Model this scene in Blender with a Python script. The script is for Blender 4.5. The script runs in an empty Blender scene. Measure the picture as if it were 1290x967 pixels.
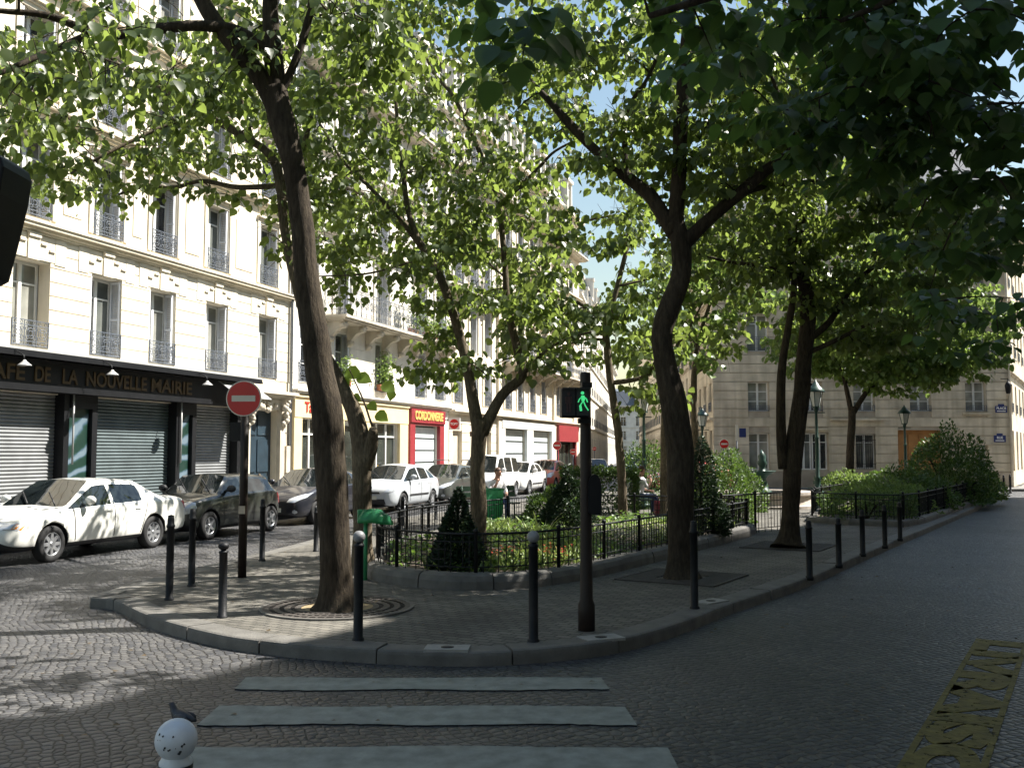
EXPOSURE = 1.56
import bpy, bmesh, math, random
import numpy as np
from mathutils import Vector, Matrix, noise
from mathutils.bvhtree import BVHTree
R = math.radians
SC = bpy.context.scene
COL = SC.collection
# ------------------------------------------------------------------ camera geometry (used to turn survey points into places)
F, CX, CY, EYE = 1244.0, 645.0, 483.5, 1.9
PITCH = math.atan(85.5 / F)
cp, sp = math.cos(PITCH), math.sin(PITCH)
def ray(x, y):
    a, b = (x - CX) / F, (CY - y) / F
    return Vector((a, cp - b * sp, sp + b * cp))
def gp(x, y, z=0.0):
    r = ray(x, y); t = (z - EYE) / r.z
    return Vector((r.x * t, r.y * t, z))
def pt(x, y, Y):
    r = ray(x, y); t = Y / r.y
    return Vector((r.x * t, Y, EYE + r.z * t))
# street axes
A1 = R(17.7); U = Vector((math.sin(A1), math.cos(A1), 0)); N = Vector((-math.cos(A1), math.sin(A1), 0))
A2 = R(31.0); V2 = Vector((math.sin(A2), math.cos(A2), 0)); M2 = Vector((math.cos(A2), -math.sin(A2), 0))
# ------------------------------------------------------------------ objects
PM = {}
def tag(o, label=None, cat=None, group=None, kind=None):
    if label: o['label'] = label
    if cat: o['category'] = cat
    if group: o['group'] = group
    if kind: o['kind'] = kind
    return o
def thing(name, label, cat, loc=(0, 0, 0), rz=0.0, group=None):
    o = bpy.data.objects.new(name, None); COL.objects.link(o)
    o.empty_display_size = .2
    o.location = loc; o.rotation_euler = (0, 0, rz)
    PM[o.name] = Matrix.Translation(Vector(loc)) @ Matrix.Rotation(rz, 4, 'Z')
    return tag(o, label, cat, group)
def link(name, me, parent=None, loc=None):
    o = bpy.data.objects.new(name, me); COL.objects.link(o)
    if parent is not None:
        o.parent = parent; PM[o.name] = PM.get(parent.name, Matrix())
    else: PM[o.name] = Matrix()
    if loc is not None: o.location = loc
    return o
def copy_tree(o, parent=None, loc=None, rz=None):
    c = o.copy(); COL.objects.link(c)
    if parent is not None: c.parent = parent
    if loc is not None: c.location = loc
    if rz is not None: c.rotation_euler = (0, 0, rz)
    for ch in [x for x in KIDS(o)]: copy_tree(ch, c)
    return c
def KIDS(o): return list(o.children)
class MB:
    def __init__(s): s.v = []; s.f = []; s.m = []; s.sm = []
    def add(s, vs, fs, m=0, smooth=False):
        b = len(s.v); s.v.extend(tuple(v) for v in vs)
        for f in fs: s.f.append(tuple(b + i for i in f)); s.m.append(m); s.sm.append(smooth)
    def quad(s, a, b, c, d, m=0): s.add([a, b, c, d], [(0, 1, 2, 3)], m)
    def hexa(s, p, m=0):
        s.add(p, [(0, 3, 2, 1), (4, 5, 6, 7), (0, 1, 5, 4), (1, 2, 6, 5), (2, 3, 7, 6), (3, 0, 4, 7)], m)
    def box(s, c, size, m=0, rz=0.0, ax=None):
        c = Vector(c); hx, hy, hz = size[0] / 2, size[1] / 2, size[2] / 2
        if ax is None:
            X = Vector((math.cos(rz), math.sin(rz), 0)); Yv = Vector((-math.sin(rz), math.cos(rz), 0)); Z = Vector((0, 0, 1))
        else: X, Yv, Z = ax
        s.hexa([c + X * (i * hx) + Yv * (j * hy) + Z * (k * hz) for k in (-1, 1) for i, j in ((-1, -1), (1, -1), (1, 1), (-1, 1))], m)
    def tube(s, pts, rad, n=8, m=0, caps=True, smooth=True):
        pts = [Vector(p) for p in pts]
        if not hasattr(rad, '__len__'): rad = [rad] * len(pts)
        vs, fs = [], []
        t0 = (pts[1] - pts[0]).normalized()
        a = t0.orthogonal().normalized()
        for i, p in enumerate(pts):
            t = (pts[min(i + 1, len(pts) - 1)] - pts[max(i - 1, 0)])
            t = t.normalized() if t.length > 1e-9 else t0
            a = (a - t * a.dot(t)); a = a.normalized() if a.length > 1e-6 else t.orthogonal().normalized()
            b = t.cross(a)
            for k in range(n):
                an = 2 * math.pi * k / n
                vs.append(p + (a * math.cos(an) + b * math.sin(an)) * rad[i])
        for i in range(len(pts) - 1):
            for k in range(n):
                fs.append((i * n + k, i * n + (k + 1) % n, (i + 1) * n + (k + 1) % n, (i + 1) * n + k))
        if caps:
            fs.append(tuple(range(n - 1, -1, -1))); e = (len(pts) - 1) * n; fs.append(tuple(e + k for k in range(n)))
        s.add(vs, fs, m, smooth)
    def bar(s, a, b, w, h=None, m=0):
        a, b = Vector(a), Vector(b); h = h or w
        d = (b - a); L = d.length; d.normalize()
        up = Vector((0, 0, 1)) if abs(d.z) < .95 else Vector((0, 1, 0))
        x = d.cross(up).normalized(); y = x.cross(d).normalized()
        s.hexa([a + x * (i * w / 2) + y * (j * h / 2) + d * (k * L) for k in (0, 1) for i, j in ((-1, -1), (1, -1), (1, 1), (-1, 1))], m)
    def lathe(s, prof, c=(0, 0, 0), n=16, m=0, smooth=True, axis='Z', cap=True):
        c = Vector(c); vs, fs = [], []
        for r, z in prof:
            for k in range(n):
                an = 2 * math.pi * k / n
                p = (r * math.cos(an), r * math.sin(an), z)
                if axis == 'Y': p = (p[0], p[2], p[1])
                if axis == 'X': p = (p[2], p[0], p[1])
                vs.append(c + Vector(p))
        for i in range(len(prof) - 1):
            for k in range(n): fs.append((i * n + k, i * n + (k + 1) % n, (i + 1) * n + (k + 1) % n, (i + 1) * n + k))
        if cap and prof[0][0] > 1e-6: fs.append(tuple(range(n - 1, -1, -1)))
        if cap and prof[-1][0] > 1e-6: e = (len(prof) - 1) * n; fs.append(tuple(e + k for k in range(n)))
        s.add(vs, fs, m, smooth)
    def ball(s, c, r, n=14, m=0, sc=(1, 1, 1)):
        h = n // 2; vs, fs = [], []
        for i in range(h + 1):
            th = math.pi * i / h
            for k in range(n):
                an = 2 * math.pi * k / n
                vs.append((c[0] + r * sc[0] * math.sin(th) * math.cos(an), c[1] + r * sc[1] * math.sin(th) * math.sin(an), c[2] + r * sc[2] * math.cos(th)))
        for i in range(h):
            for k in range(n): fs.append((i * n + k, (i + 1) * n + k, (i + 1) * n + (k + 1) % n, i * n + (k + 1) % n))
        s.add(vs, fs, m, True)
    def prism(s, poly, z0, z1, m=0):
        n = len(poly)
        vs = [(p[0], p[1], z0) for p in poly] + [(p[0], p[1], z1) for p in poly]
        s.add(vs, [tuple(range(n - 1, -1, -1)), tuple(range(n, 2 * n))] + [(i, (i + 1) % n, n + (i + 1) % n, n + i) for i in range(n)], m)
    def mesh(s, name, mats, M=None, bevel=0.0):
        me = bpy.data.meshes.new(name)
        v = s.v if M is None else [tuple(M @ Vector(p)) for p in s.v]
        me.from_pydata(v, [], s.f)
        for k in (mats if isinstance(mats, (list, tuple)) else [mats]): me.materials.append(k)
        me.polygons.foreach_set('material_index', s.m)
        me.polygons.foreach_set('use_smooth', s.sm)
        me.update()
        bm = bmesh.new(); bm.from_mesh(me)
        bmesh.ops.remove_doubles(bm, verts=bm.verts, dist=1e-5)
        bmesh.ops.recalc_face_normals(bm, faces=bm.faces)
        if bevel:
            bmesh.ops.bevel(bm, geom=[e for e in bm.edges if len(e.link_faces) == 2 and e.calc_face_angle(0) > .6], offset=bevel, segments=2, affect='EDGES', profile=.6)
        bm.to_mesh(me); bm.free()
        return me
    def build(s, name, mats, parent=None, world=True, bevel=0.0):
        M = PM[parent.name].inverted() if (parent is not None and world) else None
        return link(name, s.mesh(name, mats, M, bevel), parent)
# ------------------------------------------------------------------ materials
def newmat(name):
    m = bpy.data.materials.new(name); m.use_nodes = True
    nt = m.node_tree; b = nt.nodes['Principled BSDF']
    return m, nt, b
def N_(nt, t, **k):
    n = nt.nodes.new(t)
    for a, v in k.items():
        if a.startswith('i_'): n.inputs[a[2:].replace('_', ' ')].default_value = v
        else: setattr(n, a, v)
    return n
def ramp(nt, stops, src):
    r = nt.nodes.new('ShaderNodeValToRGB'); e = r.color_ramp.elements
    while len(e) < len(stops): e.new(.5)
    for i, (p, c) in enumerate(stops): e[i].position = p; e[i].color = (c[0], c[1], c[2], 1)
    nt.links.new(src, r.inputs[0]); return r
def mat(name, col, rough=.6, var=.15, scale=6.0, bump=0.0, metal=0.0, spec=.5, detail=6, coord='Object', bscale=None, coat=0.0):
    m, nt, b = newmat(name); L = nt.links.new
    tc = N_(nt, 'ShaderNodeTexCoord')
    no = N_(nt, 'ShaderNodeTexNoise'); no.inputs['Scale'].default_value = scale; no.inputs['Detail'].default_value = detail
    L(tc.outputs[coord], no.inputs['Vector'])
    c = Vector(col[:3])
    r = ramp(nt, [(.3, c * (1 - var)), (.7, c * (1 + var))], no.outputs['Fac'])
    L(r.outputs[0], b.inputs['Base Color'])
    b.inputs['Roughness'].default_value = rough; b.inputs['Metallic'].default_value = metal
    b.inputs['Specular IOR Level'].default_value = spec
    b.inputs['Coat Weight'].default_value = coat
    if bump:
        n2 = N_(nt, 'ShaderNodeTexNoise'); n2.inputs['Scale'].default_value = bscale or scale * 6; n2.inputs['Detail'].default_value = 8
        L(tc.outputs[coord], n2.inputs['Vector'])
        bp = N_(nt, 'ShaderNodeBump'); bp.inputs['Strength'].default_value = bump; bp.inputs['Distance'].default_value = .02
        L(n2.outputs['Fac'], bp.inputs['Height']); L(bp.outputs[0], b.inputs['Normal'])
    return m
def cobble_mat(name, scale, rnd, lo, hi, joint, rough, bumpd, squash=1.0, dirt=.5):
    m, nt, b = newmat(name); L = nt.links.new
    tc = N_(nt, 'ShaderNodeTexCoord'); mp = N_(nt, 'ShaderNodeMapping'); L(tc.outputs['Object'], mp.inputs[0])
    mp.inputs['Rotation'].default_value = (0, 0, -A2 + .1); mp.inputs['Scale'].default_value = (1, squash, 1)
    wn = N_(nt, 'ShaderNodeTexNoise'); wn.inputs['Scale'].default_value = .5; wn.inputs['Detail'].default_value = 2; L(mp.outputs[0], wn.inputs['Vector'])
    va = N_(nt, 'ShaderNodeVectorMath', operation='MULTIPLY_ADD'); L(wn.outputs['Color'], va.inputs[0]); va.inputs[1].default_value = (.7, .7, 0); L(mp.outputs[0], va.inputs[2])
    vs = []
    for ft in ('DISTANCE_TO_EDGE', 'F1'):
        v = N_(nt, 'ShaderNodeTexVoronoi', feature=ft); v.voronoi_dimensions = '2D'
        v.inputs['Scale'].default_value = scale; v.inputs['Randomness'].default_value = rnd; L(va.outputs[0], v.inputs['Vector']); vs.append(v)
    sep = N_(nt, 'ShaderNodeSeparateColor'); L(vs[1].outputs['Color'], sep.inputs[0])
    cr = ramp(nt, [(0, lo), (1, hi)], sep.outputs[0])
    n3 = N_(nt, 'ShaderNodeTexNoise'); n3.inputs['Scale'].default_value = .35; n3.inputs['Detail'].default_value = 5; L(tc.outputs['Object'], n3.inputs['Vector'])
    dr = ramp(nt, [(.3, (1 - dirt,) * 3), (.7, (1, 1, 1))], n3.outputs['Fac'])
    mx = N_(nt, 'ShaderNodeMix', data_type='RGBA', blend_type='MULTIPLY'); mx.inputs[0].default_value = 1; L(cr.outputs[0], mx.inputs[6]); L(dr.outputs[0], mx.inputs[7])
    n4 = N_(nt, 'ShaderNodeTexNoise'); n4.inputs['Scale'].default_value = 60; n4.inputs['Detail'].default_value = 4; L(tc.outputs['Object'], n4.inputs['Vector'])
    er = ramp(nt, [(.02, (0, 0, 0)), (.16, (1, 1, 1))], vs[0].outputs['Distance'])
    m2 = N_(nt, 'ShaderNodeMix', data_type='RGBA'); L(er.outputs[0], m2.inputs[0]); m2.inputs[6].default_value = (*joint, 1); L(mx.outputs[2], m2.inputs[7])
    m3 = N_(nt, 'ShaderNodeMix', data_type='RGBA', blend_type='OVERLAY'); m3.inputs[0].default_value = .5; L(m2.outputs[2], m3.inputs[6]); L(n4.outputs['Fac'], m3.inputs[7])
    L(m3.outputs[2], b.inputs['Base Color'])
    hr = ramp(nt, [(.0, (0, 0, 0)), (.12, (.65,) * 3), (.4, (1, 1, 1))], vs[0].outputs['Distance'])
    ad = N_(nt, 'ShaderNodeMath', operation='MULTIPLY_ADD'); L(sep.outputs[1], ad.inputs[0]); ad.inputs[1].default_value = .5; L(hr.outputs[0], ad.inputs[2])
    ad2 = N_(nt, 'ShaderNodeMath', operation='MULTIPLY_ADD'); L(n4.outputs['Fac'], ad2.inputs[0]); ad2.inputs[1].default_value = .25; L(ad.outputs[0], ad2.inputs[2])
    bp = N_(nt, 'ShaderNodeBump'); bp.inputs['Strength'].default_value = 1; bp.inputs['Distance'].default_value = bumpd
    L(ad2.outputs[0], bp.inputs['Height']); L(bp.outputs[0], b.inputs['Normal'])
    b.inputs['Roughness'].default_value = rough
    return m
def brick_mat(name, c1, c2, joint, bw, bh, mortar, rough=.8, rot=0.0, bumpd=.008, distort=.02, dirt=.35, coord='Object', offset=.5):
    m, nt, b = newmat(name); L = nt.links.new
    tc = N_(nt, 'ShaderNodeTexCoord'); mp = N_(nt, 'ShaderNodeMapping'); L(tc.outputs[coord], mp.inputs[0]); mp.inputs['Rotation'].default_value = (0, 0, rot)
    wn = N_(nt, 'ShaderNodeTexNoise'); wn.inputs['Scale'].default_value = 3; L(mp.outputs[0], wn.inputs['Vector'])
    va = N_(nt, 'ShaderNodeVectorMath', operation='MULTIPLY_ADD'); L(wn.outputs['Color'], va.inputs[0]); va.inputs[1].default_value = (distort, distort, 0); L(mp.outputs[0], va.inputs[2])
    br = N_(nt, 'ShaderNodeTexBrick'); L(va.outputs[0], br.inputs['Vector']); br.offset = offset
    br.inputs['Color1'].default_value = (*c1, 1); br.inputs['Color2'].default_value = (*c2, 1); br.inputs['Mortar'].default_value = (*joint, 1)
    br.inputs['Scale'].default_value = 1; br.inputs['Brick Width'].default_value = bw; br.inputs['Row Height'].default_value = bh; br.inputs['Mortar Size'].default_value = mortar
    br.inputs['Mortar Smooth'].default_value = .4
    n3 = N_(nt, 'ShaderNodeTexNoise'); n3.inputs['Scale'].default_value = .8; n3.inputs['Detail'].default_value = 8; L(tc.outputs[coord], n3.inputs['Vector'])
    dr = ramp(nt, [(.3, (1 - dirt,) * 3), (.7, (1, 1, 1))], n3.outputs['Fac'])
    mx = N_(nt, 'ShaderNodeMix', data_type='RGBA', blend_type='MULTIPLY'); mx.inputs[0].default_value = 1; L(br.outputs['Color'], mx.inputs[6]); L(dr.outputs[0], mx.inputs[7])
    L(mx.outputs[2], b.inputs['Base Color']); b.inputs['Roughness'].default_value = rough
    n4 = N_(nt, 'ShaderNodeTexNoise'); n4.inputs['Scale'].default_value = 40; n4.inputs['Detail'].default_value = 4; L(tc.outputs[coord], n4.inputs['Vector'])
    inv = N_(nt, 'ShaderNodeMath', operation='MULTIPLY_ADD'); L(n4.outputs['Fac'], inv.inputs[0]); inv.inputs[1].default_value = .4; 
    sb = N_(nt, 'ShaderNodeMath', operation='SUBTRACT'); sb.inputs[0].default_value = 1; L(br.outputs['Fac'], sb.inputs[1]); L(sb.outputs[0], inv.inputs[2])
    bp = N_(nt, 'ShaderNodeBump'); bp.inputs['Strength'].default_value = 1; bp.inputs['Distance'].default_value = bumpd; L(inv.outputs[0], bp.inputs['Height']); L(bp.outputs[0], b.inputs['Normal'])
    return m
def leaf_mat(name, c, trans, tw=.42, rough=.45, var=.35):
    m, nt, b = newmat(name); L = nt.links.new
    tc = N_(nt, 'ShaderNodeTexCoord'); no = N_(nt, 'ShaderNodeTexNoise'); no.inputs['Scale'].default_value = 1.3; no.inputs['Detail'].default_value = 5; L(tc.outputs['Object'], no.inputs['Vector'])
    n2 = N_(nt, 'ShaderNodeTexWhiteNoise'); gi = N_(nt, 'ShaderNodeNewGeometry'); L(gi.outputs['Random Per Island'], n2.inputs['Vector'])
    ad = N_(nt, 'ShaderNodeMath', operation='ADD'); L(no.outputs['Fac'], ad.inputs[0]); L(gi.outputs['Random Per Island'], ad.inputs[1])
    dv = N_(nt, 'ShaderNodeMath', operation='MULTIPLY'); L(ad.outputs[0], dv.inputs[0]); dv.inputs[1].default_value = .5
    c = Vector(c); t = Vector(trans)
    r1 = ramp(nt, [(.15, c * (1 - var)), (.85, c * (1 + var))], dv.outputs[0])
    r2 = ramp(nt, [(.15, t * (1 - var)), (.85, t * (1 + var))], dv.outputs[0])
    L(r1.outputs[0], b.inputs['Base Color']); b.inputs['Roughness'].default_value = rough; b.inputs['Specular IOR Level'].default_value = .4
    tr = N_(nt, 'ShaderNodeBsdfTranslucent'); L(r2.outputs[0], tr.inputs['Color'])
    mx = N_(nt, 'ShaderNodeMixShader'); mx.inputs[0].default_value = tw; L(b.outputs[0], mx.inputs[1]); L(tr.outputs[0], mx.inputs[2])
    L(mx.outputs[0], nt.nodes['Material Output'].inputs['Surface'])
    return m
def bark_mat(name, lo, hi, sc=1.0):
    m, nt, b = newmat(name); L = nt.links.new
    tc = N_(nt, 'ShaderNodeTexCoord'); mp = N_(nt, 'ShaderNodeMapping'); L(tc.outputs['Object'], mp.inputs[0]); mp.inputs['Scale'].default_value = (11 * sc, 11 * sc, 2.6 * sc)
    no = N_(nt, 'ShaderNodeTexNoise'); no.inputs['Scale'].default_value = 2.2; no.inputs['Detail'].default_value = 9; no.inputs['Roughness'].default_value = .65; L(mp.outputs[0], no.inputs['Vector'])
    r = ramp(nt, [(.32, lo), (.68, hi)], no.outputs['Fac'])
    n2 = N_(nt, 'ShaderNodeTexNoise'); n2.inputs['Scale'].default_value = 1.4; n2.inputs['Detail'].default_value = 4; L(tc.outputs['Object'], n2.inputs['Vector'])
    r2 = ramp(nt, [(.35, (.65, .62, .58)), (.65, (1.1, 1.1, 1.05))], n2.outputs['Fac'])
    mx = N_(nt, 'ShaderNodeMix', data_type='RGBA', blend_type='MULTIPLY'); mx.inputs[0].default_value = 1; L(r.outputs[0], mx.inputs[6]); L(r2.outputs[0], mx.inputs[7])
    L(mx.outputs[2], b.inputs['Base Color']); b.inputs['Roughness'].default_value = .9; b.inputs['Specular IOR Level'].default_value = .2
    bp = N_(nt, 'ShaderNodeBump'); bp.inputs['Strength'].default_value = 1; bp.inputs['Distance'].default_value = .025; L(no.outputs['Fac'], bp.inputs['Height']); L(bp.outputs[0], b.inputs['Normal'])
    return m
def soot(m, amt):
    nt = m.node_tree; b = nt.nodes['Principled BSDF']; src = b.inputs['Base Color'].links[0].from_socket
    tc = N_(nt, 'ShaderNodeTexCoord'); out = src
    for sc, lo, hi in (((1.6, 1.6, .12), .42, .72), ((.35, .35, .35), .35, .6)):
        mp = N_(nt, 'ShaderNodeMapping'); mp.inputs['Scale'].default_value = sc; nt.links.new(tc.outputs['Object'], mp.inputs[0])
        no = N_(nt, 'ShaderNodeTexNoise'); no.inputs['Scale'].default_value = 2.0; no.inputs['Detail'].default_value = 7; nt.links.new(mp.outputs[0], no.inputs['Vector'])
        r = ramp(nt, [(lo, (1, 1, 1)), (hi, (1 - amt, 1 - amt * 1.05, 1 - amt * 1.15))], no.outputs['Fac'])
        mx = N_(nt, 'ShaderNodeMix', data_type='RGBA', blend_type='MULTIPLY'); mx.inputs[0].default_value = 1; nt.links.new(out, mx.inputs[6]); nt.links.new(r.outputs[0], mx.inputs[7]); out = mx.outputs[2]
    nt.links.new(out, b.inputs['Base Color'])
def emis(name, col, s):
    m, nt, b = newmat(name); b.inputs['Base Color'].default_value = (*col, 1); b.inputs['Emission Color'].default_value = (*col, 1); b.inputs['Emission Strength'].default_value = s
    return m
def swirl_mat(name):
    m, nt, b = newmat(name); L = nt.links.new
    tc = N_(nt, 'ShaderNodeTexCoord'); mp = N_(nt, 'ShaderNodeMapping'); L(tc.outputs['Object'], mp.inputs[0]); mp.inputs['Rotation'].default_value = (R(35), R(20), 0)
    w = N_(nt, 'ShaderNodeTexWave'); w.inputs['Scale'].default_value = .8; w.inputs['Distortion'].default_value = 7; w.inputs['Detail'].default_value = 4; w.inputs['Detail Scale'].default_value = .8; w.bands_direction = 'Z'; L(mp.outputs[0], w.inputs['Vector'])
    r = ramp(nt, [(.35, (.008, .03, .022)), (.55, (.014, .045, .034)), (.74, (.05, .09, .125)), (.92, (.13, .18, .22))], w.outputs['Fac']); L(r.outputs[0], b.inputs['Base Color']); b.inputs['Roughness'].default_value = .4
    return m
def worn_mat(name, col, lim):
    m = mat(name, col, .8, .35, 9, .35, bscale=25); nt = m.node_tree; b = nt.nodes['Principled BSDF']
    tc = N_(nt, 'ShaderNodeTexCoord'); no = N_(nt, 'ShaderNodeTexNoise'); no.inputs['Scale'].default_value = 14; no.inputs['Detail'].default_value = 7; nt.links.new(tc.outputs['Object'], no.inputs['Vector'])
    r = ramp(nt, [(lim - .06, (0, 0, 0)), (lim + .03, (1, 1, 1))], no.outputs['Fac']); nt.links.new(r.outputs[0], b.inputs['Alpha']); return m
def glass_mat(name, c=(.02, .025, .03), rough=.05, curtain=None):
    m, nt, b = newmat(name); L = nt.links.new
    tc = N_(nt, 'ShaderNodeTexCoord'); no = N_(nt, 'ShaderNodeTexNoise'); no.inputs['Scale'].default_value = .9; L(tc.outputs['Object'], no.inputs['Vector'])
    c = Vector(c); r = ramp(nt, [(.4, c * .7), (.6, Vector(curtain) if curtain else c * 1.4)], no.outputs['Fac']); L(r.outputs[0], b.inputs['Base Color'])
    b.inputs['Roughness'].default_value = rough; b.inputs['Specular IOR Level'].default_value = .7
    n2 = N_(nt, 'ShaderNodeTexNoise'); n2.inputs['Scale'].default_value = 1.2; L(tc.outputs['Object'], n2.inputs['Vector'])
    bp = N_(nt, 'ShaderNodeBump'); bp.inputs['Strength'].default_value = .12; bp.inputs['Distance'].default_value = .05; L(n2.outputs['Fac'], bp.inputs['Height']); L(bp.outputs[0], b.inputs['Normal'])
    return m
m_road = cobble_mat('granite_setts', 12.5, .5, (.044, .047, .056), (.122, .12, .118), (.022, .02, .019), .5, .014)
m_pave = brick_mat('pavement_setts', (.11, .103, .087), (.185, .172, .145), (.045, .042, .037), .17, .11, .009, .85, .5, .008, .05, .5)
m_walk = mat('pavement_asphalt', (.16, .155, .145), .9, .2, 1.5, .3, bscale=60)
m_kerb = mat('kerb_granite', (.115, .11, .10), .75, .25, 5, .35, bscale=50)
m_kerbl = mat('kerb_pale_stone', (.27, .265, .245), .75, .15, 8, .25, bscale=50)
m_paint = mat('road_paint_white', (.225, .235, .205), .75, .25, 7, .35, bscale=25)
m_yel = worn_mat('road_paint_yellow', (.135, .108, .024), .375)
m_stone = mat('limestone', (.71, .645, .52), .85, .10, 1.2, .12, bscale=20)
m_stone2 = mat('limestone_trim', (.66, .60, .50), .85, .14, 2.0, .15, bscale=20)
m_stone3 = mat('limestone_pale', (.74, .70, .62), .85, .10, 1.0, .12, bscale=20)
m_joint = mat('joint_grime_shade', (.36, .315, .25), .95, .2, 2)  # darker stone in the grooves paints joint dirt and groove shade together
m_stoned = mat('limestone_grey', (.64, .57, .45), .9, .16, 1.1, .2, bscale=16)
for k_, a_ in ((m_stone, .10), (m_stone2, .2), (m_stone3, .12), (m_stoned, .25)): soot(k_, a_)
m_plinth = mat('plinth_stone', (.34, .29, .23), .9, .22, 1.5, .3, bscale=18)
m_zinc = mat('zinc_roof', (.20, .22, .25), .45, .15, 2, .1, metal=.4)
m_slate = mat('slate_roof', (.10, .115, .14), .6, .25, 6, .2)
m_wframe = mat('window_paint', (.70, .70, .68), .5, .06, 4)
m_shut = mat('shutter_paint', (.68, .70, .74), .55, .08, 4)
m_iron = mat('black_iron', (.011, .012, .014), .55, .3, 8, .15, spec=.25)
m_irong = mat('grey_iron', (.10, .115, .14), .5, .2, 8)
m_green = mat('green_cast_iron', (.02, .055, .042), .45, .25, 8, .1)
m_glass = glass_mat('window_glass', (.05, .055, .055), .06, (.22, .22, .19))
m_glasses = [m_glass, glass_mat('window_glass_curtain', (.24, .24, .21), .08, (.36, .36, .32)), glass_mat('window_glass_dark', (.018, .02, .022), .05), glass_mat('window_glass_grey', (.10, .115, .11), .06, (.18, .19, .17))]
m_glassd = glass_mat('shop_glass', (.03, .035, .03), .05)
m_bark = bark_mat('bark', (.022, .017, .013), (.075, .06, .043))
m_barkd = bark_mat('bark_young', (.065, .052, .037), (.20, .165, .12), 1.6)
m_leaf = leaf_mat('tree_leaf', (.056, .080, .034), (.29, .385, .075), .44, .36)
m_leafn = leaf_mat('tree_leaf_broad', (.045, .085, .03), (.17, .30, .05), .32)
m_sprout = leaf_mat('sprout_leaf', (.13, .20, .03), (.42, .6, .08), .5)
m_leafb = leaf_mat('tree_leaf_fresh', (.075, .125, .026), (.26, .37, .085), .42, .4)
m_hedge = leaf_mat('hedge_leaf', (.045, .085, .022), (.16, .27, .04), .25)
m_conif = leaf_mat('conifer_leaf', (.018, .038, .016), (.04, .08, .02), .12)
m_grass = leaf_mat('strap_leaf', (.22, .29, .10), (.32, .42, .1), .3)
m_cover = leaf_mat('cover_leaf', (.07, .12, .03), (.2, .34, .05), .3)
m_flower = leaf_mat('flower_red', (.38, .06, .03), (.5, .1, .05), .3)
m_flowp = leaf_mat('flower_pale', (.55, .50, .42), (.5, .45, .35), .3)
m_dead = leaf_mat('dead_leaf', (.10, .075, .045), (.2, .12, .04), .2)
m_soil = mat('soil', (.06, .045, .032), .95, .3, 5, .6, bscale=30)
m_grate = mat('cast_grate_iron', (.05, .043, .038), .7, .25, 8)
m_black = mat('cafe_black_paint', (.008, .0085, .01), .5, .2, 3, spec=.25)
m_gold = mat('gold_lettering', (.085, .052, .02), .6, .2, 8, metal=.2)
m_roller = mat('roller_shutter_metal', (.20, .208, .212), .45, .18, 2, metal=.2)
m_rollerd = mat('roller_shutter_green', (.085, .11, .115), .45, .2, 2, metal=.2)
m_swirl = swirl_mat('painted_swirl')
m_red = mat('red_shop_paint', (.26, .028, .035), .45, .12, 3)
m_yshop = mat('yellow_shop_paint', (.70, .58, .34), .6, .06, 3)
m_yletter = mat('yellow_lettering', (.62, .42, .12), .5, .05, 3)
m_redl = mat('red_lettering', (.60, .03, .02), .5, .05, 3)
m_white = mat('white_paint', (.74, .74, .71), .5, .06, 3)
m_panelw = mat('pale_shop_panel', (.56, .62, .62), .35, .08, 3)
m_bluedoor = mat('blue_door_paint', (.018, .035, .05), .45, .2, 3)
m_signred = mat('road_sign_red', (.50, .012, .012), .4, .08, 5)
m_signwhite = mat('road_sign_white', (.60, .57, .50), .45, .08, 5)
m_signback = mat('sign_back_grey', (.10, .105, .11), .5, .15, 5)
m_blue = mat('street_plate_blue', (.015, .03, .14), .4, .1, 5)
m_greenp = mat('green_plastic', (.04, .26, .11), .35, .12, 5)
m_bag = leaf_mat('green_bin_bag', (.06, .30, .14), (.1, .42, .2), .45, .25, .15)
m_wood = mat('orange_wood_door', (.34, .16, .05), .5, .2, 3, .1)
m_brown = mat('sign_post_brown', (.022, .015, .012), .55, .25, 5, spec=.3)
m_lampglass = mat('lamp_glass', (.55, .56, .52), .2, .08, 5)
m_lamph = mat('lamp_metal_pale', (.42, .42, .41), .35, .1, 5)
m_awn = mat('awning_grey', (.12, .12, .125), .6, .15, 3)
m_skin = mat('skin', (.42, .23, .16), .55, .06, 5)
m_shirt = mat('white_shirt', (.78, .78, .80), .8, .08, 8)
m_jeans = mat('blue_denim', (.03, .06, .16), .8, .2, 12)
m_hair = mat('brown_hair', (.07, .03, .015), .6, .2, 20)
m_bagred = mat('crimson_bag', (.22, .012, .03), .6, .2, 8)
m_bird = mat('pigeon_grey', (.03, .03, .036), .5, .4, 20)
m_ballg = mat('grey_ball_paint', (.22, .225, .23), .5, .2, 12)
m_ballw = mat('worn_white_paint', (.62, .66, .70), .45, .12, 14, .1)
m_chip = mat('chipped_paint_dark', (.03, .03, .035), .6, .2, 14)
m_stick = mat('sticker_beige', (.5, .42, .32), .6, .1, 9)
m_terra = mat('terracotta', (.35, .14, .07), .8, .15, 6)
m_bench = mat('bench_wood_green', (.035, .075, .045), .5, .2, 5)
m_fount = mat('fountain_stone', (.42, .37, .32), .8, .15, 3, .2)
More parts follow.
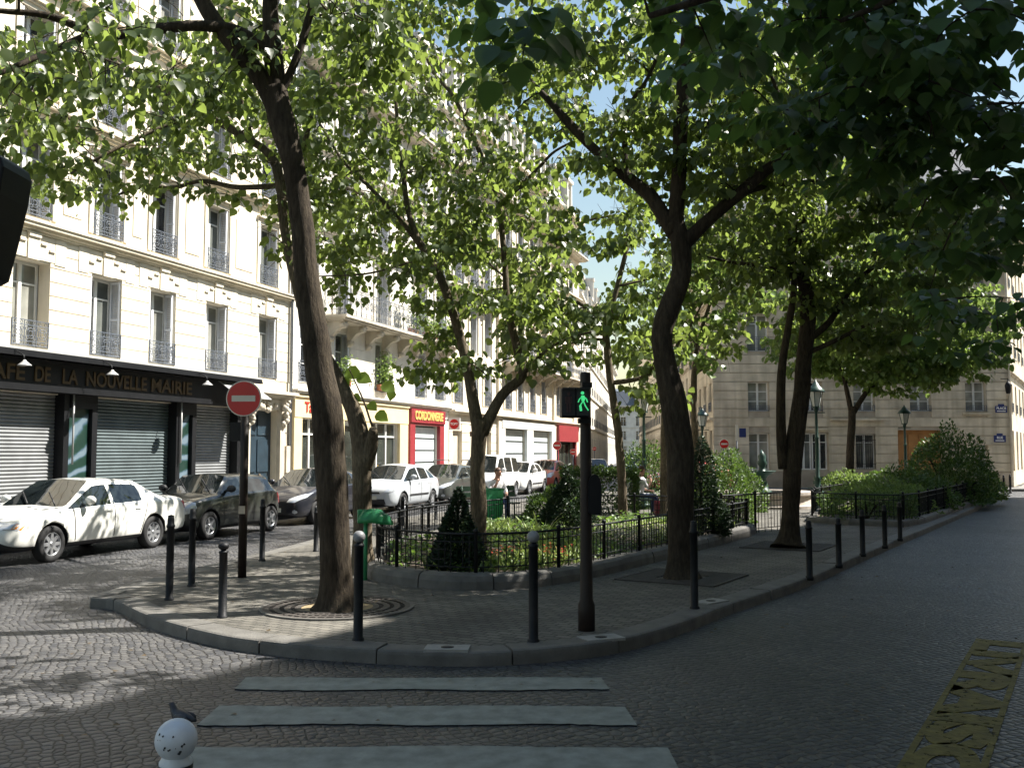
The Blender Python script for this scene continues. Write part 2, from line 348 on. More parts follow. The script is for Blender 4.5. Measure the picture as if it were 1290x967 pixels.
# ------------------------------------------------------------------ camera, light, sky
cam = bpy.data.objects.new('camera', bpy.data.cameras.new('camera')); COL.objects.link(cam)
cam.location = (0, 0, EYE); cam.rotation_euler = (math.pi / 2 + PITCH, 0, 0)
cam.data.sensor_width = 36; cam.data.lens = 36 * F / 1290; cam.data.clip_end = 2000; cam.data.clip_start = .05
SC.camera = cam
SUN_EL = R(52); SUN_DIR = Vector((.97, .24, 0)).normalized()
sv = SUN_DIR * math.cos(SUN_EL) + Vector((0, 0, math.sin(SUN_EL)))
sl = bpy.data.lights.new('sun', 'SUN'); so = bpy.data.objects.new('sun', sl); COL.objects.link(so)
sl.energy = 5.0; sl.angle = R(.53); sl.color = (1, .95, .87)
so.rotation_euler = sv.to_track_quat('Z', 'Y').to_euler(); so.location = (30, 10, 40)
W = bpy.data.worlds.new('World'); SC.world = W; W.use_nodes = True
wn = W.node_tree; sk = wn.nodes.new('ShaderNodeTexSky'); sk.sky_type = 'NISHITA'; sk.sun_disc = False
sk.sun_elevation = SUN_EL; sk.sun_rotation = math.atan2(SUN_DIR.x, SUN_DIR.y); sk.air_density = 1.7; sk.dust_density = .4; sk.ozone_density = 1.0
bg = wn.nodes['Background']; bg.inputs['Strength'].default_value = .05; wn.links.new(sk.outputs[0], bg.inputs['Color'])
SC.view_settings.view_transform = 'Standard'; SC.view_settings.look = 'None'; SC.view_settings.gamma = 1; SC.view_settings.exposure = EXPOSURE
SC.view_settings.use_curve_mapping = False
SC.cycles.use_denoising = True; SC.cycles.max_bounces = 8; SC.cycles.transparent_max_bounces = 4; SC.cycles.diffuse_bounces = 4
SC.cycles.use_adaptive_sampling = True; SC.cycles.adaptive_threshold = .02; SC.cycles.sample_clamp_indirect = 6
# ------------------------------------------------------------------ ground
def smooth_poly(pts, sub=4, closed=True):
    out = []; n = len(pts); P = [Vector((p[0], p[1], 0)) for p in pts]
    rng = range(n) if closed else range(n - 1)
    for i in rng:
        if closed: a, b, c, d = P[i - 1], P[i], P[(i + 1) % n], P[(i + 2) % n]
        else: a, b, c, d = P[max(i - 1, 0)], P[i], P[i + 1], P[min(i + 2, n - 1)]
        for k in range(sub):
            t = k / sub
            out.append(.5 * ((2 * b) + (c - a) * t + (2 * a - 5 * b + 4 * c - d) * t * t + (3 * b - a - 3 * c + d) * t ** 3))
    if not closed: out.append(P[-1])
    return out
def area(p): return .5 * sum(p[i].x * p[(i + 1) % len(p)].y - p[(i + 1) % len(p)].x * p[i].y for i in range(len(p)))
def inset(p, d):
    n = len(p); out = []
    for i in range(n):
        a = (p[i] - p[i - 1]).normalized(); b = (p[(i + 1) % n] - p[i]).normalized()
        na, nb = Vector((-a.y, a.x, 0)), Vector((-b.y, b.x, 0))
        m = (na + nb); m = m / max(m.length, 1e-6); k = max(m.dot(na), .5)
        out.append(p[i] + m * (d / k))
    return out
def resample(p, step, closed=True):
    P = list(p) + ([p[0]] if closed else []); out = []; 
    for i in range(len(P) - 1):
        L = (P[i + 1] - P[i]).length; k = max(1, int(L / step + .5))
        for j in range(k): out.append(P[i].lerp(P[i + 1], j / k))
    if not closed: out.append(P[-1])
    return out
def sheet(name, poly, z, m):
    bm = bmesh.new(); f = bm.faces.new([bm.verts.new((p[0], p[1], z)) for p in poly])
    bmesh.ops.triangulate(bm, faces=[f]); bmesh.ops.recalc_face_normals(bm, faces=bm.faces)
    if bm.faces and sum(f.normal.z for f in bm.faces) < 0: bmesh.ops.reverse_faces(bm, faces=bm.faces)
    me = bpy.data.meshes.new(name); bm.to_mesh(me); bm.free(); me.materials.append(m)
    return tag(link(name, me), kind='structure')
def kerb_ring(name, poly, w, z0, z1, m, stone=1.0, gap=.008, rnd=.035, seed=1, wob=.006):
    """separate granite stones laid end to end along a closed outline"""
    rr = random.Random(seed); inn = inset(poly, w); n = len(poly); mb = MB(); acc = 0; seg = []
    i = 0
    while i < n:
        j = i; L = 0
        while j < i + 12 and L < stone: L += (poly[(j + 1) % n] - poly[j % n]).length; j += 1
        j = min(j, n); dz = rr.uniform(-wob, wob); do = rr.uniform(-wob, wob)
        rows = []
        for k in range(i, j + 1):
            o, q = poly[k % n], inn[k % n]; d = (q - o).normalized()
            if k == i: s_ = (poly[(k + 1) % n] - o).normalized() * gap
            elif k == j: s_ = (poly[(k - 1) % n] - o).normalized() * gap
            else: s_ = Vector((0, 0, 0))
            o = o + d * do + s_; q = q + s_; prof = [(0, z0), (.004, z1 - rnd), (rnd * .3, z1 - rnd * .3), (rnd, z1), (w - .005, z1), (w, z1 - .08)]
            rows.append([o + d * a + Vector((0, 0, zz + dz)) for a, zz in prof])
        vs = [p for r in rows for p in r]; K = len(rows[0]); fs = []
        for a in range(len(rows) - 1):
            for k in range(K - 1): fs.append((a * K + k, (a + 1) * K + k, (a + 1) * K + k + 1, a * K + k + 1))
        fs.append(tuple(range(K))); fs.append(tuple((len(rows) - 1) * K + k for k in range(K - 1, -1, -1)))
        mb.add(vs, fs, 0); i = j
    return mb.build(name, m)
S_ = 160
sheet('ground_road', [(-S_, -S_), (S_, -S_), (S_, 420), (-S_, 420)], 0, m_road)['kind'] = 'structure'
isl_px = [(142, 768), (165, 779), (190, 791), (235, 805), (285, 817), (340, 825), (400, 831), (500, 837), (600, 839), (690, 834), (780, 822), (860, 798), (925, 772), (1020, 738), (1102, 700), (1193, 660), (1240, 638)]
ISL = [gp(x, y, .0) for x, y in isl_px] + [Vector(p) for p in ((19.3, 40, 0), (20.2, 42.2, 0), (19.2, 43.6, 0), (12, 44.6, 0), (5.5, 45, 0), (3.4, 44, 0), (.8, 38, 0), (-1.6, 31, 0), (-3.3, 25.6, 0), (-4.3, 18.5, 0), (-4.75, 16, 0), (-5.15, 13.6, 0), (-5.2, 12.3, 0))]
ISL = smooth_poly(ISL, 4)
if area(ISL) < 0: ISL.reverse()
PZ = .13
tag(kerb_ring('island_kerb', ISL, .30, -.02, PZ, m_kerb, 1.1), kind='structure')
sheet('island_pavement', inset(ISL, .29), PZ - .004, m_pave)
def strip(name, poly, seed):
    poly = [Vector((p[0], p[1], 0)) for p in poly]
    if area(poly) < 0: poly.reverse()
    poly = resample(poly, 1.2)
    tag(kerb_ring(name + '_kerb', poly, .28, -.02, PZ, m_kerb, 1.1, seed=seed), kind='structure')
    sheet(name + '_pavement', inset(poly, .27), PZ - .004, m_walk)
def L_(s, n, z=0): return U * s + N * n + Vector((0, 0, z))
def R_(v, m, z=0): return V2 * v + M2 * m + Vector((0, 0, z))
strip('cafe_side', [L_(-20, 14.75), L_(71.8, 14.75), L_(71.8, 17.6), L_(-20, 17.6)], 3)
strip('near_corner', [(-14, -8), (-14, 4.2), (-2, 4.45), (3.0, 4.5), (3.9, 5.0)] + [R_(9, 1.5), R_(56, 1.5), R_(56, 4.15), R_(-8, 4.15)], 4)
strip('far_side', [(9.2, 120), (9.0, 50), (9.3, 48.1), (10, 47.7), (25.2, 47.7), (26.6, 48.8), Vector((26.8, 50, 0)) + V2 * 40, Vector((25.2, 50.2, 0)) + V2 * 40, (25.2, 50.05), (10.2, 50.05), (16.1, 120)], 5)
# crossing stripes: thick thermoplastic with ragged edges
def stripe(x0, x1, y0, y1, sk0, sk1, seed):
    rr = random.Random(seed); n = 46; mb = MB(); top, bot = [], []
    for i in range(n + 1):
        t = i / n
        top.append(((x0 + sk0) * (1 - t) + (x1 + sk1) * t, y1 + .018 * math.sin(t * 9 + seed) + rr.uniform(-.008, .008)))
        bot.append((x0 * (1 - t) + x1 * t, y0 + .022 * math.sin(t * 13 + seed * 2) + rr.uniform(-.01, .01)))
    for z in (.010,):
        for i in range(n):
            a, b, c, d = bot[i], bot[i + 1], top[i + 1], top[i]
            mb.quad((*a, z), (*b, z), (*c, z), (*d, z)); mb.quad((*a, -.01), (*b, -.01), (*b, z), (*a, z), 1)
        mb.quad((*bot[0], -.01), (*bot[0], z), (*top[0], z), (*top[0], -.01)); mb.quad((*bot[-1], -.01), (*bot[-1], z), (*top[-1], z), (*top[-1], -.01))
    tag(mb.build('crossing_stripe_marking', [m_paint, m_iron]), kind='structure')
stripe(-2.22, .78, 8.03, 8.45, -.02, -.03, 1)
stripe(-2.19, .87, 7.02, 7.52, .0, -.03, 2)
stripe(-2.12, 1.0, 6.02, 6.5, .0, .0, 3)
stripe(-2.1, 1.05, 5.0, 5.48, .0, .0, 4)
# yellow kerbside lettering on the right road
def text_mesh(name, body, size, m, extrude=.002, align='CENTER', sx=1.0, bold=0.0):
    cu = bpy.data.curves.new(name, 'FONT'); cu.body = body; cu.size = size; cu.extrude = extrude; cu.align_x = align; cu.align_y = 'CENTER'; cu.offset = bold
    o = bpy.data.objects.new(name, cu); COL.objects.link(o)
    bpy.context.view_layer.update()
    me = bpy.data.meshes.new_from_object(o.evaluated_get(bpy.context.evaluated_depsgraph_get()))
    bpy.data.objects.remove(o); bpy.data.curves.remove(cu)
    me.name = name; me.materials.clear(); me.materials.append(m)
    if sx != 1.0:
        for v in me.vertices: v.co.x *= sx
    return me
def set_frame(me, origin, X, Y):
    X = X.normalized(); Y = Y.normalized(); Z = X.cross(Y)
    M = Matrix(((X.x, Y.x, Z.x, origin.x), (X.y, Y.y, Z.y, origin.y), (X.z, Y.z, Z.z, origin.z), (0, 0, 0, 1)))
    me.transform(M); return me
pa, pb = gp(1262, 808), gp(1187, 967)
dv = (pb - pa).normalized(); side = Vector((-dv.y, dv.x, 0))
if side.x < 0: side = -side
LEN = 6.1; mb = MB()
a0 = pa - dv * .05; 
for off in (-.215, .215):
    q = a0 + side * off
    mb.hexa([q + side * (i * .022) + dv * (k * LEN) + Vector((0, 0, z)) for z in (0, .006) for k, i in ((0, -1), (0, 1), (1, 1), (1, -1))])
tag(mb.build('yellow_line_marking', [m_yel]), kind='structure')
me = text_mesh('yellow_letter_marking', 'LIVRAISON', .52, m_yel, .003, 'CENTER', 1.0, .036)
xs = [v.co.x for v in me.vertices]; k = (LEN - .05) / (max(xs) - min(xs)); ys = [v.co.y for v in me.vertices]; ky = .40 / (max(ys) - min(ys)); yc = (max(ys) + min(ys)) / 2
for v in me.vertices: v.co.x *= k; v.co.y = (v.co.y - yc) * ky
set_frame(me, a0 + dv * (LEN / 2) + Vector((0, 0, .004)), dv, side)
tag(link('yellow_letter_marking', me), kind='structure')
# ------------------------------------------------------------------ bed of the little square
BED = [(-2.16, 14.8), (-1.95, 13.9), (-1.4, 13.26), (-.67, 12.85), (.19, 13.05), (.85, 13.7), (1.45, 14.6), (2.6, 16.55), (4.0, 19.1), (5.25, 21.5), (5.3, 22.8), (4.3, 23.9), (2.6, 24.6), (.8, 24.3), (-.7, 22), (-1.9, 19.3), (-2.35, 16.8)]
BED = smooth_poly(BED, 4)
if area(BED) < 0: BED.reverse()
o = kerb_ring('bed_kerb', BED, .26, .1, .33, m_kerb, .85, rnd=.10, seed=7, wob=.01)
tag(o, kind='structure')
sheet('bed_soil_ground', inset(BED, .25), .24, m_soil)
BED2 = [(7.45, 25.2), (8.2, 24.2), (9.25, 23.5), (10.3, 24.8), (14, 30.8), (18.0, 37.2), (17.6, 38.3), (15.5, 39.0), (13.2, 38.4), (10.5, 32), (8.4, 28)]
BED2 = [Vector((*p, 0)) for p in BED2]
if area(BED2) < 0: BED2.reverse()
BED2 = resample(BED2, 1.0)
tag(kerb_ring('hedge_bed_kerb', BED2, .24, .1, .28, m_kerb, 1.0, rnd=.07, seed=8), kind='structure')
sheet('hedge_bed_soil_ground', inset(BED2, .23), .22, m_soil)
# ------------------------------------------------------------------ foliage
LEAF_V = np.array([(0, 0, 0), (-.30, .08, .05), (-.46, .34, .07), (-.33, .66, .02), (0, 1.0, -.14), (.33, .66, .02), (.46, .34, .07), (.30, .08, .05), (0, .45, -.02)], dtype=np.float32)
LEAF_F = [(0, 8, 1), (1, 8, 2), (2, 8, 3), (3, 8, 4), (8, 0, 7), (8, 7, 6), (8, 6, 5), (8, 5, 4)]
LEAF4_V = np.array([(0, 0, 0), (-.4, .45, .06), (0, 1, -.1), (.4, .45, .06)], dtype=np.float32)
LEAF4_F = [(0, 2, 1), (0, 3, 2)]
def leaf_mesh(name, P, D, Nn, S, m, small=False, width=1.0):
    """one mesh of many leaves: P base points, D blade directions, Nn blade normals, S lengths"""
    tv, tf = (LEAF4_V, LEAF4_F) if small else (LEAF_V, LEAF_F)
    tv = tv * np.array([width, 1, 1], dtype=np.float32)
    P = np.asarray(P, dtype=np.float32); D = np.asarray(D, dtype=np.float32); Nn = np.asarray(Nn, dtype=np.float32); S = np.asarray(S, dtype=np.float32)
    D /= np.linalg.norm(D, axis=1, keepdims=True) + 1e-9
    X = np.cross(D, Nn); X /= np.linalg.norm(X, axis=1, keepdims=True) + 1e-9
    Z = np.cross(X, D)
    n, k = len(P), len(tv)
    V = P[:, None, :] + S[:, None, None] * (tv[None, :, 0:1] * X[:, None, :] + tv[None, :, 1:2] * D[:, None, :] + tv[None, :, 2:3] * Z[:, None, :])
    fa = np.asarray(tf, dtype=np.int32)
    idx = (fa[None] + (np.arange(n, dtype=np.int32) * k)[:, None, None]).reshape(-1)
    me = bpy.data.meshes.new(name)
    me.vertices.add(n * k); me.vertices.foreach_set('co', V.reshape(-1))
    nf = n * len(tf)
    me.loops.add(nf * 3); me.loops.foreach_set('vertex_index', idx)
    me.polygons.add(nf); me.polygons.foreach_set('loop_start', np.arange(nf, dtype=np.int32) * 3)
    me.polygons.foreach_set('use_smooth', np.ones(nf, dtype=bool))
    me.materials.append(m); me.update(calc_edges=True)
    return me
def spline(pts, sub):
    n = len(pts); out = []
    for i in range(n - 1):
        a, b, c, d = pts[max(i - 1, 0)], pts[i], pts[i + 1], pts[min(i + 2, n - 1)]
        for k in range(sub):
            t = k / sub
            out.append(.5 * ((2 * b) + (c - a) * t + (2 * a - 5 * b + 4 * c - d) * t * t + (3 * b - a - 3 * c + d) * t ** 3))
    out.append(pts[-1]); return out
def make_tree(label, Y, limbs, crowns, seed, leaf=.17, m_l=None, m_b=None, per=20, flare=True, group='trees of the little square', lowz=None, sprigs=(), small=False, twigr=.015, dens=.60):
    rr = random.Random(seed); rn = np.random.default_rng(seed)
    b0 = limbs[0][0]
    base = gp(b0[0], b0[1], PZ) if len(b0) == 3 else Vector(b0[4])
    T = thing('tree', label, 'tree', (base.x, base.y, base.z - .0), 0, group)
    tr = MB(); nodes = []; nrad = []
    for li, lb in enumerate(limbs):
        pts, rad = [], []; dy = rr.uniform(-.9, .9) if li else 0.0
        for i, q in enumerate(lb):
            off = dy * (i / max(len(lb) - 1, 1)) * (len(lb) > 2)
            if len(q) > 3 and q[3] is not None: off = q[3]
            p = pt(q[0], q[1], base.y + off); pts.append(p); rad.append(q[2] * .42 * (base.y + off) / F)
        if li == 0: pts[0].z = base.z - .03
        sub = 5
        v4 = [Vector((*p, r)).to_4d() if False else Vector((p.x, p.y, p.z, r)) for p, r in zip(pts, rad)]
        sp_ = spline(v4, sub); P3 = [Vector(v[:3]) for v in sp_]; r3 = [max(v[3], .004) for v in sp_]
        for i, p in enumerate(P3):
            if i and i < len(P3) - 1:
                k = r3[i]; p += Vector((noise.noise(p * 2.3 + Vector((seed, 0, 0))), noise.noise(p * 2.3 + Vector((0, seed, 9))), 0)) * k * .12
        n = 14 if r3[0] > .12 else (9 if r3[0] > .04 else 6)
        b = len(tr.v); tr.tube(P3, r3, n, 0, True)
        # knots and ridges
        for i, p in enumerate(P3):
            for k in range(n):
                v = Vector(tr.v[b + i * n + k]); d = v - p
                s_ = 1 + .09 * noise.noise(Vector((v.x * 5, v.y * 5, v.z * 1.6)) + Vector((seed, seed, 0)))
                if li == 0 and flare:
                    h = (p.z - base.z); s_ *= 1 + .42 * math.exp(-max(h, 0) / .13) * (.8 + .4 * math.sin(3 * math.atan2(d.y, d.x) + seed))
                tr.v[b + i * n + k] = tuple(p + d * s_)
        tail = len(P3) if li else len(P3)
        for i in range(0, len(P3), 2):
            if li == 0 and i < len(P3) * .55: continue
            if li and i < len(P3) * .25: continue
            nodes.append(P3[i]); nrad.append(r3[i])
    # crown: twigs grown to points spread through the crown's volume
    targets = []
    for (cx, cy, Yc, rx, ry, rz, n) in crowns:
        c = pt(cx, cy, base.y + Yc)
        for _ in range(int(n * dens)):
            while True:
                q = Vector((rr.uniform(-1, 1), rr.uniform(-1, 1), rr.uniform(-1, 1)))
                if q.length < 1: break
            q = q.normalized() * (q.length ** .7)
            t = c + Vector((q.x * rx, q.y * ry, q.z * rz))
            if lowz and t.z < lowz + rr.uniform(0, .5): continue
            targets.append(t)
    na = np.array([tuple(p) for p in nodes], dtype=np.float64); nr = list(nrad)
    targets.sort(key=lambda t: float(np.min(np.sum((na - np.array(t)) ** 2, axis=1))))
    LP, LD, LN, LS = [], [], [], []
    def leaves_at(p, axis, cnt, spread):
        for _ in range(cnt):
            a = rr.uniform(0, 2 * math.pi); e = rr.gauss(0, .5)
            o = Vector((math.cos(a), math.sin(a), e * .6)) * spread * rr.random() ** .5
            d = Vector((math.cos(a + rr.gauss(0, .5)), math.sin(a + rr.gauss(0, .5)), rr.uniform(-2.6, -.2)))
            b_ = a + rr.gauss(0, .8); nn = Vector((math.cos(b_), math.sin(b_), rr.uniform(.1, .9)))
            LP.append(tuple(p + o)); LD.append(tuple(d)); LN.append(tuple(nn)); LS.append(leaf * .90 * rr.choice((.6, .8, .95, 1.1, 1.35)) * rr.uniform(.85, 1.1))
    for t in targets:
        d2 = np.sum((na - np.array(t)) ** 2, axis=1); j = int(np.argmin(d2)); L = math.sqrt(d2[j])
        a = Vector(na[j])
        if L > 3.5: continue
        r0 = min(nr[j] * .7, twigr + .006 * L)
        mid = a.lerp(t, .5) + Vector((rr.gauss(0, .1), rr.gauss(0, .1), rr.uniform(.02, .18))) * L
        k = 5; path = []
        for i in range(k + 1):
            u = i / k; path.append(a * (1 - u) ** 2 + mid * (2 * u * (1 - u)) + t * u * u)
        tr.tube(path, [r0 * (1 - .75 * i / k) for i in range(k + 1)], 5 if L > .8 else 4, 0, False)
        for _ in range(2):
            q0 = path[rr.randint(1, 4)]; dv_ = Vector((rr.gauss(0, 1), rr.gauss(0, 1), rr.gauss(.1, .6))).normalized() * rr.uniform(.25, .7); tr.tube([q0, q0 + dv_ * .5 + Vector((0, 0, .03)), q0 + dv_], [.008, .006, .003], 3, 0, False)
        newn = np.array([tuple(p) for p in path[2:]]); na = np.vstack([na, newn]); nr += [r0 * .8] * len(newn)
        c = max(5, int(1.75 * per * rr.uniform(.6, 1.7)))
        leaves_at(t, t - a, int(c * .6), .40); leaves_at(path[-2], t - a, c - int(c * .6), .34)
    for (x, y, s) in sprigs:
        p = pt(x, y, base.y); LP.append(tuple(p)); LD.append((rr.uniform(-.6, .6), -.3, -.7)); LN.append((rr.uniform(-.3, .3), -1, .5)); LS.append(s)
    tr.build('trunk', [m_b or m_bark], T)
    for i, _ in enumerate(sprigs): LD[len(LD) - 1 - i] = (rr.uniform(-.5, .9), -.2, rr.uniform(-.8, .1))
    me = leaf_mesh('crown', LP, LD, LN, LS, m_l or m_leaf, small)
    if sprigs:
        me.materials.append(m_sprout); k = len(sprigs) * len(LEAF_F); n_ = len(me.polygons)
        for p in me.polygons[n_ - k:]: p.material_index = 1
    me.transform(PM[T.name].inverted())
    link('crown', me, T)
    return T
TR = {}
make_tree('tall leaning tree with thick dark trunk in the round grate, nearest to the crossing', 11.2, [
    [(425, 768, 56), (424, 735, 49), (422, 680, 47), (418, 600, 49), (411, 520, 47), (399, 440, 42), (388, 360, 37), (380, 280, 34), (370, 210, 35), (356, 155, 41), (345, 110, 36)],
    [(352, 145, 31), (328, 100, 29), (292, 55, 27), (262, 15, 25), (240, -30, 22), (225, -90, 18), (200, -160, 13), (190, -230, 7)],
    [(348, 125, 32), (344, 60, 27), (340, 10, 24), (345, -50, 20), (360, -120, 14), (370, -200, 8)],
    [(345, 68, 19, 0), (300, 40, 18, 0), (250, 33, 17, -.2), (190, 38, 16, -.3), (130, 44, 14, -.5), (60, 20, 11, -.7), (0, 14, 8, -.9), (-60, 5, 5, -1)],
    [(110, 45, 11, -.5), (50, 70, 9, -.9), (0, 92, 8, -1.3), (-60, 110, 4, -1.6)],
    [(352, 120, 13), (375, 70, 12), (390, 20, 12), (400, -40, 9), (420, -110, 5)]],
    [(240, 5, 0, 2.8, 2.2, 1.25, 100), (60, 80, -1.2, 1.5, 1.6, .7, 34), (430, -5, .3, 1.6, 1.7, 1.1, 50), (30, 180, -.6, .9, 1, .4, 13)], 11, leaf=.125, per=20)
make_tree('pale forked tree with a knobbly stump, half hidden behind the thick leaning tree', 15, [
    [(457, 722, 36), (457, 680, 29), (456, 620, 29), (455, 560, 29), (446, 520, 25), (422, 470, 20), (389, 410, 17), (371, 350, 15), (359, 290, 14), (354, 240, 15), (349, 208, 16)],
    [(349, 210, 15), (335, 190, 13), (300, 168, 12), (260, 145, 11), (215, 118, 10), (165, 95, 8), (130, 65, 6), (90, 50, 4)],
    [(351, 234, 9), (300, 236, 8), (255, 228, 7), (220, 236, 6), (180, 236, 5), (150, 245, 3)],
    [(318, 178, 8), (302, 120, 7), (285, 75, 6), (275, 40, 4)],
    [(354, 230, 9), (380, 190, 8), (398, 130, 7), (430, 95, 5), (460, 60, 4)],
    [(250, 142, 7), (205, 160, 6), (165, 178, 5), (130, 196, 5), (90, 218, 3)],
    [(459, 590, 24), (468, 556, 20), (470, 540, 13)], [(470, 540, 4), (458, 505, 3), (447, 480, 2), (440, 465, 2)]],
    [(170, 110, 0, 2.6, 1.8, 1.15, 70), (110, 225, 0, 1.5, 1, .55, 26), (300, 150, 0, 1.8, 1.6, 1.3, 45), (420, 100, 0, 1.6, 1.6, 1.6, 45), (350, 290, .2, .8, .8, .5, 9)], 12, leaf=.13, per=17, m_b=m_barkd,
    sprigs=[(436, 466, .27), (450, 474, .24), (482, 483, .24), (464, 508, .2), (474, 520, .22), (444, 498, .16), (430, 476, .2), (494, 492, .16)])
make_tree('slim tree forking low into a V in the fenced flower bed beside the green bin', 18.2, [
    [(603, 705, 26), (603, 640, 24), (602, 580, 22), (604, 528, 25)],
    [(602, 545, 20), (590, 470, 16), (575, 410, 14), (555, 350, 13), (530, 308, 12, .3), (500, 272, 10, 1.2), (470, 250, 8, 2.6), (445, 240, 6, 4.2), (425, 232, 4, 5.6)],
    [(530, 310, 10), (515, 270, 9), (508, 220, 8), (500, 150, 6), (498, 90, 5), (500, 20, 3)],
    [(520, 295, 7), (470, 240, 6), (430, 200, 5), (400, 150, 3)],
    [(607, 545, 20), (632, 498, 15), (658, 473, 14), (652, 440, 13), (640, 390, 11), (635, 320, 9), (628, 255, 9), (620, 230, 8), (595, 170, 7), (570, 120, 6), (545, 90, 5), (530, 50, 3)],
    [(628, 258, 7), (655, 235, 6), (680, 210, 5), (700, 190, 4), (740, 170, 3)],
    [(658, 472, 7), (690, 440, 5), (720, 425, 4), (745, 418, 3)],
    [(532, 325, 5), (500, 335, 4), (460, 345, 3), (400, 348, 2)]],
    [(470, 120, 0, 2.1, 1.9, 2.0, 88), (600, 70, 0, 2.1, 2.2, 2.0, 80), (560, 330, 0, 2.0, 1.9, 1.2, 72), (430, 235, 5.2, 1.9, 2.0, 1.2, 40), (480, 295, 2.6, 1.7, 1.7, 1.0, 34), (660, 310, 0, 1.4, 1.5, 1.5, 52), (540, -80, 0, 2.2, 2.0, 1.0, 30), (610, 15, -.5, 1.8, 1.6, .7, 38), (560, 455, .2, .9, .9, .5, 22), (700, 440, 0, .6, .7, .45, 14), (430, 290, 0, 1.1, 1.1, .8, 30)], 13, leaf=.125, per=22, m_b=m_barkd)
make_tree('thin straight tree with a low fork beside the sitting person in white', 27, [
    [(785, 660, 15), (783, 600, 13), (778, 540, 12), (768, 470, 11), (762, 405, 11)],
    [(761, 412, 8), (735, 385, 6, 0), (700, 372, 5, -.3), (660, 360, 4, -.8), (625, 340, 3, -1.4), (590, 300, 2, -2)],
    [(763, 412, 9), (778, 360, 8), (790, 310, 7), (793, 275, 6), (800, 250, 4), (815, 220, 3)],
    [(792, 275, 5), (770, 272, 4), (740, 278, 3)], [(762, 428, 5), (735, 428, 4), (700, 440, 3), (660, 460, 2)],
    [(780, 360, 4), (820, 350, 3), (845, 335, 2)], [(771, 482, 8), (800, 478, 7), (818, 470, 5), (830, 440, 3)]],
    [(740, 330, 0, 2.2, 2.2, 1.6, 60), (640, 320, -.5, 1.9, 2.0, 1.3, 26), (600, 230, -1, 2.0, 2.2, 1.3, 26), (560, 300, -2, 1.6, 1.8, 1.1, 16), (800, 420, 0, 1.5, 1.6, 1.0, 50), (690, 420, 0, 1.3, 1.3, .8, 30), (800, 220, 0, 1.8, 2, 1.6, 50), (770, 80, 0, 2.8, 2.6, 2.0, 62), (680, 120, 0, 1.8, 2.0, 1.8, 30), (820, 500, 0, .9, .9, .45, 16)], 14, leaf=.19, per=15, m_b=m_barkd, twigr=.014)
make_tree('crooked dark trunk with a wide fork standing right of the pedestrian signal', 14.1, [
    [(857, 728, 46), (857, 690, 38), (857, 620, 40), (856, 560, 40), (848, 500, 38), (836, 450, 32), (834, 420, 32), (845, 385, 32), (858, 345, 30), (857, 310, 30), (849, 278, 30)],
    [(850, 295, 25), (824, 252, 22), (805, 235, 20), (780, 215, 17), (745, 185, 15), (712, 150, 13), (690, 125, 10), (665, 100, 7), (630, 70, 4)],
    [(850, 290, 26), (855, 220, 22), (858, 150, 22), (863, 80, 20), (868, 10, 18), (870, -60, 14), (875, -140, 7)],
    [(790, 225, 9), (788, 190, 8), (790, 140, 7), (815, 100, 6), (830, 60, 5), (825, 10, 3)],
    [(858, 310, 24), (895, 275, 20), (930, 245, 20), (965, 215, 18), (1000, 188, 15), (1002, 160, 10), (985, 130, 8), (970, 90, 5)],
    [(935, 243, 10), (975, 232, 9), (1010, 228, 8), (1050, 232, 5), (1090, 240, 3)]],
    [(900, 60, 0, 2.4, 1.8, 1.5, 125), (720, 115, .2, 1.5, 1.3, 1.0, 44), (1030, 130, 0, 1.7, 1.8, 1.4, 130), (780, 180, 0, .8, .8, .5, 14), (900, 210, .5, 1.0, 1.2, .8, 40)], 15, leaf=.13, per=20)
make_tree('dark twin stemmed tree with flared foot near the right road kerb', 19, [
    [(993, 690, 42), (995, 668, 29), (997, 620, 27), (1001, 560, 27), (1010, 500, 25), (1012, 450, 23), (1018, 410, 24), (1016, 370, 22), (1006, 330, 18), (998, 290, 16), (996, 240, 13), (1000, 190, 10), (1000, 120, 7), (1010, 60, 4)],
    [(987, 590, 16), (984, 540, 15), (985, 470, 13), (992, 420, 11), (1000, 370, 10), (998, 330, 8)],
    [(1018, 428, 12), (1045, 405, 10), (1075, 360, 8), (1110, 330, 7), (1160, 305, 5), (1210, 290, 3)],
    [(1016, 445, 8), (1050, 430, 7), (1090, 410, 5), (1120, 400, 3)], [(994, 345, 7), (960, 335, 6), (920, 330, 5), (880, 320, 3)],
    [(1004, 325, 7), (1018, 250, 6), (1025, 180, 3)]],
    [(1020, 190, 0, 2.3, 2.2, 2.0, 150), (1130, 300, 0, 2.2, 1.9, 1.3, 120), (930, 310, 0, 1.4, 1.6, 1.1, 70), (1080, 400, .3, 1.3, 1.3, .7, 40)], 16, leaf=.135, per=22, dens=.95)
make_tree('slender tree with a spreading fork rising out of the far end of the hedge', 36, [
    [(1070, 626, 14), (1071, 570, 12), (1074, 512, 11)],
    [(1073, 522, 8), (1062, 470, 6), (1050, 425, 5), (1045, 380, 3)], [(1075, 520, 9), (1095, 490, 7), (1130, 462, 6), (1170, 440, 4), (1230, 400, 3), (1270, 380, 2)]],
    [(1100, 410, 0, 3.6, 2.6, 2.3, 260), (1200, 410, 0, 2.4, 2, 2.0, 130), (1010, 440, 0, 1.6, 1.6, 1.2, 50), (1130, 475, 0, 2.2, 1.8, .7, 46), (1210, 455, 0, 1.6, 1.6, .8, 34), (1040, 380, 0, 1.9, 1.9, 1.7, 60), (1150, 320, 0, 3, 2.4, 1.8, 100)], 17, leaf=.2, per=16, dens=1.0, m_l=m_leafb, twigr=.018)
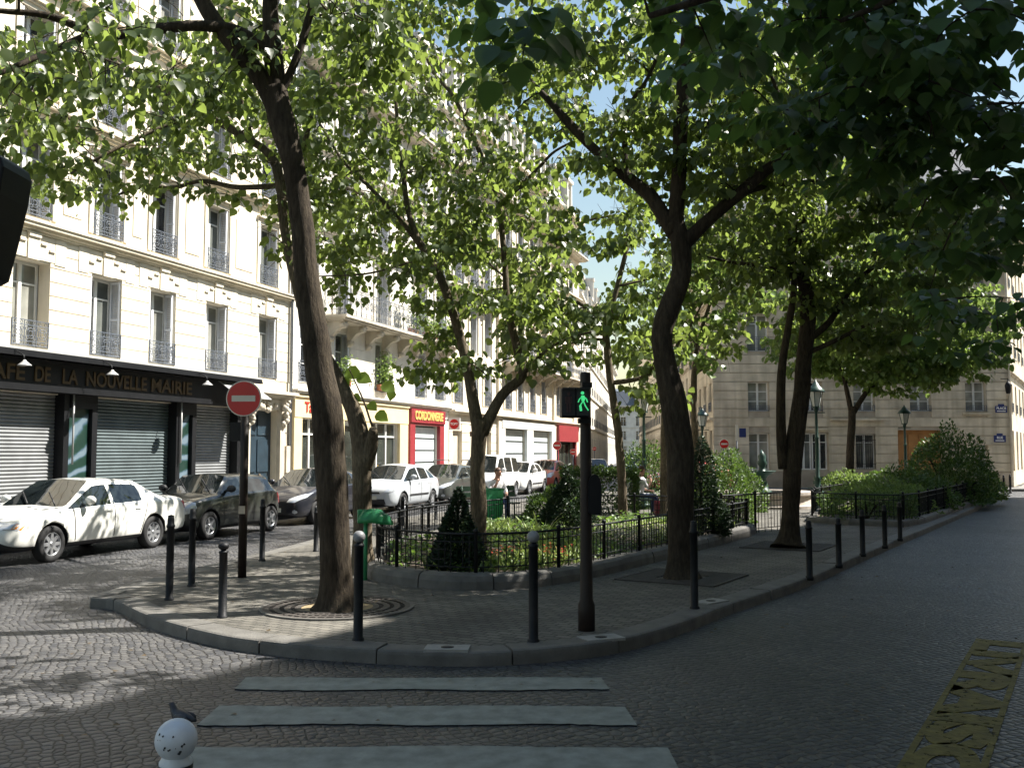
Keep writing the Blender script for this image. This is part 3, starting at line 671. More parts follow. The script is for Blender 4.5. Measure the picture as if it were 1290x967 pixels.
make_tree('young pale tree behind the stone basin in front of the no-entry sign', 40, [
    [(904, 606, 9), (904, 550, 8), (907, 490, 7), (915, 455, 4), (930, 430, 3)], [(907, 545, 4), (925, 533, 4), (945, 520, 3), (968, 500, 2)], [(906, 500, 4), (893, 470, 4), (878, 430, 2)]],
    [(900, 430, 0, 2.3, 2.2, 1.8, 95), (955, 485, 0, 1.7, 1.5, 1.1, 60), (890, 500, 0, 1.2, 1.2, .8, 26), (960, 400, 1, 2.4, 2.2, 2.2, 80)], 18, leaf=.2, per=16, dens=1.0, m_l=m_leafb, m_b=m_barkd, twigr=.018)
make_tree('sunlit trunk just left behind the crooked dark tree', 30, [
    [(837, 650, 13), (837, 580, 12), (838, 500, 11), (842, 440, 9), (830, 380, 6), (820, 340, 3)], [(842, 450, 5), (870, 410, 4), (890, 370, 2)]],
    [(840, 400, 0, 1.8, 1.8, 1.9, 75), (900, 350, .5, 1.7, 1.7, 1.5, 60)], 19, leaf=.19, per=16, dens=.5, m_l=m_leafb, m_b=m_barkd, twigr=.016)
make_tree('slim trunk seen just right of the crooked dark tree, behind the conifer', 33, [
    [(877, 646, 12), (876, 560, 11), (874, 490, 10), (880, 430, 7), (895, 380, 5), (910, 330, 3)], [(877, 470, 5), (905, 450, 4), (935, 430, 2)]],
    [(890, 380, 0, 2.0, 1.9, 1.9, 80), (960, 350, 0, 1.8, 1.8, 1.5, 55)], 20, leaf=.19, per=16, dens=.55, m_b=m_barkd, twigr=.016)
make_tree('thin pale young tree in front of the orange wooden door', 43, [
    [(1130, 604, 8), (1128, 560, 7), (1128, 512, 6)], [(1128, 520, 5), (1122, 480, 4), (1110, 450, 2)], [(1128, 525, 5), (1140, 490, 4), (1150, 460, 3)]],
    [(1130, 470, 0, 1.7, 1.6, .9, 34)], 21, leaf=.19, per=12, m_l=m_leafb, m_b=m_barkd, twigr=.014)
make_tree('short leafy tree with a stout trunk beside the big bush of the hedge', 41, [
    [(1155, 600, 10), (1154, 560, 9), (1152, 540, 9)], [(1152, 548, 5), (1140, 515, 4), (1130, 480, 2)], [(1153, 548, 5), (1168, 520, 4), (1195, 490, 2)]],
    [(1165, 490, 0, 1.8, 1.7, 1.0, 44), (1230, 470, 0, 1.2, 1.2, .7, 18)], 22, leaf=.19, per=13, m_l=m_leafb, m_b=m_barkd, twigr=.014)
# street tree on the right-hand pavement, its boughs hang over the camera
rb = R_(6.5, 2.7, PZ)
def inv_px(p):
    d = p - Vector((0, 0, EYE)); yc = d.y * cp + d.z * sp; zc = -d.y * sp + d.z * cp
    return (CX + F * d.x / yc, CY - F * zc / yc)
def bough(pts): 
    return pts
def near_tree():
    rr = random.Random(31); T = thing('tree', 'overhanging tree whose dark broad leaves hang in front of the top right', 'tree', tuple(rb), 0, 'trees of the little square')
    tr = MB(); base = Vector(rb)
    def limb(p, r): 
        v = spline([Vector((*q, k)) for q, k in zip(p, r)], 5); P3 = [Vector(a[:3]) for a in v]
        tr.tube(P3, [a[3] for a in v], 10); return P3
    fork = base + Vector((-.3, .2, 4.0))
    nodes = limb([base, base + Vector((-.05, .05, 1.5)), base + Vector((-.2, .15, 3)), fork], [.24, .19, .17, .17])[10:]
    ends = [(4.6, 9.2, 6.0), (2.6, 7.6, 5.3), (.9, 6.3, 4.75), (4.8, 11.5, 6.6), (5.4, 8.0, 7.2), (7.5, 9, 7.5)]
    for e in ends:
        e = Vector(e); m1 = fork.lerp(e, .35) + Vector((0, 0, .5)); m2 = fork.lerp(e, .7) + Vector((0, 0, .35))
        nodes += limb([fork - Vector((0, 0, .15)), m1, m2, e], [.11, .07, .045, .02])[4:]
    tg = []
    for c, r, n in ((pt(1180, 60, 8.0), (1.5, 1.6, .85), 58), (pt(1010, 70, 8.6), (1.2, 1.4, .75), 40), (pt(1240, 270, 9.0), (.8, 1.0, .55), 20), (pt(1130, 170, 9.0), (1.0, 1.2, .5), 34), (pt(900, 20, 7.5), (.9, 1.0, .35), 11), (pt(665, 72, 5.6), (.26, .25, .2), 4), (pt(700, -60, 5.9), (.6, .6, .25), 7), (pt(1350, 150, 8.5), (1.5, 2, 1.3), 30), (pt(1240, -120, 8.5), (2.2, 2, .8), 26), (pt(800, -110, 9.3), (1.5, 1.6, .6), 20), (pt(1225, 400, 11.5), (.7, .8, .55), 14)):  # unseen upper left cluster is added to dapple the left foreground road
        for _ in range(n):
            while True:
                q = Vector((rr.uniform(-1, 1), rr.uniform(-1, 1), rr.uniform(-1, 1)))
                if q.length < 1: break
            tg.append(c + Vector((q.x * r[0], q.y * r[1], q.z * r[2])))
    na = np.array([tuple(p) for p in nodes])
    tg.sort(key=lambda t: float(np.min(np.sum((na - np.array(t)) ** 2, axis=1))))
    LP, LD, LN, LS = [], [], [], []
    for t in tg:
        d2 = np.sum((na - np.array(t)) ** 2, axis=1); j = int(np.argmin(d2)); L = math.sqrt(d2[j]); a = Vector(na[j])
        mid = a.lerp(t, .5) + Vector((rr.gauss(0, .05), rr.gauss(0, .05), .12)) * L
        path = [a * (1 - u) ** 2 + mid * (2 * u * (1 - u)) + t * u * u for u in (0, .2, .4, .6, .8, 1)]
        r0 = .008 + .006 * L
        tr.tube(path, [r0 * (1 - .14 * i) for i in range(6)], 5, 0, False)
        na = np.vstack([na, np.array([tuple(p) for p in path[2:]])])
        for _ in range(rr.randint(12, 22)):
            an = rr.uniform(0, 6.283); o = Vector((math.cos(an), math.sin(an), rr.uniform(-.3, .3))) * .30 * rr.random() ** .5
            d = Vector((math.cos(an), math.sin(an), rr.uniform(-1.6, -.2)))
            LP.append(tuple(t + o)); LD.append(tuple(d)); LN.append((d.x * .6 + rr.gauss(0, .3), d.y * .6 + rr.gauss(0, .3), 1)); LS.append(rr.uniform(.09, .20))
    tr.build('trunk', [m_bark], T)
    me = leaf_mesh('crown', LP, LD, LN, LS, m_leafn); me.transform(PM[T.name].inverted()); link('crown', me, T)
near_tree()
# ------------------------------------------------------------------ shrubs
def bush(name, label, cat, c, r, n, leaf, m_l, seed, shape='ellipsoid', group=None, up=.25, width=.7, lump=.25, stems=5):
    rr = random.Random(seed); T = thing(name, label, cat, (c[0], c[1], c[2]), 0, group)
    LP, LD, LN, LS = [], [], [], []; c = Vector(c)
    for _ in range(n):
        a = rr.uniform(0, 2 * math.pi)
        if shape == 'cone':
            h = 1 - math.sqrt(rr.random()); k = (1 - h) * (.72 + .28 * rr.random() ** .5) * (1.0 if h > .08 else .9)
            q = Vector((math.cos(a) * k, math.sin(a) * k, h))
            out = Vector((math.cos(a), math.sin(a), .25))
        elif shape == 'box':
            q = Vector((rr.uniform(-1, 1), rr.uniform(-1, 1), rr.random()))
            f = rr.randint(0, 2)
            if f == 0: q.x = math.copysign(1 - .15 * rr.random(), q.x)
            elif f == 1: q.y = math.copysign(1 - .15 * rr.random(), q.y)
            else: q.z = 1 - .15 * rr.random()
            out = Vector((q.x * (f == 0), q.y * (f == 1), 1.0 if f == 2 else .2))
        else:
            zz = rr.uniform(-.15, 1); k = math.sqrt(max(0, 1 - zz * zz)); rad = .6 + .4 * rr.random() ** .4
            q = Vector((math.cos(a) * k, math.sin(a) * k, zz)) * rad; out = q.normalized()
        l = 1 + lump * noise.noise(Vector((q.x * 2.2, q.y * 2.2, q.z * 2.2)) + Vector((seed * 3.1, 0, 0)))
        p = Vector((q.x * r[0] * l, q.y * r[1] * l, max(q.z * r[2] * l, .02)))
        d = (out + Vector((rr.gauss(0, .6), rr.gauss(0, .6), rr.gauss(up, .5))))
        LP.append(tuple(p)); LD.append(tuple(d)); LN.append((out.x + rr.gauss(0, .5), out.y + rr.gauss(0, .5), out.z + .6)); LS.append(leaf * rr.uniform(.6, 1.3))
    st = MB()
    for k in range(stems):
        a = rr.uniform(0, 6.28); e = Vector((math.cos(a) * r[0] * .5, math.sin(a) * r[1] * .5, r[2] * rr.uniform(.5, .8)))
        if shape == 'cone': e = Vector((rr.gauss(0, .02), rr.gauss(0, .02), r[2] * .93))
        st.tube([Vector((rr.gauss(0, .03), rr.gauss(0, .03), -.05)), e * .5 + Vector((0, 0, .1)), e], [.03, .02, .006], 5)
    st.build('stem', [m_bark], T, world=False)
    link('foliage', leaf_mesh('foliage', LP, LD, LN, LS, m_l, True, width), T)
    return T
def bpx(x, y, z=PZ): return tuple(gp(x, y, z))
bush('conifer_shrub', 'dark conical conifer at the left front of the fenced flower bed', 'shrub', (-.75, 13.75, .26), (.44, .44, 1.12), 9000, .065, m_conif, 41, 'cone', 'clipped conifers', width=.5, lump=.12, stems=1)
bush('conifer_shrub', 'dark conifer in the middle of the flower bed left of the signal pole', 'shrub', (1.15, 20.4, .26), (.62, .62, 1.35), 8000, .075, m_conif, 42, 'cone', 'clipped conifers', width=.5, lump=.3, stems=1)
bush('conifer_shrub', 'dark tall conifer just right of the crooked tree trunk', 'shrub', (3.75, 19.6, .26), (.6, .6, 1.85), 9000, .075, m_conif, 43, 'cone', 'clipped conifers', width=.5, lump=.3, stems=1)
bush('shrub', 'low dark green shrub between the green bin and the conifer', 'shrub', (.95, 23.0, .25), (.75, .7, .8), 4200, .08, m_hedge, 44)
bush('hedge', 'sunlit clipped hedge behind the signal pole and thin tree', 'hedge', (2.45, 27.6, PZ), (1.05, .5, 1.28), 9000, .085, m_hedge, 45, 'box', lump=.12)
bush('shrub', 'light green bush at the foot of the trees left of the lamp post', 'shrub', (4.3, 31.5, PZ), (1.0, .9, 2.2), 4200, .09, m_hedge, 46)
bush('shrub', 'green bush under the no-entry sign beside the stone basin', 'shrub', (6.6, 29.6, PZ), (.95, .8, 1.75), 4200, .08, m_hedge, 47)
bush('shrub', 'leafy bush right behind the tall conifer', 'shrub', (5.3, 24.9, PZ), (.8, .7, 1.7), 3600, .08, m_hedge, 48)
# hedge bed on the right
bush('hedge', 'low box hedge at the near end of the fenced hedge bed', 'hedge', (8.95, 25.1, .22), (.95, .85, .62), 4600, .06, m_hedge, 51, 'box', lump=.15)
bush('shrub', 'spreading yellow-green shrub behind the low box hedge', 'shrub', (10.1, 27.4, .22), (1.5, 1.4, .95), 5200, .09, m_leafb, 52)
bush('shrub', 'dark broadleaf shrub in the middle of the hedge bed', 'shrub', (11.6, 29.5, .22), (1.4, 1.3, 1.25), 5200, .10, m_hedge, 53)
bush('shrub', 'tall rounded shrub, the highest in the hedge bed, with upright flower spikes', 'shrub', (14.75, 33.6, .22), (1.5, 1.5, 2.35), 8200, .12, m_hedge, 54, lump=.35)
bush('shrub', 'bright grassy shrub at the far right end of the hedge bed', 'shrub', (16.2, 35.8, .22), (1.5, 1.4, 1.35), 5200, .10, m_leafb, 55)
bush('hedge', 'long low hedge along the right road between two shrubs', 'hedge', (13.2, 30.9, .22), (.7, .7, .8), 3200, .08, m_hedge, 56)
bush('shrub', 'small yellow-green shrub left of the lamp post in the hedge bed', 'shrub', (11.9, 35.2, .22), (1.0, 1.0, 1.0), 3000, .09, m_leafb, 57)
# bed planting
def strap_plant(label, c, n, L, seed, m_=None, up=1.0, w=.10):
    rr = random.Random(seed); T = MB(); c = Vector(c)
    for k in range(n):
        a = rr.uniform(0, 6.283); l = L * rr.uniform(.6, 1.1); e = rr.uniform(.35, 1.25) * up; rows = []
        for i in range(6):
            t = i / 5; p = Vector((math.cos(a) * l * t * math.cos(e * (1 - .1 * t)), math.sin(a) * l * t * math.cos(e), l * (t * math.sin(e) - .38 * t * t)))
            wd = w * L * (1 - t) ** .7 * .5 + .001; s_ = Vector((-math.sin(a), math.cos(a), 0)) * wd
            rows += [p - s_, p + s_]
        T.add(rows, [(2 * i, 2 * i + 1, 2 * i + 3, 2 * i + 2) for i in range(5)], 0, True)
    me = T.mesh('strap_plant', [m_ or m_grass]); o = link('strap_leaf_plant', me, None, c)
    return tag(o, label, 'plant', 'strap-leaved plants in the flower bed')
strap_plant('tall spiky yucca-like plant with pale sword leaves rising above the fence', (.42, 15.6, .26), 26, 1.15, 60, up=1.12, w=.055)
def in_poly(x, y, P):
    c = False; n = len(P)
    for i in range(n):
        a, b = P[i], P[i - 1]
        if (a.y > y) != (b.y > y) and x < (b.x - a.x) * (y - a.y) / (b.y - a.y) + a.x: c = not c
    return c
rr = random.Random(77); BIN = inset(BED, .34)
LP, LD, LN, LS = [], [], [], []
k = 0
while k < 5200:
    x, y = rr.uniform(-2.3, 5.3), rr.uniform(12.9, 24.5)
    if not in_poly(x, y, BIN): continue
    if noise.noise(Vector((x * .9, y * .9, 3))) < -.12: continue
    k += 1; h = .10 + .16 * max(0, noise.noise(Vector((x * 1.3, y * 1.3, 8))) + .5)
    a = rr.uniform(0, 6.28); LP.append((x, y, .25 + h * rr.random())); LD.append((math.cos(a), math.sin(a), rr.uniform(-.1, 1))); LN.append((rr.gauss(0, .4), rr.gauss(0, .4), 1)); LS.append(rr.uniform(.05, .11))
tag(link('ground_cover', leaf_mesh('ground_cover', LP, LD, LN, LS, m_cover, True)), 'low leafy ground cover filling the fenced flower bed', 'ground cover', kind='stuff')
LP, LD, LN, LS = [], [], [], []; k = 0
while k < 2600:
    x, y = rr.uniform(-1.2, 4.8), rr.uniform(13.2, 22)
    if not in_poly(x, y, BIN) or noise.noise(Vector((x * .8, y * .8, 33))) < .02: continue
    k += 1; a = rr.uniform(0, 6.28); LP.append((x, y, .26)); LD.append((math.cos(a) * .6, math.sin(a) * .6, rr.uniform(.4, 1.3))); LN.append((rr.gauss(0, .4), rr.gauss(0, .4), 1)); LS.append(rr.uniform(.14, .34))
tag(link('strap_grass', leaf_mesh('strap_grass', LP, LD, LN, LS, m_grass, True, .16)), 'pale striped strap-leaf tufts massed in the flower bed', 'ground cover', kind='stuff')
for nm, mm, cnt, sd, lb in (('red_flowers', m_flower, 40, 1, 'scattered red blooms in the flower bed'), ('pale_flowers', m_flowp, 700, 2, 'pale blooms along the right of the flower bed')):
    r2 = random.Random(sd); LP, LD, LN, LS = [], [], [], []
    for _ in range(cnt):
        cx_, cy_, s_ = ((.25, 14.6, .4) if sd == 1 else (2.6, 18.2, .8))
        x, y = r2.gauss(cx_, s_), r2.gauss(cy_, s_ * (1.4 if sd == 2 else 1))
        if not in_poly(x, y, BIN): continue
        for q in range(4):
            a = q * 1.57 + r2.random(); LP.append((x, y, .40 + r2.uniform(-.04, .12))); LD.append((math.cos(a), math.sin(a), .4)); LN.append((0, 0, 1)); LS.append(.045)
    tag(link(nm, leaf_mesh(nm, LP, LD, LN, LS, mm, True)), lb, 'flowers', kind='stuff')
r2 = random.Random(5); LP, LD, LN, LS = [], [], [], []
for _ in range(700):
    x, y = r2.uniform(-5, 8), r2.uniform(5, 24)
    z = PZ + .003 if in_poly(x, y, ISL) else .012
    if in_poly(x, y, BED): continue
    if noise.noise(Vector((x * .5, y * .5, 1))) < .0 and r2.random() < .8: continue
    a = r2.uniform(0, 6.28); LP.append((x, y, z + r2.uniform(0, .02))); LD.append((math.cos(a), math.sin(a), .05)); LN.append((r2.gauss(0, .2), r2.gauss(0, .2), 1)); LS.append(r2.uniform(.03, .07))
tag(link('fallen_leaves', leaf_mesh('fallen_leaves', LP, LD, LN, LS, m_dead, True)), 'small dry leaves scattered on pavement and road', 'leaves', kind='stuff')
# ------------------------------------------------------------------ buildings; local axes: x along the street front, -y outwards, z up
def lb(mb, s0, s1, d0, d1, z0, z1, m=0): mb.hexa([(s, -d, z) for z in (z0, z1) for s, d in ((s0, d1), (s1, d1), (s1, d0), (s0, d0))], m)
def wall_grid(mb, s0, s1, z0, z1, ops, dep=.32, d=0.0, m=0, mr=None):
    mr = m if mr is None else mr
    S = sorted({s0, s1, *[o[0] for o in ops], *[o[1] for o in ops]}); Z = sorted({z0, z1, *[o[2] for o in ops], *[o[3] for o in ops]})
    S = [s for s in S if s0 <= s <= s1]; Z = [z for z in Z if z0 <= z <= z1]
    for i in range(len(S) - 1):
        for j in range(len(Z) - 1):
            a, b = (S[i] + S[i + 1]) / 2, (Z[j] + Z[j + 1]) / 2
            if any(o[0] < a < o[1] and o[2] < b < o[3] for o in ops): continue
            mb.quad((S[i], -d, Z[j]), (S[i + 1], -d, Z[j]), (S[i + 1], -d, Z[j + 1]), (S[i], -d, Z[j + 1]), m)
    for a, b, c, e in ops:
        y0, y1 = -d, -d + dep
        mb.quad((a, y0, c), (a, y1, c), (a, y1, e), (a, y0, e), mr); mb.quad((b, y0, c), (b, y0, e), (b, y1, e), (b, y1, c), mr)
        mb.quad((a, y0, e), (a, y1, e), (b, y1, e), (b, y0, e), mr); mb.quad((a, y0, c), (b, y0, c), (b, y1, c), (a, y1, c), mr)
def courses(mb, s0, s1, z0, z1, step, ops, proud=.025, gap=.03, m=0, margin=.0, block=None):
    z = z0; r = 0
    while z < z1 - .05:
        e = min(z + step, z1); iv = [(s0, s1)]
        for o in ops:
            if o[2] < e and o[3] > z:
                n2 = []
                for a, b in iv:
                    if o[1] + margin <= a or o[0] - margin >= b: n2.append((a, b)); continue
                    if o[0] - margin > a: n2.append((a, o[0] - margin))
                    if o[1] + margin < b: n2.append((o[1] + margin, b))
                iv = n2
        for a, b in iv:
            if b - a < .06: continue
            lb(mb, a, b, -.01, proud, z + gap / 2, e - gap / 2, m)
        z = e; r += 1
def mould(mb, s0, s1, z, steps, m=0, back=-.02, s_ret=True):
    """stacked moulding: steps = [(projection, height)] from the bottom"""
    for pr, h in steps:
        k = pr if s_ret else 0
        lb(mb, s0 - k * 0, s1 + k * 0, back, pr, z, z + h - .001, m); z += h
    return z
MC = {}; VR = random.Random(99)
def arc(c, r, a0, a1, n=8): return [(c[0] + r * math.cos(R(a0 + (a1 - a0) * i / n)), 0, c[1] + r * math.sin(R(a0 + (a1 - a0) * i / n))) for i in range(n + 1)]
def rail_mesh(w, h, fancy=True):
    k = ('rail', round(w, 2), round(h, 2), fancy)
    if k in MC: return MC[k]
    mb = MB(); t = .022
    for z in (.03, h * .2, h - .13, h - .015): mb.bar((-w / 2, 0, z), (w / 2, 0, z), t * (1.4 if z > h - .05 else .8), t * .8)
    for x in (-w / 2, w / 2): mb.bar((x, 0, 0), (x, 0, h), t, t)
    if fancy:
        n = max(2, round(w / .42)); mw = w / n
        for i in range(n):
            cx = -w / 2 + mw * (i + .5); cz = h * .2 + (h * .8 - .13) / 2; rr_ = min(mw * .33, (h * .8 - .16) * .4)
            if i: mb.bar((cx - mw / 2, 0, .03), (cx - mw / 2, 0, h - .02), t * .7)
            mb.tube(arc((cx, cz), rr_, 0, 360, 14), .010, 4, 0, False); mb.tube(arc((cx, cz), rr_ * .5, 0, 360, 10), .009, 4, 0, False)
            for q in (45, 135, 225, 315):
                e = (cx + math.cos(R(q)) * rr_ * 1.3, cz + math.sin(R(q)) * rr_ * 1.22)
                mb.tube(arc(e, rr_ * .34, q + 180, q + 480, 9), .009, 4, 0, False); mb.bar((cx + math.cos(R(q)) * rr_ * .5, 0, cz + math.sin(R(q)) * rr_ * .5), (cx + math.cos(R(q)) * rr_, 0, cz + math.sin(R(q)) * rr_), .014)
            for j in range(2):
                x = cx - mw / 2 + mw * (j + .5) / 2
                mb.tube(arc((x, h * .115), h * .06, 0, 360, 8), .008, 3, 0, False); mb.tube(arc((x, h - .075), .04, 0, 360, 8), .008, 3, 0, False)
    else:
        n = max(3, round(w / .12))
        for i in range(1, n): mb.bar((-w / 2 + w * i / n, 0, .03), (-w / 2 + w * i / n, 0, h - .02), .016)
    MC[k] = mb.mesh('railing', [m_irong]); return MC[k]
def shutter_mesh(w, h):
    k = ('sh', round(w, 2), round(h, 2))
    if k in MC: return MC[k]
    mb = MB()
    for a, b in (((0, 0, .03), (w, 0, .03)), ((0, 0, h - .03), (w, 0, h - .03)), ((0, 0, h * .5), (w, 0, h * .5)), ((.03, 0, 0), (.03, 0, h)), ((w - .03, 0, 0), (w - .03, 0, h))): mb.bar(a, b, .04 if a[2] != b[2] else .045, .06)
    n = int(h / .055)
    for i in range(n):
        z = .05 + (h - .1) * (i + .5) / n
        mb.hexa([(x, y, z + dz) for dz, ys in ((-.02, (-.022, -.014)), (.02, (.008, .016))) for x, y in ((.04, ys[0]), (w - .04, ys[0]), (w - .04, ys[1]), (.04, ys[1]))], 0)
    MC[k] = mb.mesh('shutter', [m_shut]); return MC[k]
def frame_mesh(w, h, style):
    k = ('fr', round(w, 2), round(h, 2), style)
    if k in MC: return MC[k]
    mb = MB(); t = .065
    lb(mb, -w / 2, -w / 2 + t, -.05, 0, 0, h); lb(mb, w / 2 - t, w / 2, -.05, 0, 0, h); lb(mb, -w / 2 + t, w / 2 - t, -.05, 0, 0, t); lb(mb, -w / 2 + t, w / 2 - t, -.05, 0, h - t, h)
    if style != 'plain':
        lb(mb, -.05, .05, -.05, .012, t, h - t)
        for z in ([h * .33, h * .66] if style == 'three' else [h * .74]): lb(mb, -w / 2 + t, -.05, -.045, -.005, z, z + .04); lb(mb, .05, w / 2 - t, -.045, -.005, z, z + .04)
    p = MB(); p.quad((-w / 2 + .03, .035, .03), (w / 2 - .03, .035, .03), (w / 2 - .03, .035, h - .03), (-w / 2 + .03, .035, h - .03))
    MC[k] = (mb.mesh('window', [m_wframe]), p.mesh('pane', [m_glass])); return MC[k]
def win(b, s, z, w, h, style='mid', dep=.30, shut=None, rail=None, raild=-.05, M=None, fancy=True, rr=None):
    """one casement window as a part of building b: frame, pane, folded shutters and guard rail"""
    fm, pm = frame_mesh(w, h, style); gi = VR.choice((0, 1, 1, 2, 3, 3))
    if gi:
        k = (pm.name, gi)
        if k not in MC: p2 = pm.copy(); p2.materials.clear(); p2.materials.append(m_glasses[gi]); MC[k] = p2
        pm = MC[k]
    o = link('window', fm, b); o.matrix_local = (M or Matrix()) @ Matrix.Translation((s, dep, z))
    link('pane', pm, o)
    if shut:
        hw = .30
        for sd, ang in shut:
            q = link('shutter', shutter_mesh(hw, h - .04), o)
            q.location = (sd * (w / 2 - .03), -.02, .02); q.rotation_euler = (0, 0, R(-90 - sd * ang))
    if rail:
        q = link('railing', rail_mesh(w - .02 + (rail[1] if len(rail) > 1 else 0), rail[0], fancy), o); q.location = (0, -dep + raild, 0)
    return o
def railing_run(b, name, s0, s1, d, z, h=1.0, fancy=True, M=None):
    n = max(1, round((s1 - s0) / 1.3)); w = (s1 - s0) / n
    for i in range(n):
        o = link(name, rail_mesh(w, h, fancy), b); o.matrix_local = (M or Matrix()) @ Matrix.Translation((s0 + w * (i + .5), -d, z))
def balcony(b, s0, s1, z, d=.85, nb=5, h=1.0):
    mb = MB(); lb(mb, s0, s1, -.02, d, z - .10, z); lb(mb, s0 + .05, s1 - .05, -.02, d - .08, z - .17, z - .101); lb(mb, s0 + .1, s1 - .1, -.02, d - .2, z - .22, z - .171)
    mb.build('balcony_slab', [m_stone2], b, world=False)
    if nb:
        for i in range(nb):
            s = s0 + .35 + (s1 - s0 - .7) * i / (nb - 1); k = ('console', round(d, 2))
            if k not in MC:
                q = MB(); pr = [(0, 0), (d - .22, 0), (d - .16, -.10), (d - .25, -.24), (d - .42, -.26), (d - .55, -.34), (.16, -.55), (.10, -.72), (0, -.78)]
                n = len(pr); vs = [(x, -a, c) for x in (-.13, .13) for a, c in pr]
                q.add(vs, [tuple(range(n)), tuple(range(2 * n - 1, n - 1, -1))] + [(i2, n + i2, n + (i2 + 1) % n, (i2 + 1) % n) for i2 in range(n)])
                q.tube([(-.14, -(d - .3), -.13), (.14, -(d - .3), -.13)], .11, 10); q.tube([(-.14, -.1, -.62), (.14, -.1, -.62)], .09, 10)
                MC[k] = q.mesh('balcony_console', [m_stone2])
            o = link('balcony_console', MC[k], b); o.location = (s, 0, z - .221)
    railing_run(b, 'balcony_railing', s0 + .04, s1 - .04, d - .06, z, h)
    for s in (s0 + .04, s1 - .04):
        o = link('balcony_railing', rail_mesh(d - .1, h, True), b); o.location = (s, -(d - .1) / 2, z); o.rotation_euler = (0, 0, math.pi / 2)
def mansard(b, s0, s1, z, depth, h=3.2, back=12, dorm=(), gutter=.35, M=None, m=None):
    mb = MB(); p = [(-gutter * 0, z), (1.1, z + h), (1.3, z + h), (depth - 1.1, z + h + 1.0), (depth, z)]
    n = len(p); vs = [(s, a, c) for s in (s0, s1) for a, c in p]
    mb.add(vs, [tuple(range(n)), tuple(range(2 * n - 1, n - 1, -1))] + [(i, n + i, n + (i + 1) % n, (i + 1) % n) for i in range(n)])
    mb.build('roof', [m or m_slate], b, world=False)
    for s in dorm:
        mb = MB(); w, hh = 1.3, 2.1; lb(mb, s - w / 2, s - w / 2 + .16, -1.1, .02, z + .3, z + hh + .3); lb(mb, s + w / 2 - .16, s + w / 2, -1.1, .02, z + .3, z + hh + .3)
        lb(mb, s - w / 2 - .1, s + w / 2 + .1, -1.2, .12, z + hh + .3, z + hh + .5); lb(mb, s - w / 2 + .16, s + w / 2 - .16, -1.1, .0, z + .3, z + .45)
        mb.build('dormer', [m_stone3], b, world=False); win(b, s, z + .45, w - .32, hh - .15, dep=.12)
def chimney(b, s, y, z, w=2.6, h=1.8, pots=6):
    mb = MB(); mb.box((s, y, z + h / 2), (w, .6, h)); mb.build('chimney', [m_stone2], b, world=False)
    for i in range(pots):
        q = MB(); q.lathe([(.11, 0), (.13, .06), (.1, .1), (.09, .5)], (s - w / 2 + w * (i + .5) / pots, y, z + h), 8); q.build('chimney_pot', [m_terra], b, world=False)
def bld(name, label, origin, rz, group='stone apartment buildings round the square'): return thing(name, label, 'building', origin, rz, group)
def body(mb, s0, s1, z0, z1, depth, m=0):
    """sides, back and top of a building block behind its street wall"""
    mb.quad((s0, 0, z0), (s0, depth, z0), (s0, depth, z1), (s0, 0, z1), m); mb.quad((s1, 0, z0), (s1, 0, z1), (s1, depth, z1), (s1, depth, z0), m)
    mb.quad((s0, depth, z0), (s1, depth, z0), (s1, depth, z1), (s0, depth, z1), m); mb.quad((s0, 0, z1), (s0, depth, z1), (s1, depth, z1), (s1, 0, z1), m)
    mb.quad((s0, .9, z0), (s1, .9, z0), (s1, .9, z1), (s0, .9, z1), m)
ANG = math.atan2(U.y, U.x)
# ---- A: the cafe building
A = bld('cafe_building', 'cream stone apartment building with black shuttered cafe below, at the left', tuple(L_(0, 17.5)), ANG)
cols = [13.3, 15.7, 18.2, 20.7, 22.95, 25.5, 28.35]; s0, s1 = 11.6, 29.85
lev = [(4.32, 2.02, 1.12), (7.38, 1.95, 1.08), (10.3, 1.95, 1.08), (13.2, 1.85, 1.05), (16.0, 1.75, 1.05)]
ops = [(c - w / 2, c + w / 2, z, z + h) for z, h, w in lev for c in cols]
door = (27.25, 29.0, .13, 3.25)
gops = [(13.0, 19.2, .15, 3.25), (20.25, 23.45, .15, 3.25), (24.3, 26.45, .15, 3.25), door]
mb = MB(); wall_grid(mb, s0, s1, -.1, 18.6, ops + gops); body(mb, s0, s1, -.1, 18.6, 11)
courses(mb, s0, s1, 4.25, 6.98, .335, [(c - .56, c + .56, 4.2, 6.98) for c in cols], .018, .025)
for c in cols:
    lb(mb, c - .18, c + .18, -.02, .06, 6.36, 6.98); lb(mb, c - .18, c + .18, .06, .10, 6.88, 6.98)
    for k in (-1, 1):
        lb(mb, c + k * .44 - .24, c + k * .44 + .24, -.02, .03, 6.38, 6.95); lb(mb, c + k * .32 - .09, c + k * .32 + .09, .03, .07, 6.74, 6.78); lb(mb, c + k * .58 - .09, c + k * .58 + .09, .03, .07, 6.62, 6.66)
        lb(mb, c + k * .86 - .17, c + k * .86 + .17, -.02, .035, 6.34, 6.96)
mould(mb, s0, s1, 6.98, [(.06, .06), (.12, .07), (.22, .08), (.26, .05)]); 
for z in (9.85, 12.8, 15.65): mould(mb, s0, s1, z, [(.05, .07), (.12, .08), (.24, .07)])
mould(mb, s0, s1, 18.2, [(.1, .1), (.25, .1), (.45, .12), (.55, .08)])
for z, h, w in lev[1:4]:
    for c in cols:
        mould(mb, c - w / 2 - .2, c + w / 2 + .2, z + h + .12, [(.05, .07), (.12, .06)])
        for k in (-1, 1): lb(mb, c + k * (w / 2 + .1) - .07, c + k * (w / 2 + .1) + .07, -.02, .035, z, z + h + .12)
    for a, b in zip(cols, cols[1:]): 
        x0, x1 = a + w / 2 + .4, b - w / 2 - .4
        if x1 - x0 > .3: lb(mb, x0, x1, -.02, .02, z + .25, z + h - .15); 
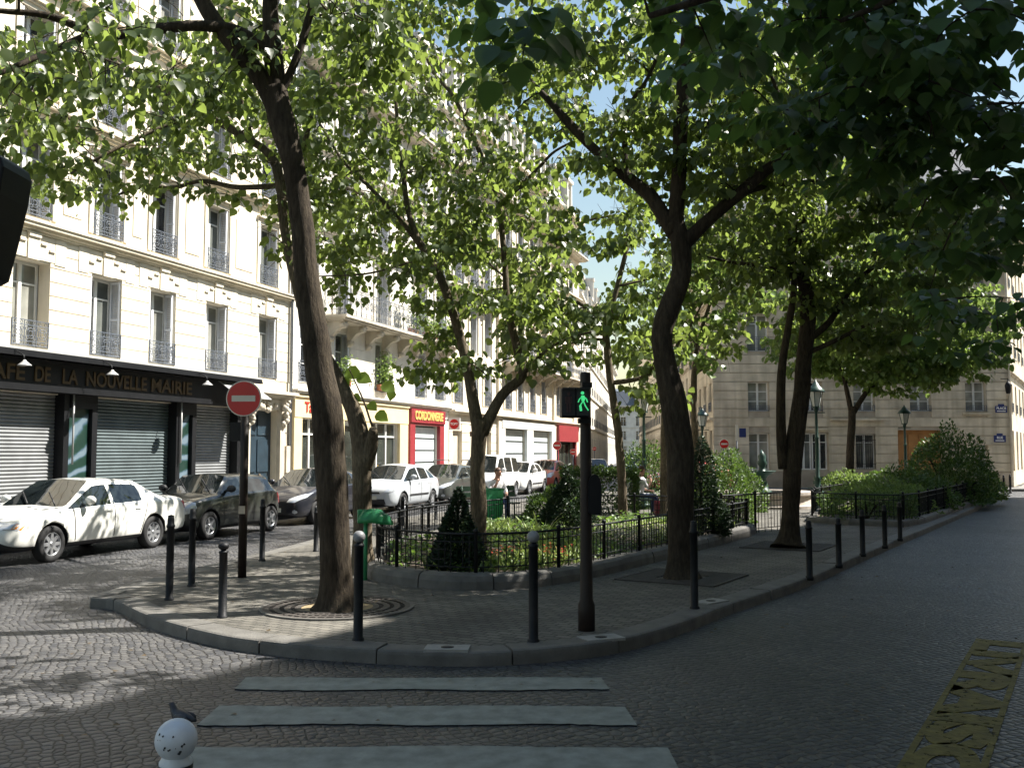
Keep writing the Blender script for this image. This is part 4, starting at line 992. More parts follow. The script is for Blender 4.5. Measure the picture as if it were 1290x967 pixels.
mb.build('wall', [m_stone], A, world=False)
rr = random.Random(5)
for li, (z, h, w) in enumerate(lev):
    for ci, c in enumerate(cols):
        sh = [(1, rr.uniform(-6, 14)), (-1, rr.uniform(-4, 10))]
        if li == 0 and ci == 2: sh = None
        if li == 0 and ci == 5: sh = [(-1, 60), (1, 2)]
        win(A, c, z, w, h, dep=.34, shut=sh, rail=(.62,), raild=-.03)
mansard(A, s0, s1, 18.62, 11, dorm=cols)
chimney(A, 29, 5, 21.5)
q = MB(); q.tube([(29.72, -.10, .1), (29.72, -.10, 18.2)], .055, 8); q.build('drainpipe', [m_zinc], A, world=False)
# cafe front
q = MB(); lb(q, s0, 26.75, -.02, .42, 3.28, 4.0); lb(q, s0, 26.75, .42, .47, 3.28, 3.36); lb(q, s0, 26.75, .42, .5, 3.94, 4.0); fas = q.build('cafe_fascia', [m_black], A, world=False)
for body_, s_a, s_b in (('CAFE', 16.35, 17.65), ('DE', 17.95, 18.42), ('LA', 18.8, 19.3), ('NOUVELLE', 19.58, 21.8), ('MAIRIE', 22.0, 23.75)):
    me = text_mesh('lettering', body_, .48, m_gold, .012, 'CENTER', 1.0, .010); xs = [v.co.x for v in me.vertices]; k = (s_b - s_a) / (max(xs) - min(xs))
    for v in me.vertices: v.co.x = (v.co.x - (max(xs) + min(xs)) / 2) * k
    set_frame(me, Vector(((s_a + s_b) / 2, -.435, 3.65)), Vector((1, 0, 0)), Vector((0, 0, 1))); link('lettering', me, fas)
q = MB(); lb(q, s0, 26.85, -.02, .78, 4.06, 4.14); lb(q, s0, 26.85, -.02, .74, 4.14, 4.2, 1); lb(q, s0, 26.85, .70, .80, 4.0, 4.06); q.build('cafe_cornice', [m_black, m_lamph], A, world=False)
q = MB()
for a, b in ((19.15, 19.32), (20.1, 20.28), (23.42, 23.6), (24.15, 24.33), (26.42, 26.75)): lb(q, a, b, -.1, .2, .13, 3.28)
lb(q, s0, 26.75, -.05, .16, .13, .34); q.build('cafe_frame', [m_black], A, world=False)
for a, b in ((19.34, 20.08), (23.62, 24.13)):
    q = MB(); lb(q, a, b, -.1, .10, .34, 2.95); lb(q, a, b, -.1, .22, 2.95, 3.27, 1); q.build('painted_pillar', [m_swirl, m_black], A, world=False)
    q = MB(); q.tube([((a + b) / 2 - .32, -.26, 1.6), ((a + b) / 2 - .32, -.26, 3.3)], .025, 6); q.build('awning_pole', [m_lamph], A, world=False)
def roller(a, b, z0, z1, d, m, top=.55):
    q = MB(); n = int((z1 - z0) / .085); vs = []
    for i in range(n * 4 + 1):
        z = z0 + (z1 - z0) * i / (n * 4); y = -(d + [.0, .022, .03, .022][i % 4]); vs += [(a, y, z), (b, y, z)]
    q.add(vs, [(2 * i, 2 * i + 1, 2 * i + 3, 2 * i + 2) for i in range(n * 4)], 0, False)
    lb(q, a, b, d - .1, d + .05, z0 - .05, z0); return q.build('roller_shutter', [m], A, world=False)
roller(13.0, 19.15, .35, 3.25, -.1, m_roller); roller(20.28, 23.42, .35, 3.25, -.1, m_rollerd); roller(24.33, 26.42, .35, 3.25, -.1, m_roller)
for s in (17.0, 19.75, 23.6):
    q = MB(); q.tube([(s, -.42, 4.0), (s, -.75, 4.12), (s, -1.02, 3.98), (s, -1.05, 3.86)], .014, 6); lamp = q.build('cafe_lamp', [m_black], A, world=False)
    q = MB(); q.lathe([(.025, .08), (.04, .05), (.14, -.03), (.15, -.045), (.14, -.045), (.03, .03)], (s, -1.05, 3.80), 14); q.build('lamp_shade', [m_lamph], lamp, world=False)
q = MB(); q.hexa([(s, y, z) for y, z in ((-.5, 3.95), (-1.25, 3.42)) for s, z2 in ((24.9, 0), (26.7, 0))] + [(s, y, z + .03) for y, z in ((-.5, 3.95), (-1.25, 3.42)) for s in (24.9, 26.7)]) if False else None
q.add([(24.9, -.5, 3.98), (26.7, -.5, 3.98), (26.7, -1.2, 3.5), (24.9, -1.2, 3.5), (24.9, -.5, 4.0), (26.7, -.5, 4.0), (26.7, -1.2, 3.52), (24.9, -1.2, 3.52)], [(0, 1, 2, 3), (4, 5, 6, 7), (0, 1, 5, 4), (1, 2, 6, 5), (2, 3, 7, 6), (3, 0, 4, 7)]); q.build('awning', [m_lamph], A, world=False)
# stone portal with carved consoles and the blue door
q = MB(); courses(q, 26.8, 29.85, .13, 3.6, .48, [door], .03, .03, 0, .3)
lb(q, 26.95, 27.23, -.02, .14, .13, 3.3); lb(q, 29.02, 29.3, -.02, .14, .13, 3.3); lb(q, 26.95, 29.3, -.02, .14, 3.3, 3.62)
mould(q, 26.8, 29.6, 3.64, [(.18, .06), (.34, .08), (.5, .1)])
r2 = random.Random(9)
for cx in (27.1, 29.15):
    for k in range(9): q.ball((cx + r2.uniform(-.12, .12), -.16 - .2 * k / 9 + r2.uniform(-.03, .03), 2.75 + .1 * k), r2.uniform(.07, .14), 8)
for k in range(16): q.ball((28.12 + r2.gauss(0, .3), -.16 + r2.uniform(-.06, .02), 3.38 + r2.uniform(-.12, .25)), r2.uniform(.06, .13), 8)
q.build('door_surround', [m_stone2], A, world=False)
q = MB(); lb(q, 27.25, 29.0, -.3, -.22, .13, 3.25)
for a, b in ((27.35, 28.07), (28.17, 28.9)):
    for c, d in ((.3, 1.1), (1.25, 2.3), (2.45, 3.1)): lb(q, a, b, -.22, -.19, c, d)
dr = q.build('door', [m_bluedoor], A, world=False)
q = MB(); q.ball((28.2, .12, 1.15), .05, 8); q.build('door_handle', [m_gold], dr, world=False)
q = MB(); lb(q, 29.4, 29.65, 0, .16, 1.2, 2.1); q.build('wall_box', [m_stone2], A, world=False)
# ---- B: the building with the two shops and the balcony
B = bld('shop_building', 'cream stone building with yellow tailor shop, red cobbler shop and balcony on carved brackets', tuple(L_(0, 17.5)), ANG)
cols = [31.0, 33.6, 37.1, 41.2, 43.55]; s0, s1 = 29.87, 44.7
lev = [(4.35, 2.05, 1.25), (7.0, 2.45, 1.25), (10.25, 2.1, 1.2), (13.2, 2.0, 1.2), (16.0, 1.9, 1.15)]
ops = [(c - w / 2, c + w / 2, z, z + h) for z, h, w in lev for c in cols]
gops = [(30.55, 33.0, .55, 3.05), (33.7, 35.3, .15, 3.05), (36.0, 38.7, .55, 3.05), (40.35, 43.2, .3, 3.08)]
mb = MB(); wall_grid(mb, s0, s1, -.1, 18.4, ops + gops); body(mb, s0, s1, -.1, 18.4, 11)
courses(mb, s0, s1, 4.2, 6.1, .42, [(c - .7, c + .7, 4.2, 6.7) for c in cols], .018, .022)
for z in (9.9, 12.85, 15.7): mould(mb, s0, s1, z, [(.06, .08), (.14, .08), (.28, .08)])
mould(mb, s0, s1, 3.86, [(.08, .06), (.2, .08), (.3, .06)]); mould(mb, s0, s1, 18.0, [(.1, .1), (.25, .1), (.5, .2)])
for z, h, w in lev[1:]:
    for c in cols:
        for k in (-1, 1): lb(mb, c + k * (w / 2 + .12) - .1, c + k * (w / 2 + .12) + .1, -.02, .06, z, z + h + .1)
        mould(mb, c - w / 2 - .25, c + w / 2 + .25, z + h + .1, [(.08, .1), (.18, .08)])
mb.build('wall', [m_stone3], B, world=False)
for li, (z, h, w) in enumerate(lev):
    for c in cols:
        win(B, c, z, w, h, 'three' if li == 0 else 'mid', dep=.32, shut=None if (li == 0 and c == 37.1) else [(1, rr.uniform(-5, 10)), (-1, rr.uniform(-5, 10))], rail=None if li in (1, 4) else (.75,))
balcony(B, 32.2, 43.9, 6.92, .9, 8); balcony(B, 30.4, 44.2, 15.9, .75, 0)
mansard(B, s0, s1, 18.42, 11, dorm=cols[1:]); chimney(B, 44, 5, 21.4)
q = MB()
for a, b in ((29.95, 30.5), (33.05, 33.65), (35.35, 35.95), (38.75, 39.6)): lb(q, a, b, -.05, .12, .13, 3.1)
lb(q, 29.95, 39.6, -.05, .14, 3.1, 3.8); lb(q, 29.95, 39.6, -.05, .2, 3.8, 3.85); lb(q, 30.5, 33.05, -.1, .08, .13, .55); lb(q, 35.95, 38.75, -.1, .08, .13, .55)
ys = q.build('yellow_shopfront', [m_yshop], B, world=False)
me = text_mesh('lettering', 'Tailleur', .52, m_redl, .012, 'LEFT', 1.0, .008); set_frame(me, Vector((30.6, -.155, 3.45)), Vector((1, 0, 0)), Vector((0, 0, 1))); link('lettering', me, ys)
for a, b, mull in ((30.55, 33.0, 3), (36.0, 38.7, 3)):
    q = MB()
    for i in range(mull + 1): x = a + (b - a) * i / mull; lb(q, max(a, x - .04), min(b, x + .04), -.18, -.1, .55, 3.05)
    lb(q, a, b, -.18, -.1, 2.5, 2.56); o = q.build('shop_window', [m_wframe], B, world=False)
    p = MB(); p.quad((a, .16, .55), (b, .16, .55), (b, .16, 3.05), (a, .16, 3.05)); p.build('pane', [m_glassd], o, world=False)
    p = MB(); p.add([(b - 1.75, .15, .75), (b - 1.35, .15, .75), (b - 1.55, .15, 1.4)], [(0, 1, 2)]); p.build('poster', [m_yletter], o, world=False)
q = MB(); lb(q, 33.7, 35.3, -.2, -.14, .15, 3.05); o = q.build('shop_door', [m_wframe], B, world=False); p = MB(); p.quad((33.82, .135, .4), (35.18, .135, .4), (35.18, .135, 2.9), (33.82, .135, 2.9)); p.build('pane', [m_glassd], o, world=False)
q = MB(); lb(q, 39.75, 40.3, -.05, .16, .13, 3.1); lb(q, 43.22, 43.75, -.05, .16, .13, 3.1); lb(q, 39.75, 43.75, -.05, .16, 3.1, 3.2); lb(q, 39.75, 43.75, -.05, .22, 3.2, 3.8); rs = q.build('red_shopfront', [m_red], B, world=False)
me = text_mesh('lettering', 'CORDONNERIE', .52, m_yletter, .015, 'CENTER', 1.0, .018); xs = [v.co.x for v in me.vertices]; k = 3.3 / (max(xs) - min(xs))
for v in me.vertices: v.co.x *= k
set_frame(me, Vector((41.75, -.235, 3.5)), Vector((1, 0, 0)), Vector((0, 0, 1))); link('lettering', me, rs)
q = MB()
for i in range(5): lb(q, 40.35, 43.2, -.16, -.1, .38 + i * .54, .38 + i * .54 + .47)
lb(q, 40.35, 43.2, -.3, -.2, .3, 3.08, 1); q.build('shop_panel', [m_panelw, m_black], B, world=False)
q = MB(); lb(q, 44.2, 44.26, .2, .78, 2.95, 3.52); lb(q, 44.2, 44.24, -.05, .2, 3.4, 3.44, 1); ts = q.build('hanging_sign', [m_white, m_black], B, world=False)
q = MB(); q.lathe([(.235, 0), (.235, -.012), (0, -.012)], (44.2, -.49, 3.23), 24, 0, False, 'X'); q.build('sign_disc', [m_signred], ts, world=False)
me = text_mesh('lettering', 'TOPY', .15, m_white, .004, 'CENTER', 1.0, .006); set_frame(me, Vector((44.183, -.49, 3.23)), Vector((0, -1, 0)), Vector((0, 0, 1))); link('lettering', me, ts)
# planters with greenery on B
def box_plant(label, s, d, z, w, h, n, seed, group='window plants on the shop building'):
    P = L_(0, 17.5) + U * s - N * d + Vector((0, 0, z)); T = thing('potted_plant', label, 'potted plant', tuple(P), ANG, group)
    q = MB(); q.hexa([(x, y, zz) for zz, k in ((0, .85), (.24, 1)) for x, y in ((-w / 2 * k, -.1), (w / 2 * k, -.1), (w / 2 * k, .1), (-w / 2 * k, .1))]); q.build('trough', [m_terra], T, world=False)
    r2 = random.Random(seed); LP, LD, LN, LS = [], [], [], []
    for _ in range(n):
        x, y, zz = r2.gauss(0, w * .3), r2.gauss(-.08, .14), r2.triangular(-.25, h, .25); LP.append((x, y, .2 + zz)); a = r2.uniform(0, 6.28)
        LD.append((math.cos(a), math.sin(a), r2.uniform(-.8, .5))); LN.append((r2.gauss(0, .5), -.6, 1)); LS.append(r2.uniform(.07, .14))
    link('foliage', leaf_mesh('foliage', LP, LD, LN, LS, m_leafb, True), T)
box_plant('bushy plant filling the window right of the thick trunk above the yellow shop', 37.1, .12, 4.4, 1.1, 1.5, 700, 1)
box_plant('climbing plant on the balcony window left of the tallest balcony plant', 33.6, .1, 4.4, .9, 1.0, 350, 2)
box_plant('tall leafy plant on the balcony in front of the third window', 39.0, .6, 6.95, .8, 2.0, 700, 3)
box_plant('trailing plant over the right part of the balcony railing', 40.6, .72, 6.95, 1.4, .8, 600, 4)
box_plant('dark round plant at the right end of the balcony', 42.9, .65, 6.95, 1.2, .9, 600, 5)
# ---- C: the corner building
C_ = bld('corner_building', 'long pale corner building with white shopfront and red shop at the end of the row', tuple(L_(0, 17.5)), ANG)
cols = [45.9, 48.2, 50.4, 54.0, 56.4, 58.9, 61.5, 65.0, 68.6]; s0, s1 = 44.72, 71.3
lev = [(4.35, 2.1, 1.2), (7.05, 2.45, 1.2), (10.3, 2.1, 1.2), (13.3, 2.0, 1.15), (16.3, 1.9, 1.15)]
ops = [(c - w / 2, c + w / 2, z, z + h) for z, h, w in lev for c in cols]
gops = [(45.2, 46.5, .5, 2.95), (47.6, 48.8, .15, 2.95), (49.9, 51.0, .5, 2.95), (53.1, 57.3, .35, 3.2), (58.7, 62.9, .35, 3.2), (64.6, 69.2, .2, 2.6)]
mb = MB(); wall_grid(mb, s0, s1, -.1, 19.0, ops + gops); body(mb, s0, s1, -.1, 19.0, 11)
courses(mb, s0, 52.4, .15, 3.7, .45, gops, .03, .03); courses(mb, s0, s1, 4.2, 6.0, .42, [(c - .75, c + .75, 4.2, 6.7) for c in cols], .018, .022)
for z in (10.0, 13.0, 16.0): mould(mb, s0, s1, z, [(.06, .08), (.14, .08), (.28, .08)])
mould(mb, s0, s1, 3.72, [(.08, .06), (.22, .1), (.34, .08)]); mould(mb, s0, s1, 18.6, [(.1, .1), (.25, .1), (.5, .2)])
for z, h, w in lev:
    for c in cols:
        for k in (-1, 1): lb(mb, c + k * (w / 2 + .12) - .1, c + k * (w / 2 + .12) + .1, -.02, .07, z, z + h + .05)
        if z > 5: mould(mb, c - w / 2 - .28, c + w / 2 + .28, z + h + .08, [(.08, .1), (.2, .1)])
for s in (52.2, 63.9): lb(mb, s - .25, s + .25, -.02, .16, .13, 18.5)
mb.build('wall', [m_stone], C_, world=False)
for li, (z, h, w) in enumerate(lev):
    for c in cols: win(C_, c, z, w, h, dep=.32, shut=[(1, rr.uniform(-5, 10)), (-1, rr.uniform(-5, 10))], rail=None if li in (1, 4) else (.8,))
balcony(C_, 53.0, 71.2, 6.98, .95, 9); balcony(C_, 45.0, 71.2, 16.2, .8, 0); balcony(C_, 45.0, 51.6, 9.98, .7, 0)
mansard(C_, s0, s1, 19.02, 11, h=3.6, dorm=cols); chimney(C_, 62, 5, 22.5)
for i, (a, b) in enumerate(((45.2, 46.5), (47.6, 48.8), (49.9, 51.0))):
    q = MB(); lb(q, a, b, -.28, -.2, .15, 2.95); lb(q, a + .1, b - .1, -.2, -.17, .6, 2.7); q.build('shop_door', [m_stoned], C_, world=False)
q = MB()
for a, b in ((52.5, 53.05), (57.35, 58.65), (62.95, 63.6)): lb(q, a, b, -.05, .18, .13, 3.25)
lb(q, 52.5, 63.6, -.05, .2, 3.25, 3.7); lb(q, 53.05, 57.35, -.1, .1, .13, .35); lb(q, 58.65, 62.95, -.1, .1, .13, .35); q.build('white_shopfront', [m_white], C_, world=False)
for a, b in ((53.1, 57.3), (58.7, 62.9)):
    q = MB()
    for i in range(4): lb(q, a, b, -.18, -.1, .42 + i * .71, .42 + i * .71 + .62)
    lb(q, a, b, -.3, -.2, .35, 3.2, 1); q.build('shop_panel', [m_panelw, m_black], C_, world=False)
q = MB(); lb(q, 64.2, 69.6, -.05, .35, 2.6, 3.7); lb(q, 64.2, 64.6, -.05, .2, .13, 2.6); lb(q, 69.2, 69.6, -.05, .2, .13, 2.6); q.build('red_fascia', [m_red], C_, world=False)
q = MB(); lb(q, 64.6, 69.2, -.3, -.2, .2, 2.6, 0)
for k in range(4): lb(q, 64.7 + k * 1.15, 65.7 + k * 1.15, -.2, -.18, .5, 2.4, 1)
q.build('shop_window', [m_black, m_glassd], C_, world=False)
q = MB(); q.lathe([(.02, .75), (.12, .62), (.2, .5), (.14, .05), (.05, 0)], (69.9, -.9, 5.0), 8); q.bar((69.9, 0, 5.9), (69.9, -.9, 5.85), .04); q.bar((69.9, -.9, 5.85), (69.9, -.9, 5.7), .03); q.build('wall_lantern', [m_iron], C_, world=False)
# ---- plain street buildings
def street_bld(name, label, origin, rz, w, h, depth, ncol, z1=4.3, fh=3.05, m=None, seed=1, group='plain buildings further along the streets', mans=True, rail=True, shops=None, sidewin=0, ww=1.15, hw=1.95):
    b = bld(name, label, origin, rz, group); r2 = random.Random(seed); nf = int((h - z1) / fh)
    cs = [w * (i + .5) / ncol for i in range(ncol)]; ops = [(c - ww / 2, c + ww / 2, z1 + k * fh + .2, z1 + k * fh + .2 + hw) for k in range(nf) for c in cs]
    go = [(c - .75, c + .75, .6, 3.2) for c in cs]
    mb = MB(); wall_grid(mb, 0, w, -.1, h, ops + go); body(mb, 0, w, -.1, h, depth)
    for k in range(nf): mould(mb, 0, w, z1 + k * fh - .25, [(.06, .08), (.16, .09)])
    mould(mb, 0, w, h - .4, [(.1, .1), (.3, .12), (.42, .17)]); courses(mb, 0, w, .2, 3.8, .45, go, .03, .03)
    M = None
    if sidewin:
        M = Matrix.Translation((w, 0, 0)) @ Matrix.Rotation(math.pi / 2, 4, 'Z')
    mb.build('wall', [m or m_stone3], b, world=False)
    for k in range(nf):
        for c in cs: win(b, c, z1 + k * fh + .2, ww, hw, dep=.28, rail=(.8,) if rail else None, fancy=False)
    for c in cs: win(b, c, .6, 1.5, 2.6, dep=.28)
    if mans: mansard(b, 0, w, h + .02, depth, dorm=cs[::2])
    return b
# far left side of the street that runs away
o4 = R(4.9); d4 = Vector((math.sin(o4), math.cos(o4), 0)); AN4 = math.atan2(d4.y, d4.x)
o5 = R(8); d5 = Vector((math.sin(o5), math.cos(o5), 0)); p = Vector((5.3, 80, 0))
for i, (w, h, lb_) in enumerate(((22, 15, 'white building with slate roof, first past the red shop'), (26, 17.5, 'pale white building behind the first one past the red shop'), (40, 15, 'far pale building, last seen on the sunny side of the receding street'))):
    street_bld('street_building', lb_, tuple(p), math.atan2(d5.y, d5.x), w, h, 9, max(3, w // 3), seed=20 + i); p = p + d5 * (w + .02)
street_bld('street_building', 'pale building closing the view at the end of the receding street', (6, 215, 0), R(2), 60, 12, 10, 18, seed=30)
# ---- D: the far building that faces the camera across the square
D = bld('far_building', 'grey beige stone building in shade facing the square at the far end, with orange door', (10.2, 50, 0), 0.0)
W_ = 15.0; H_ = 14.2
up = [(12.55, 13.65), (9.1, 10.3), (5.9, 7.1), (2.6, 3.7), (-.0 + .6, 1.6)]
def xs_(px): return (px - CX) / F * 50 / 1.0 - 10.2
def zz_(py): return pt(645, py, 50).z
cs = [xs_(956), xs_(1023), xs_(1089), xs_(1160), xs_(1230)]
lev = [(3.95, 1.5, 1.05), (7.0, 1.9, 1.1), (10.5, 1.9, 1.1)]
ops = [(c - w / 2, c + w / 2, z, z + h) for z, h, w in lev for c in cs]
gop = [(xs_(943), xs_(969), 1.0, 2.85), (xs_(1003), xs_(1043), 1.0, 2.85), (xs_(1077), xs_(1102), 1.05, 2.8), (xs_(1130), xs_(1186), .14, 3.0), (xs_(1231), xs_(1243), .95, 2.2)]
mb = MB(); wall_grid(mb, 0, W_, -.1, 9.5, ops + gop, m=1, mr=0); wall_grid(mb, 0, W_, 9.5, H_, ops); 
sideL = (Vector((16.1, 120, 0)) - Vector((10.2, 50, 0))); 
# left and right street faces of the block
ML = Matrix.Translation((0, 0, 0)) @ Matrix.Rotation(AN4 + math.pi, 4, 'Z') ; MR = Matrix.Translation((W_, 0, 0)) @ Matrix.Rotation(math.atan2(V2.y, V2.x), 4, 'Z')
lside, rside = 13.0, 30.0
Ml = Matrix.Translation(d4 * lside) @ Matrix.Rotation(AN4 + math.pi, 4, 'Z')
def placed(fn, M):
    q = MB(); fn(q); mb.add([tuple(M @ Vector(v)) for v in q.v], q.f, 0)
lc = [1.6, 4.2, 6.8, 9.4, 11.8]; rc = [1.8 + 2.7 * i for i in range(10)]
lops = [(c - .55, c + .55, z, z + h) for z, h, w in lev for c in lc] + [(c - .6, c + .6, 1.0, 3.0) for c in lc]
rops = [(c - .55, c + .55, z, z + h) for z, h, w in lev for c in rc] + [(c - .6, c + .6, .9, 3.0) for c in rc]
def fl(q): wall_grid(q, 0, lside, -.1, H_, lops); courses(q, 0, lside, .9, 9.5, .46, lops, .02, .03, 0, .15); [mould(q, 0, lside, z, [(.06, .08), (.2, .1)]) for z in (3.45, 9.6)]; mould(q, 0, lside, H_ - .4, [(.1, .1), (.3, .12), (.42, .17)])
def frr(q): wall_grid(q, 0, rside, -.1, H_, rops); courses(q, 0, 1.0, .9, 9.5, .46, rops, .02, .03); [mould(q, 0, rside, z, [(.06, .08), (.2, .1)]) for z in (5.85, 9.6)]; mould(q, 0, rside, H_ - .4, [(.1, .1), (.3, .12), (.42, .17)])
placed(fl, Ml); placed(frr, MR)
eL, eR = d4 * lside, Vector((W_, 0, 0)) + V2 * rside
mb.add([(0, 0, H_), (W_, 0, H_), (eR.x, eR.y, H_), (eL.x, eL.y, H_)], [(0, 1, 2, 3)]); mb.add([(eL.x, eL.y, 0), (eR.x, eR.y, 0), (eR.x, eR.y, H_), (eL.x, eL.y, H_)], [(0, 1, 2, 3)])
courses(mb, 0, W_, .9, 9.4, .455, [(c - .55, c + .55, z, z + h) for z, h, w in lev for c in cs] + gop, .04, .034, 0, .0)
mould(mb, 0, W_, 9.6, [(.06, .08), (.2, .1)]); mould(mb, 0, W_, H_ - .4, [(.1, .1), (.3, .12), (.42, .17)])
mould(mb, xs_(1043) + .1, xs_(1113), 3.42, [(.08, .07), (.2, .08)]); mould(mb, xs_(1002), xs_(1044), 2.9, [(.08, .1), (.16, .08)]); mould(mb, xs_(1212), xs_(1248), 3.72, [(.06, .08), (.14, .08)])
q0, q1 = xs_(1225), xs_(1248); mb.add([(q0, -.02, 2.25), (q1, -.02, 2.25), ((q0 + q1) / 2, -.02, 2.6), (q0, -.14, 2.25), (q1, -.14, 2.25), ((q0 + q1) / 2, -.14, 2.6)], [(3, 4, 5), (0, 1, 4, 3), (1, 2, 5, 4), (2, 0, 3, 5)])
mb.build('wall', [m_stoned, m_joint], D, world=False)
q = MB()
for a, b in ((0, gop[3][0]), (gop[3][1], W_)): lb(q, a, b, -.05, .06, .1, .88)
q.build('plinth', [m_plinth], D, world=False)
for z, h, w in lev:
    for c in cs: win(D, c, z, w, h, 'three' if z < 5 else 'mid', dep=.26, rail=(.3,) if z < 5 else (.75,), fancy=False)
    for c in lc: win(D, c, z, 1.1, h, dep=.26, M=Ml, rail=(.5,), fancy=False)
    for c in rc: win(D, c, z, 1.1, h, dep=.26, M=MR, rail=(.5,), fancy=False)
for a, b, c, d in (gop[0], gop[2], gop[4]): win(D, (a + b) / 2, c, b - a, d - c, dep=.24)
a, b, c, d = gop[1]
for k in (0, 1): win(D, a + (b - a) * (.25 + .5 * k), c, (b - a) / 2 - .04, d - c, dep=.24)
for c in lc: win(D, c, 1.0, 1.2, 2.0, dep=.26, M=Ml)
for c in rc: win(D, c, .9, 1.2, 2.1, dep=.26, M=MR)
q = MB()
for i in range(9): x = gop[2][0] + (gop[2][1] - gop[2][0]) * (i + .5) / 9; q.bar((x, -.05, 1.05), (x, -.05, 2.75), .02)
q.bar((gop[2][0], -.05, 1.3), (gop[2][1], -.05, 1.3), .025); q.bar((gop[2][0], -.05, 2.5), (gop[2][1], -.05, 2.5), .025); q.build('window_grille', [m_iron], D, world=False)
a, b, c, d = gop[3]; q = MB(); lb(q, a, b, -.3, -.22, c, d)
for i in range(4): x0 = a + (b - a) * i / 4 + .06; lb(q, x0, x0 + (b - a) / 4 - .12, -.22, -.18, c + .2, c + 1.1); lb(q, x0, x0 + (b - a) / 4 - .12, -.22, -.18, c + 1.25, d - .2)
q.build('door', [m_wood], D, world=False)
for x, z, words_ in ((xs_(1261), zz_(515), ('5', 'PLACE')), (xs_(1258), zz_(552), ('5', 'RUE'))):
    q = MB(); lb(q, x - .30, x + .30, .03, .06, z - .19, z + .15); q.lathe([(.14, .031), (.14, .061), (0, .061)], (x, 0, z + .15), 16, 0, False, 'Y') if False else lb(q, x - .15, x + .15, .03, .06, z + .151, z + .25); o = q.build('street_plate', [m_blue], D, world=False)
    me = text_mesh('lettering', words_[1], .17, m_white, .003, 'CENTER', 1.0, .004); set_frame(me, Vector((x, -.065, z + .03)), Vector((1, 0, 0)), Vector((0, 0, 1))); link('lettering', me, o)
    q = MB(); lb(q, x - .22, x + .22, .06, .066, z - .13, z - .09); q.build('border_line', [m_white], o, world=False)
q = MB(); q.tube([(xs_(1272), -.09, .1), (xs_(1272), -.09, 16)], .06, 8); q.build('drainpipe', [m_stone2], D, world=False)
q = MB(); x = xs_(1262); q.lathe([(.03, .62), (.1, .55), (.17, .42), (.11, .02), (.04, 0)], (x, -.75, 4.8), 8); q.bar((x, 0, 5.6), (x, -.75, 5.55), .04); q.bar((x, -.75, 5.55), (x, -.75, 5.4), .03); q.build('wall_lantern', [m_iron], D, world=False)
mb = MB(); mb.add([(0, 0, H_ + .02), (W_, 0, H_ + .02), (eR.x, eR.y, H_ + .02), (eL.x, eL.y, H_ + .02), (5, 1.8, H_ + 4), (W_ - .2, 1.8, H_ + 4), (eR.x - 1.5, eR.y - 1, H_ + 4), (eL.x + 5, eL.y - 1, H_ + 4)], [(0, 1, 5, 4), (1, 2, 6, 5), (2, 3, 7, 6), (3, 0, 4, 7), (4, 5, 6, 7)]); mb.build('roof', [m_slate], D, world=False)
p = Vector((10.2, 50, 0)) + d4 * (lside + .02)
for i, (w, h, lb_) in enumerate(((20, 11, 'long beige building with tall windows along the shady side of the receding street'), (24, 12, 'beige building further down the shady side of the receding street'), (30, 14, 'farthest beige building on the shady side of the receding street'))):
    p = p + d4 * w
    street_bld('street_building', lb_, tuple(p), AN4 + math.pi, w, h, 5.5, int(w / 2.6), m=m_stone2, seed=40 + i, hw=2.2, mans=False)
    p = p + d4 * .02
# ---- right-hand row (its shade covers the right road)
p = Vector(R_(-14, 4.1))
for i, (w, h, lb_) in enumerate(((24, 17.8, 'tall building on the near right pavement, outside the picture'), (24, 18.2, 'tall building in the middle of the right-hand row, outside the picture'), (19.5, 17.9, 'tall building at the far end of the right-hand row, outside the picture'))):
    e = R_(-14 + [0, 24.1, 48.2][i] + w, 4.1)
    street_bld('street_building', lb_, tuple(e), math.atan2(V2.y, V2.x) + math.pi, w, h, 10, int(w / 3), m=m_stone3, seed=60 + i)
# ------------------------------------------------------------------ cars (local x: nose at 0, tail at L; built facing -x, then placed along the kerb)
m_tyre = mat('tyre_rubber', (.015, .015, .016), .8, .2, 20); m_rim = mat('wheel_alloy', (.45, .46, .48), .3, .08, 10, metal=.7)
m_cglass = glass_mat('car_glass', (.012, .016, .017), .03); m_trim = mat('car_black_plastic', (.02, .02, .022), .6, .15, 10); m_lens = mat('headlight_lens', (.55, .58, .62), .12, .15, 14, metal=.3)
m_tail = mat('tail_light_red', (.35, .01, .01), .2, .15, 10); m_plate = mat('number_plate', (.6, .6, .52), .5, .05, 10); m_orange = mat('indicator_orange', (.6, .2, .02), .3, .1, 10)
m_chrome = mat('chrome', (.6, .6, .62), .15, .05, 10, metal=.9); m_well = mat('wheel_well', (.01, .01, .01), .9, .1, 5)
def paint(name, c, metal=.0): return mat(name, c, .32, .03, 2, coat=.6, metal=metal)
def sub_eval(me, levels):
    o = bpy.data.objects.new('tmp', me); COL.objects.link(o)
    md = o.modifiers.new('s', 'SUBSURF'); md.levels = levels; md.render_levels = levels
    bpy.context.view_layer.update(); dg = bpy.context.evaluated_depsgraph_get()
    r = bpy.data.meshes.new_from_object(o.evaluated_get(dg)); bpy.data.objects.remove(o); return r
def bool_cut(me, cut):
    a = bpy.data.objects.new('a', me); b = bpy.data.objects.new('b', cut); COL.objects.link(a); COL.objects.link(b)
    md = a.modifiers.new('b', 'BOOLEAN'); md.object = b; md.operation = 'DIFFERENCE'; md.solver = 'EXACT'
    bpy.context.view_layer.update(); r = bpy.data.meshes.new_from_object(a.evaluated_get(bpy.context.evaluated_depsgraph_get()))
    bpy.data.objects.remove(a); bpy.data.objects.remove(b); return r
WH = {}
